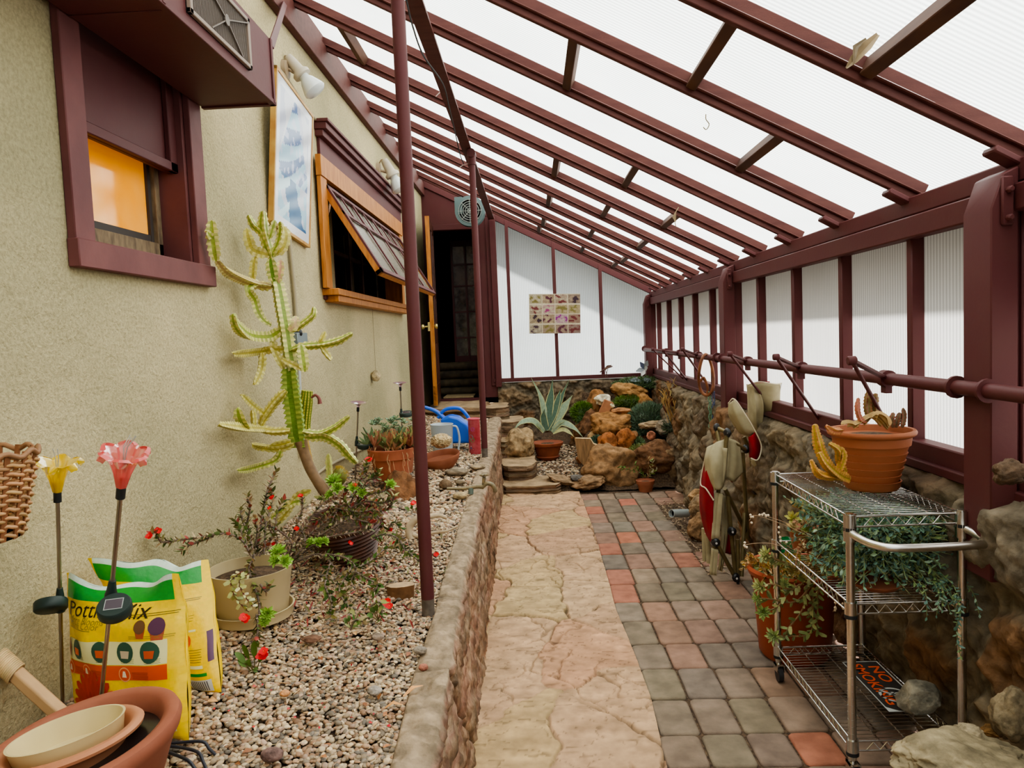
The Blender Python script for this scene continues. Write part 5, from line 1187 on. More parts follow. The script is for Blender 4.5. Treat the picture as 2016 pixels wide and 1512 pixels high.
for z in(zb,zm,zt):
    mb=MB()
    for a,b in(((X0,YA),(X1,YA)),((X0,YB),(X1,YB)),((X0,YA),(X0,YB)),((X1,YA),(X1,YB))):
        for dz in(0,-.032): mb.tube([(a[0],a[1],z+dz),(b[0],b[1],z+dz)],.0032,7)
        n=int(math.hypot(b[0]-a[0],b[1]-a[1])/.026)//2*2
        zz=[];s0,s1=(.13,.87)
        for k in range(n+1):
            t=s0+(s1-s0)*k/n;zz.append((a[0]*(1-t)+b[0]*t,a[1]*(1-t)+b[1]*t,z-.003 if k%2 else z-.029))
        mb.tube(zz,.002,5)
    for k in range(31): y=YA+.014+(YB-YA-.028)*k/30;mb.tube([(X0,y,z+.002),(X1,y,z+.002)],.0015,5)
    for k in range(3): x=X0+(X1-X0)*(k+1)/4;mb.tube([(x,YA,z-.002),(x,YB,z-.002)],.0024,5)
    obj('wire_shelf',mb,M_steel,cart)
zh=aY(YA-.13,1800,1078).z;mb=MB()
mb.tube(smooth([(X0,YA,zh+.02),(X0+.004,YA-.03,zh+.012),(X0+.03,YA-.09,zh+.002),(X0+.09,YA-.13,zh),(X1-.06,YA-.13,zh),(X1+.01,YA-.11,zh),(X1+.02,YA-.07,zh+.004),(X1+.012,YA-.03,zh+.014),(X1,YA,zh+.022)],8),.0125,16)
hd=obj('push_handle',mb,mat('brushed_chrome',(.66,.63,.58),.28,metal=1.),cart)
for x in(X0,X1): mb=MB();mb.tube([(x,YA,zh-.012),(x,YA,zh+.045)],pr*1.28,18);obj('handle_sleeve',mb,M_steel,hd)
# ---- sign on the bottom shelf ----
zs=zb+.006
c0,c1=aZ(zs,1657,1304),aZ(zs,1763,1300);sx0,sx1=1.105,1.325;sy1=(c0.y+c1.y)/2;sy0=sy1-.42
c2,c3=aZ(zs,1757,1407),aZ(zs,1867,1393);sy1=min(sy1,3.0);sy0=(c2.y+c3.y)/2;sx0=(c0.x+c2.x)/2;sx1=min((c1.x+c3.x)/2,1.318);SC_=(sy1-sy0)/.40
sg=thing('no_smoking_sign','black sign with orange NO SMOKING lettering lying on the lowest cart shelf','sign',((sx0+sx1)/2,(sy0+sy1)/2,zs))
mb=MB();mb.box((sx0,sy0,zs-.002),(sx1,sy1,zs));obj('sign_board',mb,mat('sign_black',S2(58,54,52),.45),sg)
mb=MB();e=.004
for a in((sx0,sy0,sx1,sy0+e),(sx0,sy1-e,sx1,sy1),(sx0,sy0,sx0+e,sy1),(sx1-e,sy0,sx1,sy1)): mb.box((a[0],a[1],zs),(a[2],a[3],zs+.0008))
mb.add([(sx0,sy0,zs+.001),(sx0+.04,sy0,zs+.001),(sx0,sy0+.035,zs+.001)],[(0,1,2)],None,False)
obj('sign_border',mb,mat('sign_white',S2(196,198,196),.5),sg)
mb=MB();OR=S2(240,96,34)
textmb(mb,'NO',lambda x,y:V((sx0+(sx1-sx0)*.60+y*(sx1-sx0)*5.2,sy1-.04-x*1.05*SC_,zs+.0012)),OR,.085,True)
textmb(mb,'SMOKING',lambda x,y:V((sx0+(sx1-sx0)*.16+y*(sx1-sx0)*5.2,sy1-.02-x*.88*SC_,zs+.0012)),OR,.085,True)
obj('sign_lettering',mb,mat('sign_ink',None,.5),sg)
mb=MB();cc=V((sx1-.062,sy0+.115,zs+.0012));n=32
def ringf(r0,r1): 
    vs=[cc+V((r*math.cos(k*2*PI/n),r*math.sin(k*2*PI/n)*1.05,0)) for r in(r0,r1) for k in range(n)];mb.add(vs,[(k,(k+1)%n,n+(k+1)%n,n+k) for k in range(n)],None,False)
ringf(.042,.052);mb.beam(cc+V((-.033,.03,0)),cc+V((.033,-.03,0)),.008,.0008);mb.beam(cc+V((0,-.04,0)),cc+V((0,.02,0)),.009,.0008);mb.beam(cc+V((-.02,.0,0)),cc+V((.03,.02,0)),.005,.0008)
obj('no_smoking_symbol',mb,_m['sign_white'],sg)
mb=MB();p=aY(2.50,1808,1417);p.z=zb+.055;mb.rock(p,(.15,.13,.125),77,4,.12,1.2,M=Matrix.Identity(3),col=S2(156,150,134),facet=.85);obj('rock',mb,M_rock,None,'angular grey rock holding down the NO SMOKING sign on the cart','rock')
# ---- ribbed terracotta pot on the top shelf ----
pc_=aY(2.72,1716,958);pc_.z=zt+.004;ph=aY(2.72,1716,845).z-pc_.z
k_=ph/.2
prof=[(0,.012),(.082,.012),(.090,.03)]
for z,r in((.05,.100),(.0505,.095),(.075,.108),(.0755,.103),(.10,.115),(.1005,.110),(.125,.121),(.1255,.116),(.15,.126),(.1505,.131),(.178,.135)): prof.append((r,z*k_))
prof+=[(.140,.180*k_),(.149,.186*k_),(.151,.194*k_),(.147,.201*k_),(.136,.2*k_),(.129,.18*k_),(0,.16*k_)]
tp=pot('plant_pot','ribbed terracotta-coloured pot with stapelia stems on top of the wire cart',pc_,prof,mat('plastic_terracotta',S2(172,106,72),.55,noise=(4,3),col2=S2(158,92,60),spec=.35),64,soil=(.130,ph*.9))
mb=MB();mb.lathe([(0,0),(.088,0),(.096,.012),(.099,.03),(.101,.032),(.095,.032),(.09,.012),(0,.010)],pc_,48);obj('saucer',mb,_m['plastic_terracotta'],tp)
rnd=random.Random(31)
def stem(pts,y_,r,label=None,g=S2(150,138,66),edge=S2(206,150,90),ribs=4,amp=.3,parent=tp,**k):
    mb=MB();P_=[aY(y_ if not isinstance(y_,(list,tuple)) else y_[i],*p) for i,p in enumerate(pts)];cactus_branch(mb,P_,r,ribs,.012,g,edge,rnd,.5,amp,valley=.55,**k);return obj('stem',mb,M_leaf,parent)
YG=S2(176,146,50)
stem(((1712,822),(1708,800),(1711,768)),2.72,.014,g=S2(134,118,70),edge=S2(150,100,70));stem(((1722,822),(1722,800),(1724,774)),2.73,.013,g=S2(134,118,70),edge=S2(150,100,70));stem(((1706,832),(1694,825),(1688,805),(1690,783)),2.66,.009,g=S2(180,120,96),edge=S2(200,120,100))
stem(((1758,842),(1756,825),(1759,812)),2.70,.012,g=S2(116,96,70),edge=S2(140,90,70));stem(((1764,842),(1768,825),(1772,812)),2.70,.011,g=S2(116,96,70),edge=S2(140,90,70));stem(((1776,842),(1780,820),(1778,803)),2.70,.010,g=S2(116,96,70),edge=S2(140,90,70))
stem(((1672,942),(1640,928),(1618,895),(1608,860),(1604,835)),(2.60,2.58,2.56,2.56,2.56),.018,g=YG);stem(((1672,945),(1650,935),(1625,912),(1612,890)),(2.6,2.55,2.52,2.52),.016,g=YG);stem(((1660,938),(1630,938),(1608,930),(1596,905)),(2.6,2.54,2.5,2.5),.014,g=S2(186,140,56))
stem(((1664,935),(1652,905),(1650,885),(1632,872)),(2.62,2.58,2.55,2.55),.013,g=YG);stem(((1658,848),(1640,848),(1626,838)),(2.62,2.58,2.56),.012,g=S2(190,120,80));stem(((1650,930),(1660,900),(1656,880)),2.57,.013,g=YG)
mb=MB()
for pts in(((1735,838),(1715,820),(1690,832),(1668,840)),((1700,835),(1722,815),(1742,830),(1750,842)),((1680,842),(1700,826),(1726,822),(1748,845)),((1720,826),(1728,814),(1745,822),(1752,838)),((1690,840),(1672,832),(1656,835))):
    P_=smooth([aY(2.66,*p) for p in pts],4);mb.leaf(P_,[.010]*(len(P_)-1)+[.003],(0,-.6,1),jit(S2(190,160,110),.15,rnd),fold=.5,thick=.003)
obj('dried_stems',mb,M_leaf,tp)
# ---- mid shelf: trailing sedum in a low dish ----
sc=V((1.17,2.62,zm+.006));sed=thing('trailing_sedum','dense blue-green trailing sedum spilling over the middle cart shelf','plant',sc)
mb=MB();mb.lathe([(0,0),(.065,0),(.080,.014),(.082,.018),(.075,.016),(.06,.006),(0,.006)],sc+V((-.04,-.15,0)),40);obj('terracotta_dish',mb,M_terra,sed)
mb=MB();mb.lathe([(0,0),(.085,0),(.115,.12),(.12,.125),(.11,.125),(.10,.11),(0,.1)],sc+V((0,.06,.0)),36);obj('pot_body',mb,M_terra,sed)
mb=MB();TC=[S2(116,150,140),S2(104,138,118),S2(128,160,134),S2(140,164,108),S2(92,126,108),S2(150,172,144)];rnd=random.Random(41)
for i in range(720):
    u=rnd.random();a=rnd.uniform(0,2*PI);R_=rnd.uniform(.03,.22)
    b=sc+V((rnd.uniform(-.08,.1),rnd.uniform(-.16,.2),rnd.uniform(.06,.2)))
    e=V((sc.x+R_*1.0*math.cos(a)+.03,sc.y+R_*1.25*math.sin(a),min(zt-.05,zm+rnd.uniform(.02,.30))))
    e.x=min(max(e.x,.97),1.45);e.y=max(e.y,2.35)
    m=b.lerp(e,.5)+V((0,0,rnd.uniform(0,.04)));m.z=min(m.z,zt-.05);sprig(mb,[b,m,e],13,.019,None,rnd,.30,.0012,S2(128,140,92),TC,thick=.1)
for i in range(520):
    b=sc+V((rnd.uniform(-.1,.1),rnd.uniform(-.18,.2),rnd.uniform(.03,.18)));e=V((rnd.uniform(.975,1.40),rnd.uniform(2.36,2.95),zm+rnd.uniform(.01,.26)));e.z=min(e.z,zt-.05)
    m=b.lerp(e,.5)+V((0,0,.02));m.z=min(m.z,zt-.05);sprig(mb,[b,m,e],11,.021,None,rnd,.32,.0012,S2(140,150,100),TC+[S2(140,164,150)],thick=.1)
for k in range(10):   # front curtain over the shelf edge, right side
    x=rnd.uniform(1.2,1.36);b=V((x,YA+rnd.uniform(.0,.2),zm+.06));e=V((x+rnd.uniform(-.02,.04),YA-rnd.uniform(0,.04),zm-rnd.uniform(-.02,.05)));sprig(mb,[b,b.lerp(e,.5)+V((0,-.02,.02)),e],14,.017,None,rnd,.32,.0012,S2(128,140,92),TC,thick=.1)
for (x,y,l) in((1.30,2.31,.21),(1.31,2.33,.12),(1.12,2.75,.15),(1.08,2.8,.17),(1.15,2.7,.13),(1.2,2.85,.18)):
    b=V((x,y,zm+.03));P_=[b,b+V((.015,-.01,-.05)),b+V((-.0,-.01,-l*.5)),b+V((.02,-.0,-l))];sprig(mb,P_,int(l*160),.017,None,rnd,.3,.0013,S2(128,140,92),TC,thick=.1)
obj('sedum_stems',mb,M_leaf,sed,kind=None)
# ---- ghost-plant succulent with bead flowers, left end of middle shelf ----
gp=thing('ghost_plant','yellow-green ghost plant succulent with fleshy leaves at the far left of the middle shelf','plant',(1.04,2.95,zm+.006))
mb=MB();g_=V((1.06,2.92,zm+.006));mb.lathe([(0,0),(.05,0),(.066,.09),(.07,.092),(.062,.09),(0,.08)],g_,28);obj('pot_body',mb,M_terra,gp)
mb=MB();GPC=[S2(176,178,110),S2(190,176,100),S2(160,170,96),S2(200,170,120),S2(150,160,80)]
for px,py,y_,R_ in((1572,1000,2.9,.045),(1562,1022,2.85,.04),(1590,1005,2.95,.035),(1578,1030,2.85,.035),(1600,1028,2.9,.035),(1560,1040,2.8,.03),(1610,1010,2.9,.035),(1588,1045,2.8,.03)):
    mb=MB();rosette(mb,aY(y_,px,py),R_,16,(rnd.uniform(-.8,.2),-.5,.9),rnd.choice(GPC),rnd=rnd,w=.2);obj('rosette',mb,M_leaf,gp)
mb=MB()
for i in range(26):
    b=aY(2.8,rnd.uniform(1565,1620),rnd.uniform(1030,1110));e=b+V((rnd.uniform(-.05,.05),rnd.uniform(-.1,.02),rnd.uniform(-.08,.05)));sprig(mb,[b,b.lerp(e,.5)+V((0,0,.02)),e],10,.014,None,rnd,.35,.0016,S2(166,110,76),[S2(206,170,130),S2(190,140,106),S2(214,196,150)],thick=.3)
obj('pinkish_stems',mb,M_leaf,gp)
for P_ in(((1600,1060),(1560,1040),(1490,1015),(1475,1025)),((1600,1055),(1550,1030),(1515,1018),(1505,1012)),((1570,1090),(1520,1070),(1470,1072),(1466,1080)),((1590,1100),(1545,1070),(1528,1040)),((1650,1160),(1645,1190),(1640,1205)),((1650,1160),(1662,1185),(1668,1208)),((1700,1150),(1760,1180),(1800,1200))):
    mb=MB();pts=smooth([aY(2.6,*p) for p in P_],4);mb.tube(pts,.0009,4,S2(180,150,120),cap=False)
    for k in range(5): mb.rock(pts[-1-k]+V((rnd.uniform(-.01,.01),0,rnd.uniform(-.008,.008))),(.009,.009,.009),k,1,.1,col=S2(224,206,180))
    obj('bead_flower_stem',mb,M_leaf,gp)
# ---- big pot on the paving, behind the cart ----
gc=V((1.14,3.30,0));gh=aY(3.30,1555,1112).z
big=pot('large_pot','large terracotta plastic pot with green inside standing on the pavers behind the cart',gc,[(0,0),(.14,0),(.155,.02),(.178,gh-.06),(.182,gh-.045),(.196,gh-.035),(.205,gh-.012),(.198,gh),(.186,gh-.004),(.178,gh-.03),(.165,gh-.10),(0,gh-.10)],mat('plastic_terracotta_dark',S2(176,92,60),.5,noise=(3,3),col2=S2(160,76,48)),64)
mb=MB();mb.lathe([(.1855,gh-.006),(.1775,gh-.03),(.163,gh-.098),(0,gh-.098)],gc,48);obj('green_lining',mb,mat('green_inner',S2(92,104,62),.6),big)
jade=thing('stonecrop','pale stonecrop with trailing fleshy rosettes hanging over the large pot rim','plant',gc+V((0,0,gh-.09)))
mb=MB();JC=[S2(172,184,126),S2(186,186,130),S2(150,168,100),S2(200,176,120)]
for px,py,y_,R_,up in((1510,1092,3.05,.05,(-1,-.3,.5)),(1498,1155,3.05,.05,(-1,-.5,.2)),(1492,1178,3.04,.035,(-1,-.6,.1)),(1503,1205,3.03,.045,(-.5,-1,.3)),(1525,1252,3.0,.05,(-.8,-.8,.2)),(1530,1110,3.05,.04,(-.4,-.5,1)),(1560,1125,3.05,.05,(-.2,-.5,1)),(1545,1150,3.05,.04,(-.6,-.7,.6)),(1580,1140,3.05,.045,(.2,-.7,1))):
    mb=MB();rosette(mb,aY(y_,px,py),R_*.9,26,up,rnd.choice(JC),rnd=rnd,w=.15,h=.3);obj('rosette',mb,M_leaf,jade)
mb=MB()
for P_,n in((((1590,1140),(1560,1160),(1520,1150),(1500,1155)),14),(((1600,1150),(1565,1185),(1520,1180),(1492,1178)),14),(((1600,1160),(1600,1220),(1590,1250),(1530,1252)),26),(((1610,1150),(1610,1200),(1608,1230),(1612,1248)),16),(((1590,1150),(1580,1200),(1550,1240),(1545,1260)),18),(((1580,1130),(1550,1110),(1525,1100),(1510,1092)),12),(((1620,1150),(1600,1190),(1592,1215)),14),(((1575,1150),(1550,1170),(1530,1195),(1503,1205)),14)):
    sprig(mb,[aY(3.03,*p) for p in P_],n,.032,None,rnd,.28,.003,S2(150,120,84),[S2(150,158,104),S2(130,140,84),S2(176,176,120)],thick=.25)
for i in range(90):
    a=rnd.uniform(2.4,6.6);R_=rnd.uniform(.02,.17);b=gc+V((R_*math.cos(a),R_*math.sin(a),gh-.04));e=b+V((math.cos(a)*.06,math.sin(a)*.06-.02,rnd.uniform(-.01,.10)));sprig(mb,[b,b.lerp(e,.6)+V((0,0,.02)),e],8,.022,None,rnd,.3,.002,S2(170,120,80),[S2(196,160,84),S2(206,176,130),S2(150,150,90),S2(176,130,80)],thick=.25)
obj('trailing_stems',mb,M_leaf,jade)
bgp=aY(3.38,1550,1080);mb=MB();mb.leaf([V((bgp.x,3.40,gh-.09)),bgp+V((0,0,0)),bgp+V((.005,0,.05))],[.05,.05,.045],(0,-1,.1),S2(36,150,84),fold=.1,thick=.012);mb.leaf([V((bgp.x+.005,3.38,gh-.09)),bgp+V((.01,-.01,-.02))],[.052,.045],(0,-1,.1),S2(214,170,30),fold=.1,thick=.012)
obj('seed_bag',mb,M_plast,None,'small green and yellow plastic bag tucked in the large pot','bag')
# ================= FOLDED CAMPING CHAIRS =================
M_khaki=mat('khaki_canvas',S2(176,166,134),.85,noise=(12,4),col2=S2(156,146,114),bump=(220,.25,.001))
M_redc=mat('red_canvas',S2(150,14,30),.8,noise=(12,4),col2=S2(120,10,24),bump=(220,.25,.001))
M_tube=mat('olive_tube',S2(122,108,72),.4,noise=(10,3),col2=S2(96,84,56),metal=.3)
M_pipe=mat('cream_piping',S2(214,204,176),.7)
def cloth(name,rows,m,parent,th=.006,rd=.008,seed=0):
    """rows: list of rows, each a list of (px,py,y)"""
    n=12;R=[];
    for r in rows:
        P_=smooth([aY(y_,a,b) for a,b,y_ in r],6) if len(r)>2 else [aY(r[0][2],*r[0][:2]).lerp(aY(r[1][2],*r[1][:2]),i/12) for i in range(13)]
        Q=[P_[min(len(P_)-1,int(round(i*(len(P_)-1)/n)))] for i in range(n+1)];R.append(Q)
    rows2=[]
    for j in range(n+1): rows2.append(smooth([R[i][j] for i in range(len(R))],6) if len(R)>2 else [R[0][j].lerp(R[1][j],i/8) for i in range(9)])
    k=len(rows2[0]);vs=[]
    for j in range(n+1):
        for i in range(k):
            p=rows2[j][i];w_=rd*mnoise.noise(V((j*.28,i*.16,seed)))+rd*.5*math.sin(j*1.1+seed)
            vs.append(p+V((0,-w_,0)))
    fs=[(j*k+i,j*k+i+1,(j+1)*k+i+1,(j+1)*k+i) for j in range(n) for i in range(k-1)]
    mb=MB();mb.add(vs,fs);o=obj(name,mb,m,parent);s_=o.modifiers.new('s','SOLIDIFY');s_.thickness=th;s_.offset=0
    return o
def tubes(name,segs,r,parent,m=None):
    for s_ in segs:
        mb=MB();mb.tube([aY(y_,a,b) for a,b,y_ in s_],r,10);obj(name,mb,m or M_tube,parent)
def hubs(pts,r,parent):
    for a,b,y_ in pts:
        mb=MB();p=aY(y_,a,b);mb.rock(p,(r*2,r*1.4,r*2.1),int(a),2,.12,col=S2(34,34,36));mb.tube([p+V((0,-r*.8,0)),p+V((0,-r*.68,0))],r*.25,8,S2(200,200,200));obj('joint_hub',mb,M_plast,parent)
A=thing('folded_camp_chair','front folded camping chair, khaki canvas with a long red side panel','folding chair',aZ(0,1430,1140))
tubes('frame_tube',[((1432,852,4.2),(1426,900,4.2)),((1411,842,4.3),(1418,885,4.24)),((1411,842,4.3),(1432,852,4.22)),((1421,868,4.25),(1408,1062,4.22)),((1408,1062,4.22),(1403,1128,4.2)),((1427,962,4.25),(1478,1066,4.5)),((1432,970,4.28),(1448,1135,4.26)),((1462,890,4.4),(1472,1060,4.45)),((1411,1070,4.2),(1446,1134,4.26)),((1452,1062,4.28),(1453,1135,4.26)),((1466,1010,4.4),(1460,1135,4.28)),((1440,870,4.3),(1466,885,4.4))],.0125,A)
tubes('rear_leg',[((1386,1040,4.45),(1388,1104,4.45)),((1392,1050,4.4),(1396,1108,4.4))],.016,A,M_khaki)
cloth('side_panel',[[(1389,898,4.3),(1392,900,4.25),(1396,905,4.2)],[(1379,950,4.35),(1390,955,4.22),(1405,965,4.18)],[(1378,1000,4.35),(1390,1005,4.22),(1404,1010,4.18)],[(1388,1045,4.35),(1396,1050,4.25),(1402,1060,4.2)],[(1396,1062,4.3),(1399,1066,4.25),(1402,1072,4.22)]],M_redc,A,seed=2)
cloth('seat_canvas',[[(1392,882,4.28),(1408,872,4.2),(1432,862,4.24)],[(1388,905,4.24),(1405,895,4.16),(1432,890,4.22)],[(1392,945,4.24),(1408,935,4.14),(1430,930,4.22)],[(1404,960,4.22),(1410,965,4.15),(1424,960,4.22)]],M_khaki,A,rd=.015,seed=4)
cloth('armrest_sleeve',[[(1417,880,4.2),(1431,882,4.2)],[(1411,950,4.2),(1424,952,4.2)]],M_khaki,A,th=.03,rd=.002,seed=5)
cloth('lower_sleeve',[[(1407,970,4.2),(1422,972,4.2)],[(1400,1060,4.19),(1416,1062,4.19)]],M_khaki,A,th=.028,rd=.002,seed=6)
cloth('foot_sleeve',[[(1402,1080,4.19),(1414,1082,4.19)],[(1398,1130,4.19),(1410,1132,4.19)]],M_khaki,A,th=.028,rd=.002,seed=7)
cloth('back_canvas',[[(1432,862,4.26),(1445,866,4.3),(1455,872,4.36)],[(1432,900,4.26),(1450,905,4.3),(1462,925,4.36)],[(1428,940,4.26),(1445,948,4.3),(1460,930,4.36)]],M_khaki,A,rd=.012,seed=8)
cloth('red_flap',[[(1428,930,4.3),(1440,945,4.32)],[(1430,938,4.3),(1442,950,4.32)]],M_redc,A,seed=9)
cloth('hanging_canvas',[[(1424,975,4.3),(1430,978,4.32)],[(1420,1060,4.3),(1434,1040,4.32)],[(1414,1122,4.3),(1422,1125,4.3)]],M_khaki,A,seed=10);cloth('red_lower_panel',[[(1432,1030,4.34),(1438,1034,4.34)],[(1426,1088,4.34),(1440,1092,4.34)]],M_redc,A,seed=11)
hubs(((1411,842,4.3),(1432,852,4.2),(1409,1068,4.18),(1441,1046,4.24),(1449,1137,4.24)),.026,A)
mb=MB();mb.tube([aY(4.24,1452,1140),aY(4.24,1454,1154)],.009,8);obj('foot_cap',mb,M_black,A)
B=thing('folded_camp_chair','rear folded camping chair, its rolled khaki back rising above the stone ledge','folding chair',aZ(0,1515,1105))
tubes('frame_tube',[((1502,800,4.75),(1518,940,4.7)),((1512,850,4.75),(1522,1080,4.7)),((1478,890,4.6),(1492,1060,4.6)),((1490,900,4.6),(1510,1040,4.6)),((1500,930,4.6),(1528,1060,4.7)),((1465,860,4.6),(1480,900,4.6)),((1480,960,4.65),(1470,1080,4.6)),((1508,980,4.65),(1498,1085,4.6))],.0125,B)
def rot_(pts): return pts
cloth('rolled_back',[[(1472,758,4.62),(1495,754,4.50),(1530,756,4.48),(1551,750,4.6)],[(1476,785,4.62),(1498,785,4.50),(1528,785,4.48),(1550,780,4.6)],[(1502,812,4.60),(1515,814,4.52),(1530,816,4.50),(1546,815,4.6)]],M_khaki,B,rd=.006,seed=12)
cloth('back_fold',[[(1470,756,4.60),(1480,758,4.5),(1490,762,4.5)],[(1472,790,4.6),(1484,792,4.48),(1502,795,4.5)],[(1474,830,4.6),(1486,830,4.5),(1500,835,4.52)],[(1484,852,4.6),(1492,856,4.55),(1498,852,4.55)]],M_khaki,B,rd=.014,seed=13)
cloth('inner_red',[[(1473,757,4.66),(1500,752,4.7),(1530,750,4.7),(1550,749,4.66)],[(1476,775,4.66),(1500,770,4.7),(1530,768,4.7),(1549,768,4.66)]],M_redc,B,rd=.003,seed=14)
cloth('red_panel',[[(1506,816,4.62),(1525,818,4.6),(1543,816,4.64)],[(1514,850,4.66),(1522,850,4.66),(1530,848,4.68)],[(1518,905,4.7),(1522,905,4.7),(1526,900,4.7)]],M_redc,B,seed=15)
cloth('arm_canvas',[[(1434,794,4.5),(1442,790,4.45),(1446,786,4.45)],[(1436,820,4.5),(1450,812,4.4),(1462,806,4.42)],[(1455,850,4.5),(1466,845,4.4),(1480,838,4.42)],[(1472,858,4.5),(1480,856,4.42),(1486,850,4.42)]],M_khaki,B,rd=.01,seed=16)
cloth('arm_red_tip',[[(1474,860,4.42),(1482,856,4.38),(1486,850,4.42)],[(1476,885,4.42),(1486,885,4.36),(1498,880,4.42)],[(1476,900,4.42),(1486,905,4.38),(1494,898,4.42)]],M_redc,B,rd=.006,seed=17)
cloth('cup_flap',[[(1490,866,4.5),(1510,858,4.46),(1530,855,4.5)],[(1494,874,4.5),(1512,866,4.46),(1528,860,4.5)]],M_pipe,B,seed=18)
cloth('lower_canvas',[[(1478,905,4.55),(1490,903,4.5),(1500,900,4.55)],[(1485,920,4.55),(1496,918,4.5),(1510,920,4.55)],[(1500,926,4.55),(1510,928,4.52),(1520,940,4.55)]],M_khaki,B,seed=19)
hubs(((1514,862,4.5),(1468,884,4.44),(1488,965,4.55),(1510,985,4.55)),.026,B)
# piping edges
for pts,par in(([(1389,898,4.27),(1379,950,4.3),(1390,962,4.2),(1405,985,4.17)],A),([(1434,794,4.44),(1446,786,4.4),(1470,820,4.38),(1490,855,4.38),(1499,880,4.38),(1492,905,4.36),(1478,902,4.38)],B),([(1472,758,4.5),(1495,752,4.44),(1530,756,4.44),(1551,749,4.55)],B)):
    mb=MB();mb.tube(smooth([aY(y_,a,b) for a,b,y_ in pts],5),.004,6);obj('piping',mb,M_pipe,par)
# ================= HOOP WITH BEADS ON THE RAIL =================
hp=aX(1.305,1390,738);hy_=hp.y
hoop=thing('wooden_hoop','twisted brown wooden hoop hanging from the rail beside the middle post','hoop',hp)
mb=MB();mb.tube([hp+V((.045*math.cos(a)*1.2,.03*math.sin(a*2),.155*math.sin(a))) for a in [i*2*PI/40 for i in range(41)]],.012,8);mb.tube(smooth([hp+V((-.045,0,-.05)),hp+V((-.02,-.01,-.02)),hp+V((.01,0,-.10)),hp+V((.0,0,-.16))],5),.010,8)
obj('bent_wood',mb,mat('polished_root',S2(160,104,70),.45,noise=(14,4),col2=S2(110,66,46)),hoop)
for k,(c_,dx,ln,lab) in enumerate(((S2(110,160,128),-.0,.36,'green'),(S2(96,110,150),.028,.30,'blue'))):
    mb=MB();p=hp+V((dx+.015,-.01,-.13))
    for i in range(int(ln/.011)): mb.rock(p+V((.004*math.sin(i),0,-i*.011)),(.011,.011,.011),i,1,.0,col=c_)
    for i in range(int(ln/.011)): mb.rock(p+V((.014,0,-i*.011)),(.011,.011,.011),i,1,.0,col=c_)
    obj('bead_strand',mb,M_plast,None,'%s bead strand hanging from the wooden hoop'%lab,'beads')
# ================= END ROCK GARDEN =================
def gzz(x,y):
    t=min(1,max(0,(y-6.95)/1.9));s=min(1,max(0,(x-.38)/.2))
    return (.01+.32*t)*(1-s)+(.01+.66*t**1.05)*s
nu,nv=150,170;U,W=np.meshgrid(np.linspace(-.45,1.30,nu),np.linspace(6.9,8.93,nv));Z=np.vectorize(gzz)(U,W)+.05*(fbm(U*7,W*7,3,4)-.5)
f1,f2,idn=voro(U+.1*fbm(U*5,W*5,9,2),W+.1*fbm(U*5,W*5,8,2),.26,.24,5,.9);e=np.clip((f2-f1)/.2-.2,0,1)*np.clip((U-.42)/.1,0,1);e=e*(fbm(U*3,W*3,77,2)>.4)
Z=Z+.10*e*(.4+idn)*(.8+.5*fbm(U*12,W*12,6,3))
cc=np.array(S2(118,96,74))*(.6+.8*fbm(U*30,W*30,4,3))[...,None];cc=cc*(1-e[...,None])+np.array(S2(150,112,76))*(.6+.8*fbm(U*14,W*14,44,4))[...,None]*e[...,None];npobj('garden_soil',np.stack([U,W,Z],-1).reshape(-1,3),gridf(nu,nv),cc.reshape(-1,3),M_soil,kind='structure')
def gbed(rs,n): return np.stack([rs.uniform(-.1,.5,n),rs.uniform(7.0,8.3,n)],1)
pebbles('gravel_nook',1500,gbed,(.010,.018),7,GC,label='patch of tan gravel in front of the agave pot at the end of the path',cat='gravel',zf=gzz)
TAN=S2(164,132,92);ORG=S2(160,100,58);BRN=S2(120,86,60);GRY=S2(140,126,108)
GR=[(1207,925,100,92,7.2,S2(150,116,82),'large slanted boulder at the corner of the rock garden'),(1196,880,36,54,7.5,ORG,'upright orange rough rock right of the petrified wood slab'),(1231,873,34,50,7.55,ORG,'pointed orange rock next to the upright rough one'),(1208,838,78,54,7.95,S2(160,116,72),'broad tan-orange rock in the middle of the rock garden'),(1163,842,50,66,8.1,BRN,'dark brown rock under the bright green moss mound'),(1180,800,44,58,8.3,S2(150,106,66),'brown rock behind the white round stone'),(1186,787,28,22,8.12,S2(226,214,186),'white domed stone in the rock garden'),(1225,809,36,13,8.0,S2(170,120,80),'thin flat reddish stone right of the white domed stone'),(1238,770,60,30,8.5,S2(164,124,78),'tan boulder high in the rock garden'),(1268,792,30,30,8.3,S2(176,128,78),'small orange-tan rock below the high tan boulder'),(1205,798,9,10,8.0,S2(230,220,180),'tiny cream pebble beside the white domed stone'),(1312,842,44,30,7.5,GRY,'rounded grey stone at the foot of the dried cattails'),(1285,838,44,16,7.6,S2(166,142,112),'flat pale stone left of the rounded grey one'),(1288,900,84,60,7.2,BRN,'brown rock behind the small potted plant, right side'),(1258,925,50,80,7.25,S2(126,98,70),'brown rock behind the small potted plant, left side'),(1320,925,50,80,7.15,S2(128,104,78),'brown rock at the wall right of the small potted plant'),(1020,878,64,60,7.75,S2(160,134,100),'rounded tan boulder between the steps and the agave pot'),(1040,862,44,40,8.2,S2(92,76,60),'dark rock behind the agave pot, left side'),(1136,941,28,12,7.02,S2(110,104,98),'small flat grey stone on the dirt in front of the garden'),(1110,945,60,14,7.05,S2(150,124,96),'low tan edging stone at the end of the flagstones'),(1282,857,14,18,7.35,S2(190,130,104),'small pinkish stone among the grey ones'),(1160,950,60,26,7.0,S2(146,116,86),'low rock between the flagstones and the slanted boulder'),(1245,862,20,26,7.6,S2(150,110,76),'small orange rock below the grey-green cushion'),(1140,870,30,30,8.2,S2(110,84,60),'shadowed brown rock behind the petrified wood slab')]
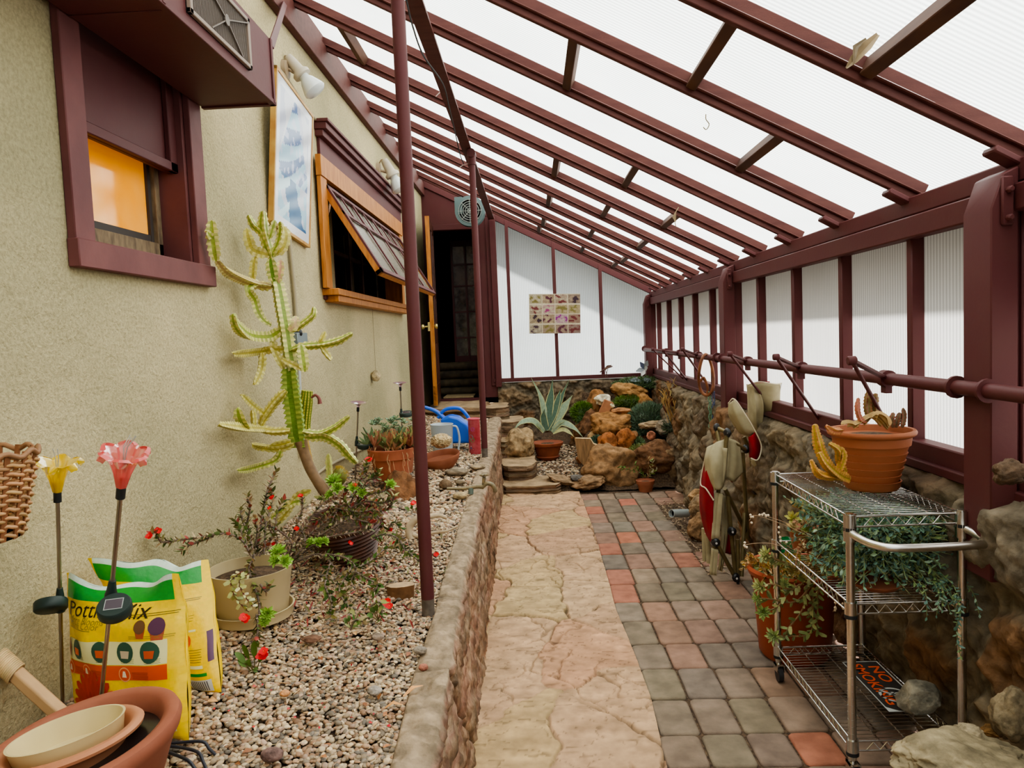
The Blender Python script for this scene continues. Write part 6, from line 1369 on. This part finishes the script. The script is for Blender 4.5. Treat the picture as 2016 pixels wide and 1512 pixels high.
for i,(px,py,w_,h_,y_,c_,lab) in enumerate(GR):
    p=aY(y_,px,py);s_=S(1,y_);mb=MB();W_=w_*s_*1.22;mb.rock(p,(W_,W_*.85,h_*s_*1.15),100+i,4 if w_>40 else 3,.26,1.5,M=Matrix.Rotation((i%5-2)*.12,3,'Y'),col=c_,facet=.7)
    obj('rock',mb,M_rock,None,lab,'rock')
rnd=random.Random(55)
for i in range(34):
    x=rnd.uniform(.46,1.28);y=rnd.uniform(7.2,8.75);w_=rnd.uniform(.13,.26);mb=MB();mb.rock((x,y,gzz(x,y)+.02),(w_,w_*.8,w_*.75),400+i,3,.26,1.5,col=rnd.choice([BRN,TAN,S2(146,108,74),S2(134,112,84),S2(150,98,62)]),facet=.7)
    obj('rubble_stone',mb,M_rock,None,'small brown rubble stone packed between the named rocks of the end rock garden','rock','rubble stones of the rock garden')
mb=MB();p=aY(8.0,1193,803);mb.obox(p,(.11,.03,.17),Matrix.Rotation(.45,3,'Y'));obj('rock',mb,mat('tan_slab',S2(184,130,92),.85,noise=(10,4),col2=S2(160,108,76)),None,'tan brick-like slab leaning against the white domed stone','rock',bevel=.01,seg=2)
# petrified wood slab
PW=[(1131,863),(1162,864),(1168,874),(1177,877),(1183,890),(1181,906),(1166,926),(1150,918),(1139,905),(1135,885)]
mb=MB();n=len(PW);f_=[aY(7.3,*p) for p in PW];b_=[aY(7.3,*p)+V((.01,.07,0)) for p in PW]
mb.add(f_+b_,[tuple(range(n-1,-1,-1)),tuple(range(n,2*n))],S2(150,118,82),False);mb.add(f_+b_,[(i,(i+1)%n,n+(i+1)%n,n+i) for i in range(n)],S2(206,176,130),False)
obj('petrified_wood',mb,mat('split_wood',None,.8,noise=(9,5),vary=.3,stretch=(6,6,.8),bump=(40,.5,.006)),None,'upright slab of pale split wood at the front of the rock garden','wood slab',bevel=.006)
# steps and landing
def slabr(px0,px1,y0_,y1_,ztop_,th,lab,x0=None,x1=None,seed=1):
    X0_=x0;X1_=x1;mb=MB();n=22;rr=random.Random(seed);o=[]
    cx,cy,hx_,hy_=(X0_+X1_)/2,(y0_+y1_)/2,(X1_-X0_)/2,(y1_-y0_)/2
    for k in range(n):
        a=k*2*PI/n;q=(abs(math.cos(a))**7+abs(math.sin(a))**7)**(-1/7)*(1+rr.uniform(-.16,.06));o.append((cx+hx_*q*math.cos(a),cy+hy_*q*math.sin(a)))
    vs=[];K=9
    for k in range(K):
        z=ztop_-th*k/(K-1);q_=1+rr.uniform(-.035,.035)+(.0 if k else -.02)
        for j,(x,y) in enumerate(o):
            w_=1+.06*mnoise.noise(V((x*9,y*9,k*.9+seed*7)));vs.append(V((cx+(x-cx)*q_*w_,cy+(y-cy)*q_*w_,z+.012*mnoise.noise(V((x*7,y*7,seed))))))
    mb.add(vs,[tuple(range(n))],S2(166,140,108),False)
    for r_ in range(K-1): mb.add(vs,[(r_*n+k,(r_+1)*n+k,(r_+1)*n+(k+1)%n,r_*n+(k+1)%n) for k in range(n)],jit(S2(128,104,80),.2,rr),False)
    obj('stone_step',mb,mat('layered_sandstone',None,.88,noise=(9,6),vary=.4,bump=(26,.9,.014),stretch=(1,1,3)),None,lab,'step')
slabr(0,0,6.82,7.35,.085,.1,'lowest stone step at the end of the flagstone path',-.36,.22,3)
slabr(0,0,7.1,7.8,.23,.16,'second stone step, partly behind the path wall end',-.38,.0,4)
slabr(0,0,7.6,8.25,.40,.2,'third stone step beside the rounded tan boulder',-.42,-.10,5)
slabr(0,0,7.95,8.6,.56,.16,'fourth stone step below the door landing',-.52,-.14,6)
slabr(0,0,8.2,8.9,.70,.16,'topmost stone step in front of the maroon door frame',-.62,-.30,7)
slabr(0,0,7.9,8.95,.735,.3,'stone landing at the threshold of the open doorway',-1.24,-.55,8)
# agave in its pot
ay=7.85;ap=aY(ay,1078,885);ap.z=gzz(ap.x,ay)-.005
ag=pot('agave_pot','terracotta pot with a large variegated agave against the end stone wall',ap,[(0,0),(.10,0),(.125,.03),(.13,.035),(.115,.045),(.15,.15),(.165,.155),(.172,.185),(.165,.19),(.15,.18),(0,.17)],mat('terracotta_brown',S2(150,82,52),.75,noise=(9,4),col2=S2(120,62,40)),44,soil=(.15,.172))
at_=ap+V((0,0,.19));mb=MB();LG=S2(150,172,146);LD=S2(88,116,100);ED=S2(196,196,140)
for pts,w_,c_ in((((1075,848),(1073,820),(1064,780),(1045,742)),.035,LG),(((1078,848),(1080,810),(1085,775),(1088,745)),.050,LD),(((1082,848),(1095,810),(1108,775),(1122,745)),.03,LD),(((1083,848),(1098,820),(1115,795),(1127,778)),.055,LG),(((1072,850),(1050,828),(1025,832),(1008,852)),.032,LG),(((1086,850),(1105,832),(1130,842),(1149,862)),.035,LG),(((1088,852),(1108,845),(1122,852),(1132,862)),.022,ED),(((1072,850),(1065,840),(1060,836),(1056,834)),.02,LG),(((1086,846),(1100,832),(1110,828),(1118,829)),.02,LG),(((1076,848),(1070,822),(1072,805)),.04,LD),(((1076,845),(1090,815),(1100,780),(1104,765)),.035,LD)):
    P_=smooth([aY(ay-.02*i if pts[-1][1]>800 else ay,*p) for i,p in enumerate(pts)],6);k=len(P_)-1
    mb.leaf(P_,[w_*(.55+.45*math.sin(PI*min(1,(i/k)*1.1+.15)))*(1 if i<k*.6 else (1-(i/k-.6)/.42)) for i in range(k+1)],(0,-1,.35),c_,fold=-.22,thick=.006,edge=ED)
obj('agave_leaves',mb,M_leaf,ag)
# small pot
sp=aZ(0,1271,967);sm=pot('small_pot','small terracotta pot with a sparse variegated plant on the pavers by the rock garden',sp,[(0,0),(.06,0),(.075,.07),(.083,.072),(.088,.105),(.083,.108),(.076,.095),(0,.09)],M_terra,36,soil=(.076,.09))
mb=MB();rnd=random.Random(61);t0=sp+V((0,0,.09))
for pts,n,c_ in((((1275,940),(1280,925),(1285,915),(1282,905)),14,[S2(140,170,90),S2(190,190,150)]),(((1270,942),(1262,930),(1240,925),(1220,918)),22,[S2(96,136,64),S2(120,150,80)]),(((1272,940),(1258,925),(1250,912)),14,[S2(110,144,70)]),(((1276,940),(1282,932),(1292,925)),12,[S2(200,196,170),S2(130,160,80)]),(((1274,940),(1277,915),(1276,900)),6,[S2(150,120,80)])): sprig(mb,[aY(6.85,*p) for p in pts],n,.035,None,rnd,.35,.003,S2(140,104,74),c_,thick=.05)
obj('foliage',mb,M_leaf,sm)
# cushions
def cushion(px,py,w_,h_,y_,c_,lab,n=1500,ll=.035,seed=1):
    p=aY(y_,px,py);s_=S(1,y_);rr=random.Random(seed);W_,H_=w_*s_,h_*s_;t=thing('cushion_plant',lab,'plant',p-V((0,0,H_*.5)))
    mb=MB();mb.rock(p,(W_*.9,W_*.6,H_*.85),seed,3,.2,1.4,M=Matrix.Identity(3),col=tuple(x*.45 for x in c_));obj('mound',mb,M_leaf,t);mb=MB()
    for i in range(n):
        d=V((rr.gauss(0,1),rr.gauss(0,1)-.4,rr.gauss(0,1)+.4)).normalized();q=p+V((d.x*W_*.46,d.y*W_*.31,d.z*H_*.46))*(1+.14*mnoise.noise(d*2.3+V((seed,0,0))));l=ll*rr.uniform(.5,1.2)
        dd_=(d+V((rr.uniform(-.6,.6),rr.uniform(-.6,.6),rr.uniform(-.3,.7)))).normalized();mb.leaf([q-d*.005,q+dd_*l],[l*.11,l*.05],(rr.uniform(-1,1),-1,rr.uniform(-.5,1)),jit(c_,.3,rr),fold=.1)
    obj('fine_leaves',mb,M_leaf,t)
cushion(1148,812,46,38,8.25,S2(96,128,46),'bright green mossy cushion left of the brown rocks',1300,.035,1)
cushion(1278,838,96,84,7.95,S2(110,132,106),'large grey-green feathery cushion left of the dried cattails',3600,.045,2)
cushion(1238,792,60,24,8.35,S2(100,124,52),'flat green cushion above the thin reddish stone',1000,.035,3)
cushion(1260,758,110,26,8.65,S2(86,110,70),'dark green mat along the top of the rock garden',1400,.04,4)
cushion(1152,832,30,26,8.15,S2(80,110,60),'small dark green tuft below the bright mossy cushion',600,.035,5)
cushion(1215,892,34,40,7.6,S2(92,116,84),'blue-green tuft between the two upright orange rocks',900,.035,6)
cushion(1250,875,34,24,7.55,S2(104,130,86),'small green tuft under the large feathery cushion',700,.035,7)
cushion(1175,870,26,20,7.7,S2(90,116,90),'small blue-green tuft behind the petrified wood slab',500,.03,8)
cushion(1262,893,46,26,7.3,S2(130,140,80),'yellow-green trailing tuft above the small potted plant',700,.045,9)
cushion(1335,842,60,30,7.4,S2(96,110,86),'thin dull green tuft behind the cattail stems',300,.05,10)
# dried cattails
cb=thing('dried_cattails','tall bunch of dried cattails propped in the corner of the rock garden','dried plant',aY(7.35,1336,880))
rnd=random.Random(71);mb=MB();mc=MB()
for i in range(34):
    b=aY(7.35,1336+rnd.uniform(-6,8),rnd.uniform(858,880));e=aY(7.35+rnd.uniform(-.1,.1),1318+rnd.uniform(-14,26),rnd.uniform(755,800));m=b.lerp(e,.5)+V((rnd.uniform(-.02,.02),0,0));P_=smooth([b,m,e],4)
    c_=jit(rnd.choice([S2(190,156,100),S2(166,128,80),S2(204,176,120)]),.15,rnd);mb.tube(P_,.004,4,c_,cap=False)
    if i%3==0: q=P_[-3];mc.tube([q.lerp(P_[-1],.1),q.lerp(P_[-1],.2),q.lerp(P_[-1],.9),P_[-1]],[.006,.014,.014,.006],8,S2(100,56,38))
    for k in range(3): 
        q=P_[-1];d=V((rnd.uniform(-.5,.5),rnd.uniform(-.3,.3),1)).normalized();mb.leaf([q,q+d*.05,q+d*.09+V((rnd.uniform(-.03,.03),0,-.01))],[.003,.004,.001],(0,-1,0),c_)
obj('dry_stalks',mb,M_leaf,cb);obj('cattail_heads',mc,M_leaf,cb)
mb=MB();mb.leaf([aY(7.2,1338,800),aY(7.15,1346,802),aY(7.1,1338,815)],[.02,.05,.01],(0,-1,.2),S2(120,150,120),fold=.2);obj('ribbon_leaf',mb,M_leaf,cb)
# metal flower ornament, bird ornament
mf=thing('metal_flower','blue-grey metal flower ornament in the far corner above the rock garden','ornament',aY(8.7,1270,745))
c_=aY(8.7,1269,726)
for k,(dx,dy,col) in enumerate(((-9,-13,S2(96,104,130)),(-17,5,S2(150,160,166)),(-6,14,S2(206,208,204)),(6,-2,S2(200,204,200)),(6,-16,S2(160,166,170)))):
    mb=MB();e=aY(8.65,1269+dx,726+dy);mb.leaf([c_,c_.lerp(e,.55),e],[.008,.03,.006],(0,-1,.2),col,fold=.2,thick=.002);obj('metal_petal',mb,M_plast,mf)
mb=MB();mb.tube([c_,aY(8.7,1272,748)],.005,6);obj('stem',mb,M_taupe,mf)
su=thing('grey_succulent','flat blue-grey paddle leaves below the metal flower in the far corner','plant',aY(8.55,1272,755))
for k,(a,b,w_) in enumerate((((1240,749),(1262,750),.03),((1268,745),(1284,760),.04),((1265,748),(1278,752),.02))): mb=MB();p,q=aY(8.5,*a),aY(8.5,*b);mb.leaf([p,p.lerp(q,.5)+V((0,0,.01)),q],[w_*.4,w_,w_*.3],(0,-.8,.5),S2(112,124,124),fold=.2,thick=.006);obj('paddle_leaf',mb,M_leaf,su)
mb=MB();mb.tube(smooth([aY(8.8,*p) for p in((1181,733),(1190,727),(1198,724),(1206,721))],4),.008,6);mb.tube([aY(8.8,1192,728),aY(8.8,1196,742)],.005,5);mb.tube([aY(8.8,1197,726),aY(8.8,1192,742)],.004,5);mb.leaf([aY(8.8,1190,728),aY(8.8,1197,722),aY(8.8,1204,719)],[.01,.02,.004],(0,-1,.4));obj('bird_ornament',mb,M_brn,None,'small brown wire bird ornament perched on the end sill','ornament')
# pipe stub and rocks by the wall
mb=MB();a=aY(5.5,1322,1011);b=aY(5.62,1362,1010);d_=(b-a).normalized();M_=axisM(d_);mb.lathe([(.026,0),(.031,0),(.031,.17),(.026,.17)],a,24,M_,close=True);obj('drain_pipe',mb,mat('grey_pvc',S2(160,166,164),.4),None,'short grey drain pipe poking out at the foot of the stone wall','pipe')
mb=MB();mb.lathe([(.028,.03),(0,.03)],a,20,M_);obj('pipe_mouth',mb,M_dark,bpy.data.objects['drain_pipe'])
for i,(px,py,w_,h_,y_,c_,lab) in enumerate(((1378,1000,44,40,5.35,S2(150,126,98),'rough tan stone stacked above the drain pipe'),(1378,1045,40,60,5.2,S2(140,110,80),'brown stone right of the drain pipe at floor level'),(1372,975,30,22,5.45,S2(170,136,98),'small orange-tan stone on top of the stack by the drain pipe'),
 (1905,1508,250,84,1.93,S2(176,160,128),'long low cream boulder at the bottom right corner'),(1904,1458,70,58,2.03,S2(180,164,134),'rounded cream stone beside the near right cart post'),(1998,1405,84,100,2.08,S2(170,152,122),'big pale boulder leaning on the wall at the right edge'),(1884,1478,32,30,2.0,S2(156,118,76),'orange patch stone below the rounded cream one'),(1958,1438,50,20,2.12,S2(176,132,80),'flat orange-tan stone wedged between the pale boulders'),(1990,930,60,46,2.0,S2(112,92,74),'dark knobbly rock jutting beside the near post'))):
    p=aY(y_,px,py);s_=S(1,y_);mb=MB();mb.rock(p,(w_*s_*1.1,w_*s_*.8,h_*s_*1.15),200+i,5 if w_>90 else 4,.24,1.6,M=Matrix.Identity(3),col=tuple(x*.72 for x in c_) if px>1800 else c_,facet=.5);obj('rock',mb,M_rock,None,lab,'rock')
mb=MB()
rnd=random.Random(81)
for i in range(500):
    y=rnd.uniform(4.4,6.4);x=rnd.uniform(1.0,1.24);a=rnd.uniform(0,6.28);d=V((math.cos(a),math.sin(a),rnd.uniform(0,.2)));p=V((x,y,rnd.uniform(0,.01)));l=rnd.uniform(.015,.04);mb.leaf([p,p+d*l],[l*.12,l*.08],(0,0,1),jit(S2(160,136,104),.25,rnd))
obj('dirt_litter',mb,M_leaf,None,'dry twigs and dirt crumbs along the foot of the stone wall','litter',kind='stuff')
# ================= TALL EUPHORBIA =================
rnd=random.Random(91)
def cp(p,y_=3.2,x=-1.205):
    q=aY(y_,*p)
    if q.x<x: q=aX(x,*p)
    return q
cac=thing('tall_cactus','tall multi-armed green and yellow cactus rising from the ribbed brown pot against the wall','cactus',V((bc.x-.05,bc.y,bc.z+.15)))
G1=S2(104,136,50);G2=S2(150,164,66);Y1=S2(190,176,84);E1=S2(222,212,140)
def br(name,pts,r,g=G2,e=E1,y_=3.2,ribs=3,tooth=.022,**k):
    mb=MB();cactus_branch(mb,[cp(p,y_) for p in pts],r,ribs,tooth,g,e,rnd,amp=.38,**k);return obj(name,mb,M_leaf,cac)
mb=MB();mb.tube(smooth([cp(p) for p in((652,985),(632,958),(612,925),(600,895),(592,868))],5),[.028,.027,.027,.026,.026,.025,.025,.024,.024,.024,.024,.024,.024,.024,.024,.024,.024,.025,.026,.028,.03],10,S2(142,112,82));obj('woody_base',mb,M_leaf,cac)
br('trunk',((592,880),(588,850),(583,810),(577,765),(573,725)),.046,G1,S2(170,186,96),taper=.8)
br('trunk_segment',((573,730),(566,690),(560,650),(553,610),(547,575),(543,555)),.034,S2(132,150,66),E1,taper=.9)
br('trunk_tip',((543,560),(538,530),(534,508)),.028,G1,E1)
for pts,r,g in((((535,509),(526,479),(519,449),(518,415)),.026,G2),(((538,505),(550,480),(555,455),(552,436)),.020,G2),(((540,500),(556,486),(562,463),(557,446)),.022,Y1),(((532,503),(499,491),(489,469),(485,449)),.024,Y1),(((524,480),(515,458),(499,443),(489,423)),.018,G2),(((530,470),(536,450),(541,433)),.015,G2),
 (((535,564),(507,560),(475,549),(445,533),(426,511)),.022,S2(186,160,104)),(((426,514),(422,489),(418,459),(417,434)),.024,G2),(((418,468),(411,462),(407,455)),.014,G2),(((499,552),(501,523),(504,505)),.019,Y1),(((503,559),(488,570),(499,588),(507,614),(519,632),(534,641)),.020,G2),(((558,648),(531,664),(491,662),(467,642),(459,618)),.026,G2),
 (((574,652),(598,636),(616,620),(618,604)),.017,G2),(((545,560),(552,535),(553,512)),.018,S2(214,166,136)),(((565,686),(539,686),(511,690),(460,696)),.020,Y1),(((515,694),(513,725),(501,757)),.020,Y1),(((535,666),(543,696),(559,727)),.018,Y1),(((571,690),(598,682),(638,678),(668,670),(694,656)),.020,G2),(((628,676),(634,664),(640,652)),.014,Y1),(((632,682),(640,694),(652,709)),.015,Y1)):
    br('arm',pts,r,g)
for pts,r,g in((((556,707),(586,722),(600,728)),.014,Y1),(((600,732),(596,705),(592,678)),.024,G2),(((563,769),(539,795),(520,822),(511,842)),.022,Y1),(((519,815),(495,797),(475,777)),.015,Y1),(((571,848),(539,850),(515,846),(485,844),(467,842),(432,836)),.020,Y1),(((487,844),(475,825),(468,803)),.024,G2),(((500,840),(499,822),(497,807)),.015,Y1),
 (((596,850),(628,854),(658,842),(674,830),(688,819)),.018,G2),(((602,860),(638,858),(668,874),(686,894),(703,912)),.024,G2),(((578,874),(549,882),(519,880),(497,876)),.018,Y1),(((553,884),(540,905),(503,918),(469,926)),.018,G2),(((572,868),(550,873),(531,878)),.018,Y1),(((600,985),(575,990),(550,1010),(533,1020)),.018,G2),(((612,965),(586,975),(566,1005),(548,1030)),.018,Y1),(((568,650),(580,640),(582,622)),.020,S2(222,190,146)),(((650,952),(649,920),(647,893)),.016,S2(196,200,110))):
    br('arm',pts,r,g,y_=3.16)
# orange stem and column cactus behind
cc2=thing('column_cactus','ribbed green column cactus with a drooping dried flower, right behind the tall cactus','cactus',aY(3.3,625,960))
def fine(pts,r,nm,g):
    mb=MB();cactus_branch(mb,[cp(p,3.32) for p in pts],r,13,.012,g,S2(196,180,80),rnd,taper=.8,amp=.10,valley=.86);return obj(nm,mb,M_leaf,cc2)
fine(((628,962),(614,925),(606,895),(600,860)),.016,'lower_stem',S2(196,146,84));fine(((599,862),(598,835),(601,805),(605,768)),.030,'column',S2(118,138,54))
mb=MB();mb.tube(smooth([cp(p,3.3) for p in((613,783),(621,778),(628,784),(630,795))],5),[.005,.005,.005,.006,.006,.006,.006,.006,.007,.007,.008,.008,.009,.009,.010,.011],8,S2(130,72,66));obj('dried_flower',mb,M_leaf,cc2)
bar_=thing('barrel_cactus','small spiny round cactus beside the foot of the tall cactus','cactus',aY(3.25,668,945))
mb=MB();q=aY(3.25,668,938);pr_=[(.0,.04)]+[(.034*math.sin(t),.04*math.cos(t)) for t in [.3,.6,.9,1.2,1.5,1.8,2.2,2.6]];mb.lathe(pr_[::-1],q,20,col=S2(120,120,56));obj('barrel',mb,M_leaf,bar_)
mb=MB()
for i in range(160):
    a=rnd.uniform(0,6.28);t=rnd.uniform(0,1.8);d=V((math.sin(t)*math.cos(a),math.sin(t)*math.sin(a),math.cos(t)));p=q+V((d.x*.034,d.y*.034,d.z*.04));mb.leaf([p,p+d*.012],[.001,.0003],(0,-1,.1),S2(210,180,90))
obj('spines',mb,M_leaf,bar_)
# ================= CROWN OF THORNS & FRIENDS =================
LV=[S2(96,112,56),S2(120,128,70),S2(146,140,86),S2(80,94,50),S2(186,168,126),S2(206,186,150),S2(150,120,84),S2(168,80,70)]
LV2=[S2(84,116,56),S2(110,136,66),S2(70,96,48),S2(150,150,90)]
def thorn(name,label,base,stems,flowers,y_,leafs=LV,nl=34,ll=.026,cat='plant'):
    t=thing(name,label,cat,base);mb=MB();ms=mb
    for pts,yy0,yy1 in stems:
        k=len(pts)-1;P_=[cp(p,yy0+(yy1-yy0)*i/k,-1.23) for i,p in enumerate(pts)]
        P_=[P_[0]]+[p+V((rnd.uniform(-.006,.006),rnd.uniform(-.01,.01),rnd.uniform(-.006,.006))) for p in P_[1:-1]]+[P_[-1]]
        Lp=sum((b-a).length for a,b in zip(P_[:-1],P_[1:]))
        sprig(mb,P_,int(nl*Lp/.18)+6,ll,None,rnd,.26,.0032,S2(126,108,96),leafs)
        S_=smooth(P_,8)
        for i in range(int(Lp/.006)):
            q=S_[int(rnd.random()*(len(S_)-1))];d=V((rnd.gauss(0,1),rnd.gauss(0,1),rnd.gauss(0,1))).normalized();ms.leaf([q,q+d*.012],[.0009,.0002],(0,-1,.2),S2(190,170,150))
    obj('leafy_stems',mb,M_leaf,t)
    for px,py,yf,r in flowers:
        fm=MB();flower(fm,cp((px,py),yf,-1.23),r,rnd,(0,-.6,.8));obj('red_flower',fm,M_leaf,t)
    return t
thorn('crown_of_thorns','sprawling thorny plant with small red flowers growing out of the cream pot',ctop,[
 (((495,1095),(470,1065),(440,1052),(400,1058),(350,1062),(318,1068)),2.4,2.35),(((318,1068),(310,1060),(300,1050)),2.35,2.34),(((420,1056),(380,1075),(360,1085)),2.38,2.35),
 (((500,1095),(490,1060),(478,1030),(474,1000)),2.45,2.5),(((505,1095),(515,1040),(520,1000),(532,960),(545,925)),2.5,2.6),(((500,1090),(486,1040),(492,1000),(488,975)),2.5,2.5),(((510,1095),(540,1050),(548,1010),(560,985)),2.5,2.6),(((500,1090),(508,1050),(503,1020)),2.5,2.5),(((500,1100),(492,1115),(498,1150),(505,1190),(508,1235)),2.38,2.24),(((500,1100),(478,1050),(462,1022)),2.45,2.5),(((520,1090),(525,1030),(540,990),(536,965)),2.5,2.62),(((512,1150),(520,1165),(530,1150)),2.3,2.3),(((505,1210),(510,1240),(505,1262)),2.25,2.2)],
 [(293,1056,2.33,.011),(308,1044,2.33,.011),(536,978,2.55,.008),(530,1000,2.5,.007)],2.4,nl=40)
thorn('thorn_bush','tangle of grey thorny stems between the cream pot and the ribbed pot',aZ(gz(-.9,2.75),560,1120),[
 (((560,1110),(545,1070),(530,1040)),2.7,2.7),(((560,1110),(575,1060),(590,1010),(595,978)),2.75,2.8),(((565,1110),(600,1060),(640,1025),(665,1000)),2.8,2.9),(((562,1110),(570,1070),(545,1045),(520,1030)),2.7,2.6),(((570,1105),(610,1070),(650,1040),(690,1020)),2.8,2.85),(((565,1105),(600,1035),(640,990),(670,975)),2.8,2.9),(((575,1110),(620,1090),(640,1100),(660,1118)),2.75,2.7),(((560,1110),(555,1080),(585,1050),(610,1030)),2.7,2.75),(((575,1105),(640,1060),(700,1050),(730,1040)),2.8,2.8),(((565,1110),(590,1085),(600,1060),(586,1030)),2.7,2.75),(((560,1110),(540,1090),(520,1075)),2.65,2.6)],
 [(592,976,2.8,.010),(583,1040,2.7,.009),(540,1070,2.7,.007)],2.75,[S2(176,150,116),S2(200,176,144),S2(150,128,96),S2(110,110,66),S2(140,100,80),S2(90,104,56)],nl=44,ll=.022)
thorn('thorn_bush','thorny red-flowered plant growing over the rim of the brown ribbed pot',bc+V((0,0,.16)),[
 (((690,990),(705,960),(715,930),(722,908)),3.05,3.1),(((700,990),(730,975),(755,968),(775,955)),3.0,2.98),(((690,1000),(720,985),(750,990),(770,985)),3.0,2.95),(((680,1000),(650,985),(628,980)),3.0,3.0),(((680,1000),(650,1010),(620,1030)),2.95,2.9),(((700,1000),(735,1010),(752,1030),(748,1060)),2.95,2.85),(((690,1000),(700,1020),(730,1030)),2.92,2.85),(((670,1000),(660,1015),(650,1040)),2.92,2.85),(((700,995),(720,950),(740,940),(745,925)),3.0,3.0),(((690,1000),(675,975),(690,955)),3.0,3.05),(((720,1000),(748,1005),(770,1000),(776,975)),2.95,2.95),(((660,1000),(690,1005),(715,1005),(740,1000)),2.9,2.9),(((650,995),(670,1015),(700,1018),(735,1018)),2.92,2.88)],
 [(724,904,3.1,.013),(815,990,3.2,.011),(740,985,3.0,.008),(700,955,3.0,.009),(690,1068,2.8,.007)],3.0,[S2(110,124,62),S2(140,146,84),S2(176,170,110),S2(150,110,80),S2(160,66,60),S2(90,110,54)],nl=50,ll=.028)
thorn('thorn_bush','low thorny red-flowered runners over the gravel in front of the brown pot',aZ(gz(-.7,2.6),690,1130),[
 (((640,1090),(680,1100),(700,1120),(690,1145)),2.75,2.6),(((700,1120),(730,1100),(760,1080),(785,1075)),2.65,2.8),(((700,1125),(720,1140),(740,1150),(735,1165)),2.6,2.5),(((650,1110),(640,1150),(655,1185),(650,1215)),2.6,2.35),(((690,1120),(670,1160),(690,1200)),2.6,2.4),(((730,1060),(760,1050),(782,1060),(800,1090)),2.85,2.75),(((760,1050),(775,1030),(790,1040)),2.9,2.9),(((720,1200),(745,1185),(752,1215)),2.35,2.35),(((690,1240),(700,1215),(720,1225)),2.25,2.25),(((790,1075),(815,1095),(835,1110)),2.8,2.75)],
 [(766,1042,2.9,.009),(778,1070,2.8,.010),(692,1070,2.75,.007),(762,1190,2.38,.013),(858,1092,2.85,.010),(832,1015,3.1,.009),(764,1183,2.4,.010)],2.6,LV2+[S2(180,160,120)],nl=28,ll=.028)
for base,tips,fl,yy_,lab in(((502,1330),((478,1268),(462,1285),(500,1262),(520,1280),(485,1300),(468,1300),(505,1320)),((512,1292),(518,1284),(484,1218)),1.98,'small red-flowered green seedling in the gravel in front of the cream pot'),((745,1222),((728,1195),(752,1200),(738,1188),(762,1212),(722,1212)),((755,1186),),2.32,'small dark green seedling left of the wood block'),((815,1010),((796,1000),(808,996),(822,1002),(800,1010)),((815,990),),3.3,'small green seedling in front of the brown angular rock'),((690,1235),((676,1222),(702,1222),(712,1228),(684,1215)),(),2.25,'small leafy seedling right of the cream pot saucer')):
    b=aZ(gz(-.8,yy_)+.0,*base);t=thing('seedling',lab,'plant',b);mb=MB();yb=b.y
    for tp_ in tips:
        e=aY(yb-.01,*tp_);m=b.lerp(e,.5)+V((0,0,.004));mb.tube([b,m],.0016,5,S2(110,100,60),cap=False);mb.leaf(smooth([m,m.lerp(e,.5)+V((0,0,.004)),e],3),[.003,.007,.009,.009,.008,.006,.001],(rnd.uniform(-.4,.4),-.6,.7),jit(S2(92,120,56),.2,rnd),fold=.2)
    obj('leaves',mb,M_leaf,t)
    for f_ in fl: fm=MB();flower(fm,aY(yb-.02,*f_),.013,rnd,(0,-.7,.7));obj('red_flower',fm,M_leaf,t)
def rosg(name,label,items,base):
    t=thing(name,label,'plant',base)
    for px,py,y_,R_,up in items: mb=MB();rosette(mb,cp((px,py),y_,-1.23),R_,30,up,S2(140,180,70),S2(190,214,120),rnd,w=.20);obj('rosette',mb,M_leaf,t)
    return t
rosg('green_succulent','bright green succulent rosettes at the right rim of the cream pot',[(548,1088,2.36,.036,(-.1,-.5,1)),(560,1106,2.32,.030,(.5,-.7,.5)),(543,1104,2.33,.028,(-.2,-.8,.5))],ctop)
rosg('green_succulent','bright green succulent sprig between the cream and brown pots',[(612,1070,2.75,.030,(-.3,-.5,.8)),(626,1070,2.74,.030,(.3,-.5,.8)),(638,1066,2.74,.024,(.8,-.4,.5))],aZ(gz(-.85,2.8),620,1090))
rosg('green_succulent','bright green succulent rosettes on top of the brown ribbed pot',[(658,948,3.05,.045,(-.2,-.5,1)),(664,962,3.0,.035,(.1,-.8,.6)),(695,962,3.0,.030,(0,-.8,.7)),(712,972,3.0,.028,(.2,-.8,.6)),(768,955,2.96,.030,(.5,-.6,.8)),(650,975,3.0,.028,(-.4,-.7,.6))],bc+V((0,0,.17)))
rosg('green_succulent','bright green rosette hanging low in front of the cream pot saucer',[(526,1208,2.17,.030,(.4,-.9,.2)),(520,1222,2.16,.022,(.2,-.9,-.2))],aY(2.2,523,1215))
t=thing('bean_succulent','pale bean-leaved succulent trailing down the front of the cream pot','plant',ctop+V((-.03,-.12,0)))
mb=MB()
for pts in(((478,1125),(456,1140),(458,1165),(470,1185),(490,1205)),((490,1130),(470,1145),(480,1170),(498,1195))): sprig(mb,[cp(p,2.2,-1.23) for p in pts],26,.019,None,rnd,.26,.002,S2(120,70,60),[S2(190,192,130),S2(170,176,110),S2(206,200,150)],thick=.4)
obj('bean_leaves',mb,M_leaf,t)
# fine dry weeds in the gravel behind the cream pot
mb=MB()
for i in range(700):
    y=rnd.uniform(2.35,3.5);x=rnd.gauss(-.78,.17)
    if x<-1.2 or x>xti(y)-.02: continue
    z=gz(x,y)+.005;d=V((rnd.uniform(-1,1),rnd.uniform(-1,1),rnd.uniform(.1,1.2))).normalized();l=rnd.uniform(.015,.045);p=V((x,y,z));c_=jit(rnd.choice([S2(196,170,136),S2(160,130,100),S2(110,112,64),S2(150,60,60)]),.2,rnd)
    mb.leaf([p,p+d*l*.6,p+d*l+V((0,0,-.004))],[.0015,.003,.0006],(0,-1,.5),c_)
obj('dry_weeds',mb,M_leaf,None,'fine dry weeds and stalks covering the gravel between the pots','weeds',kind='stuff')
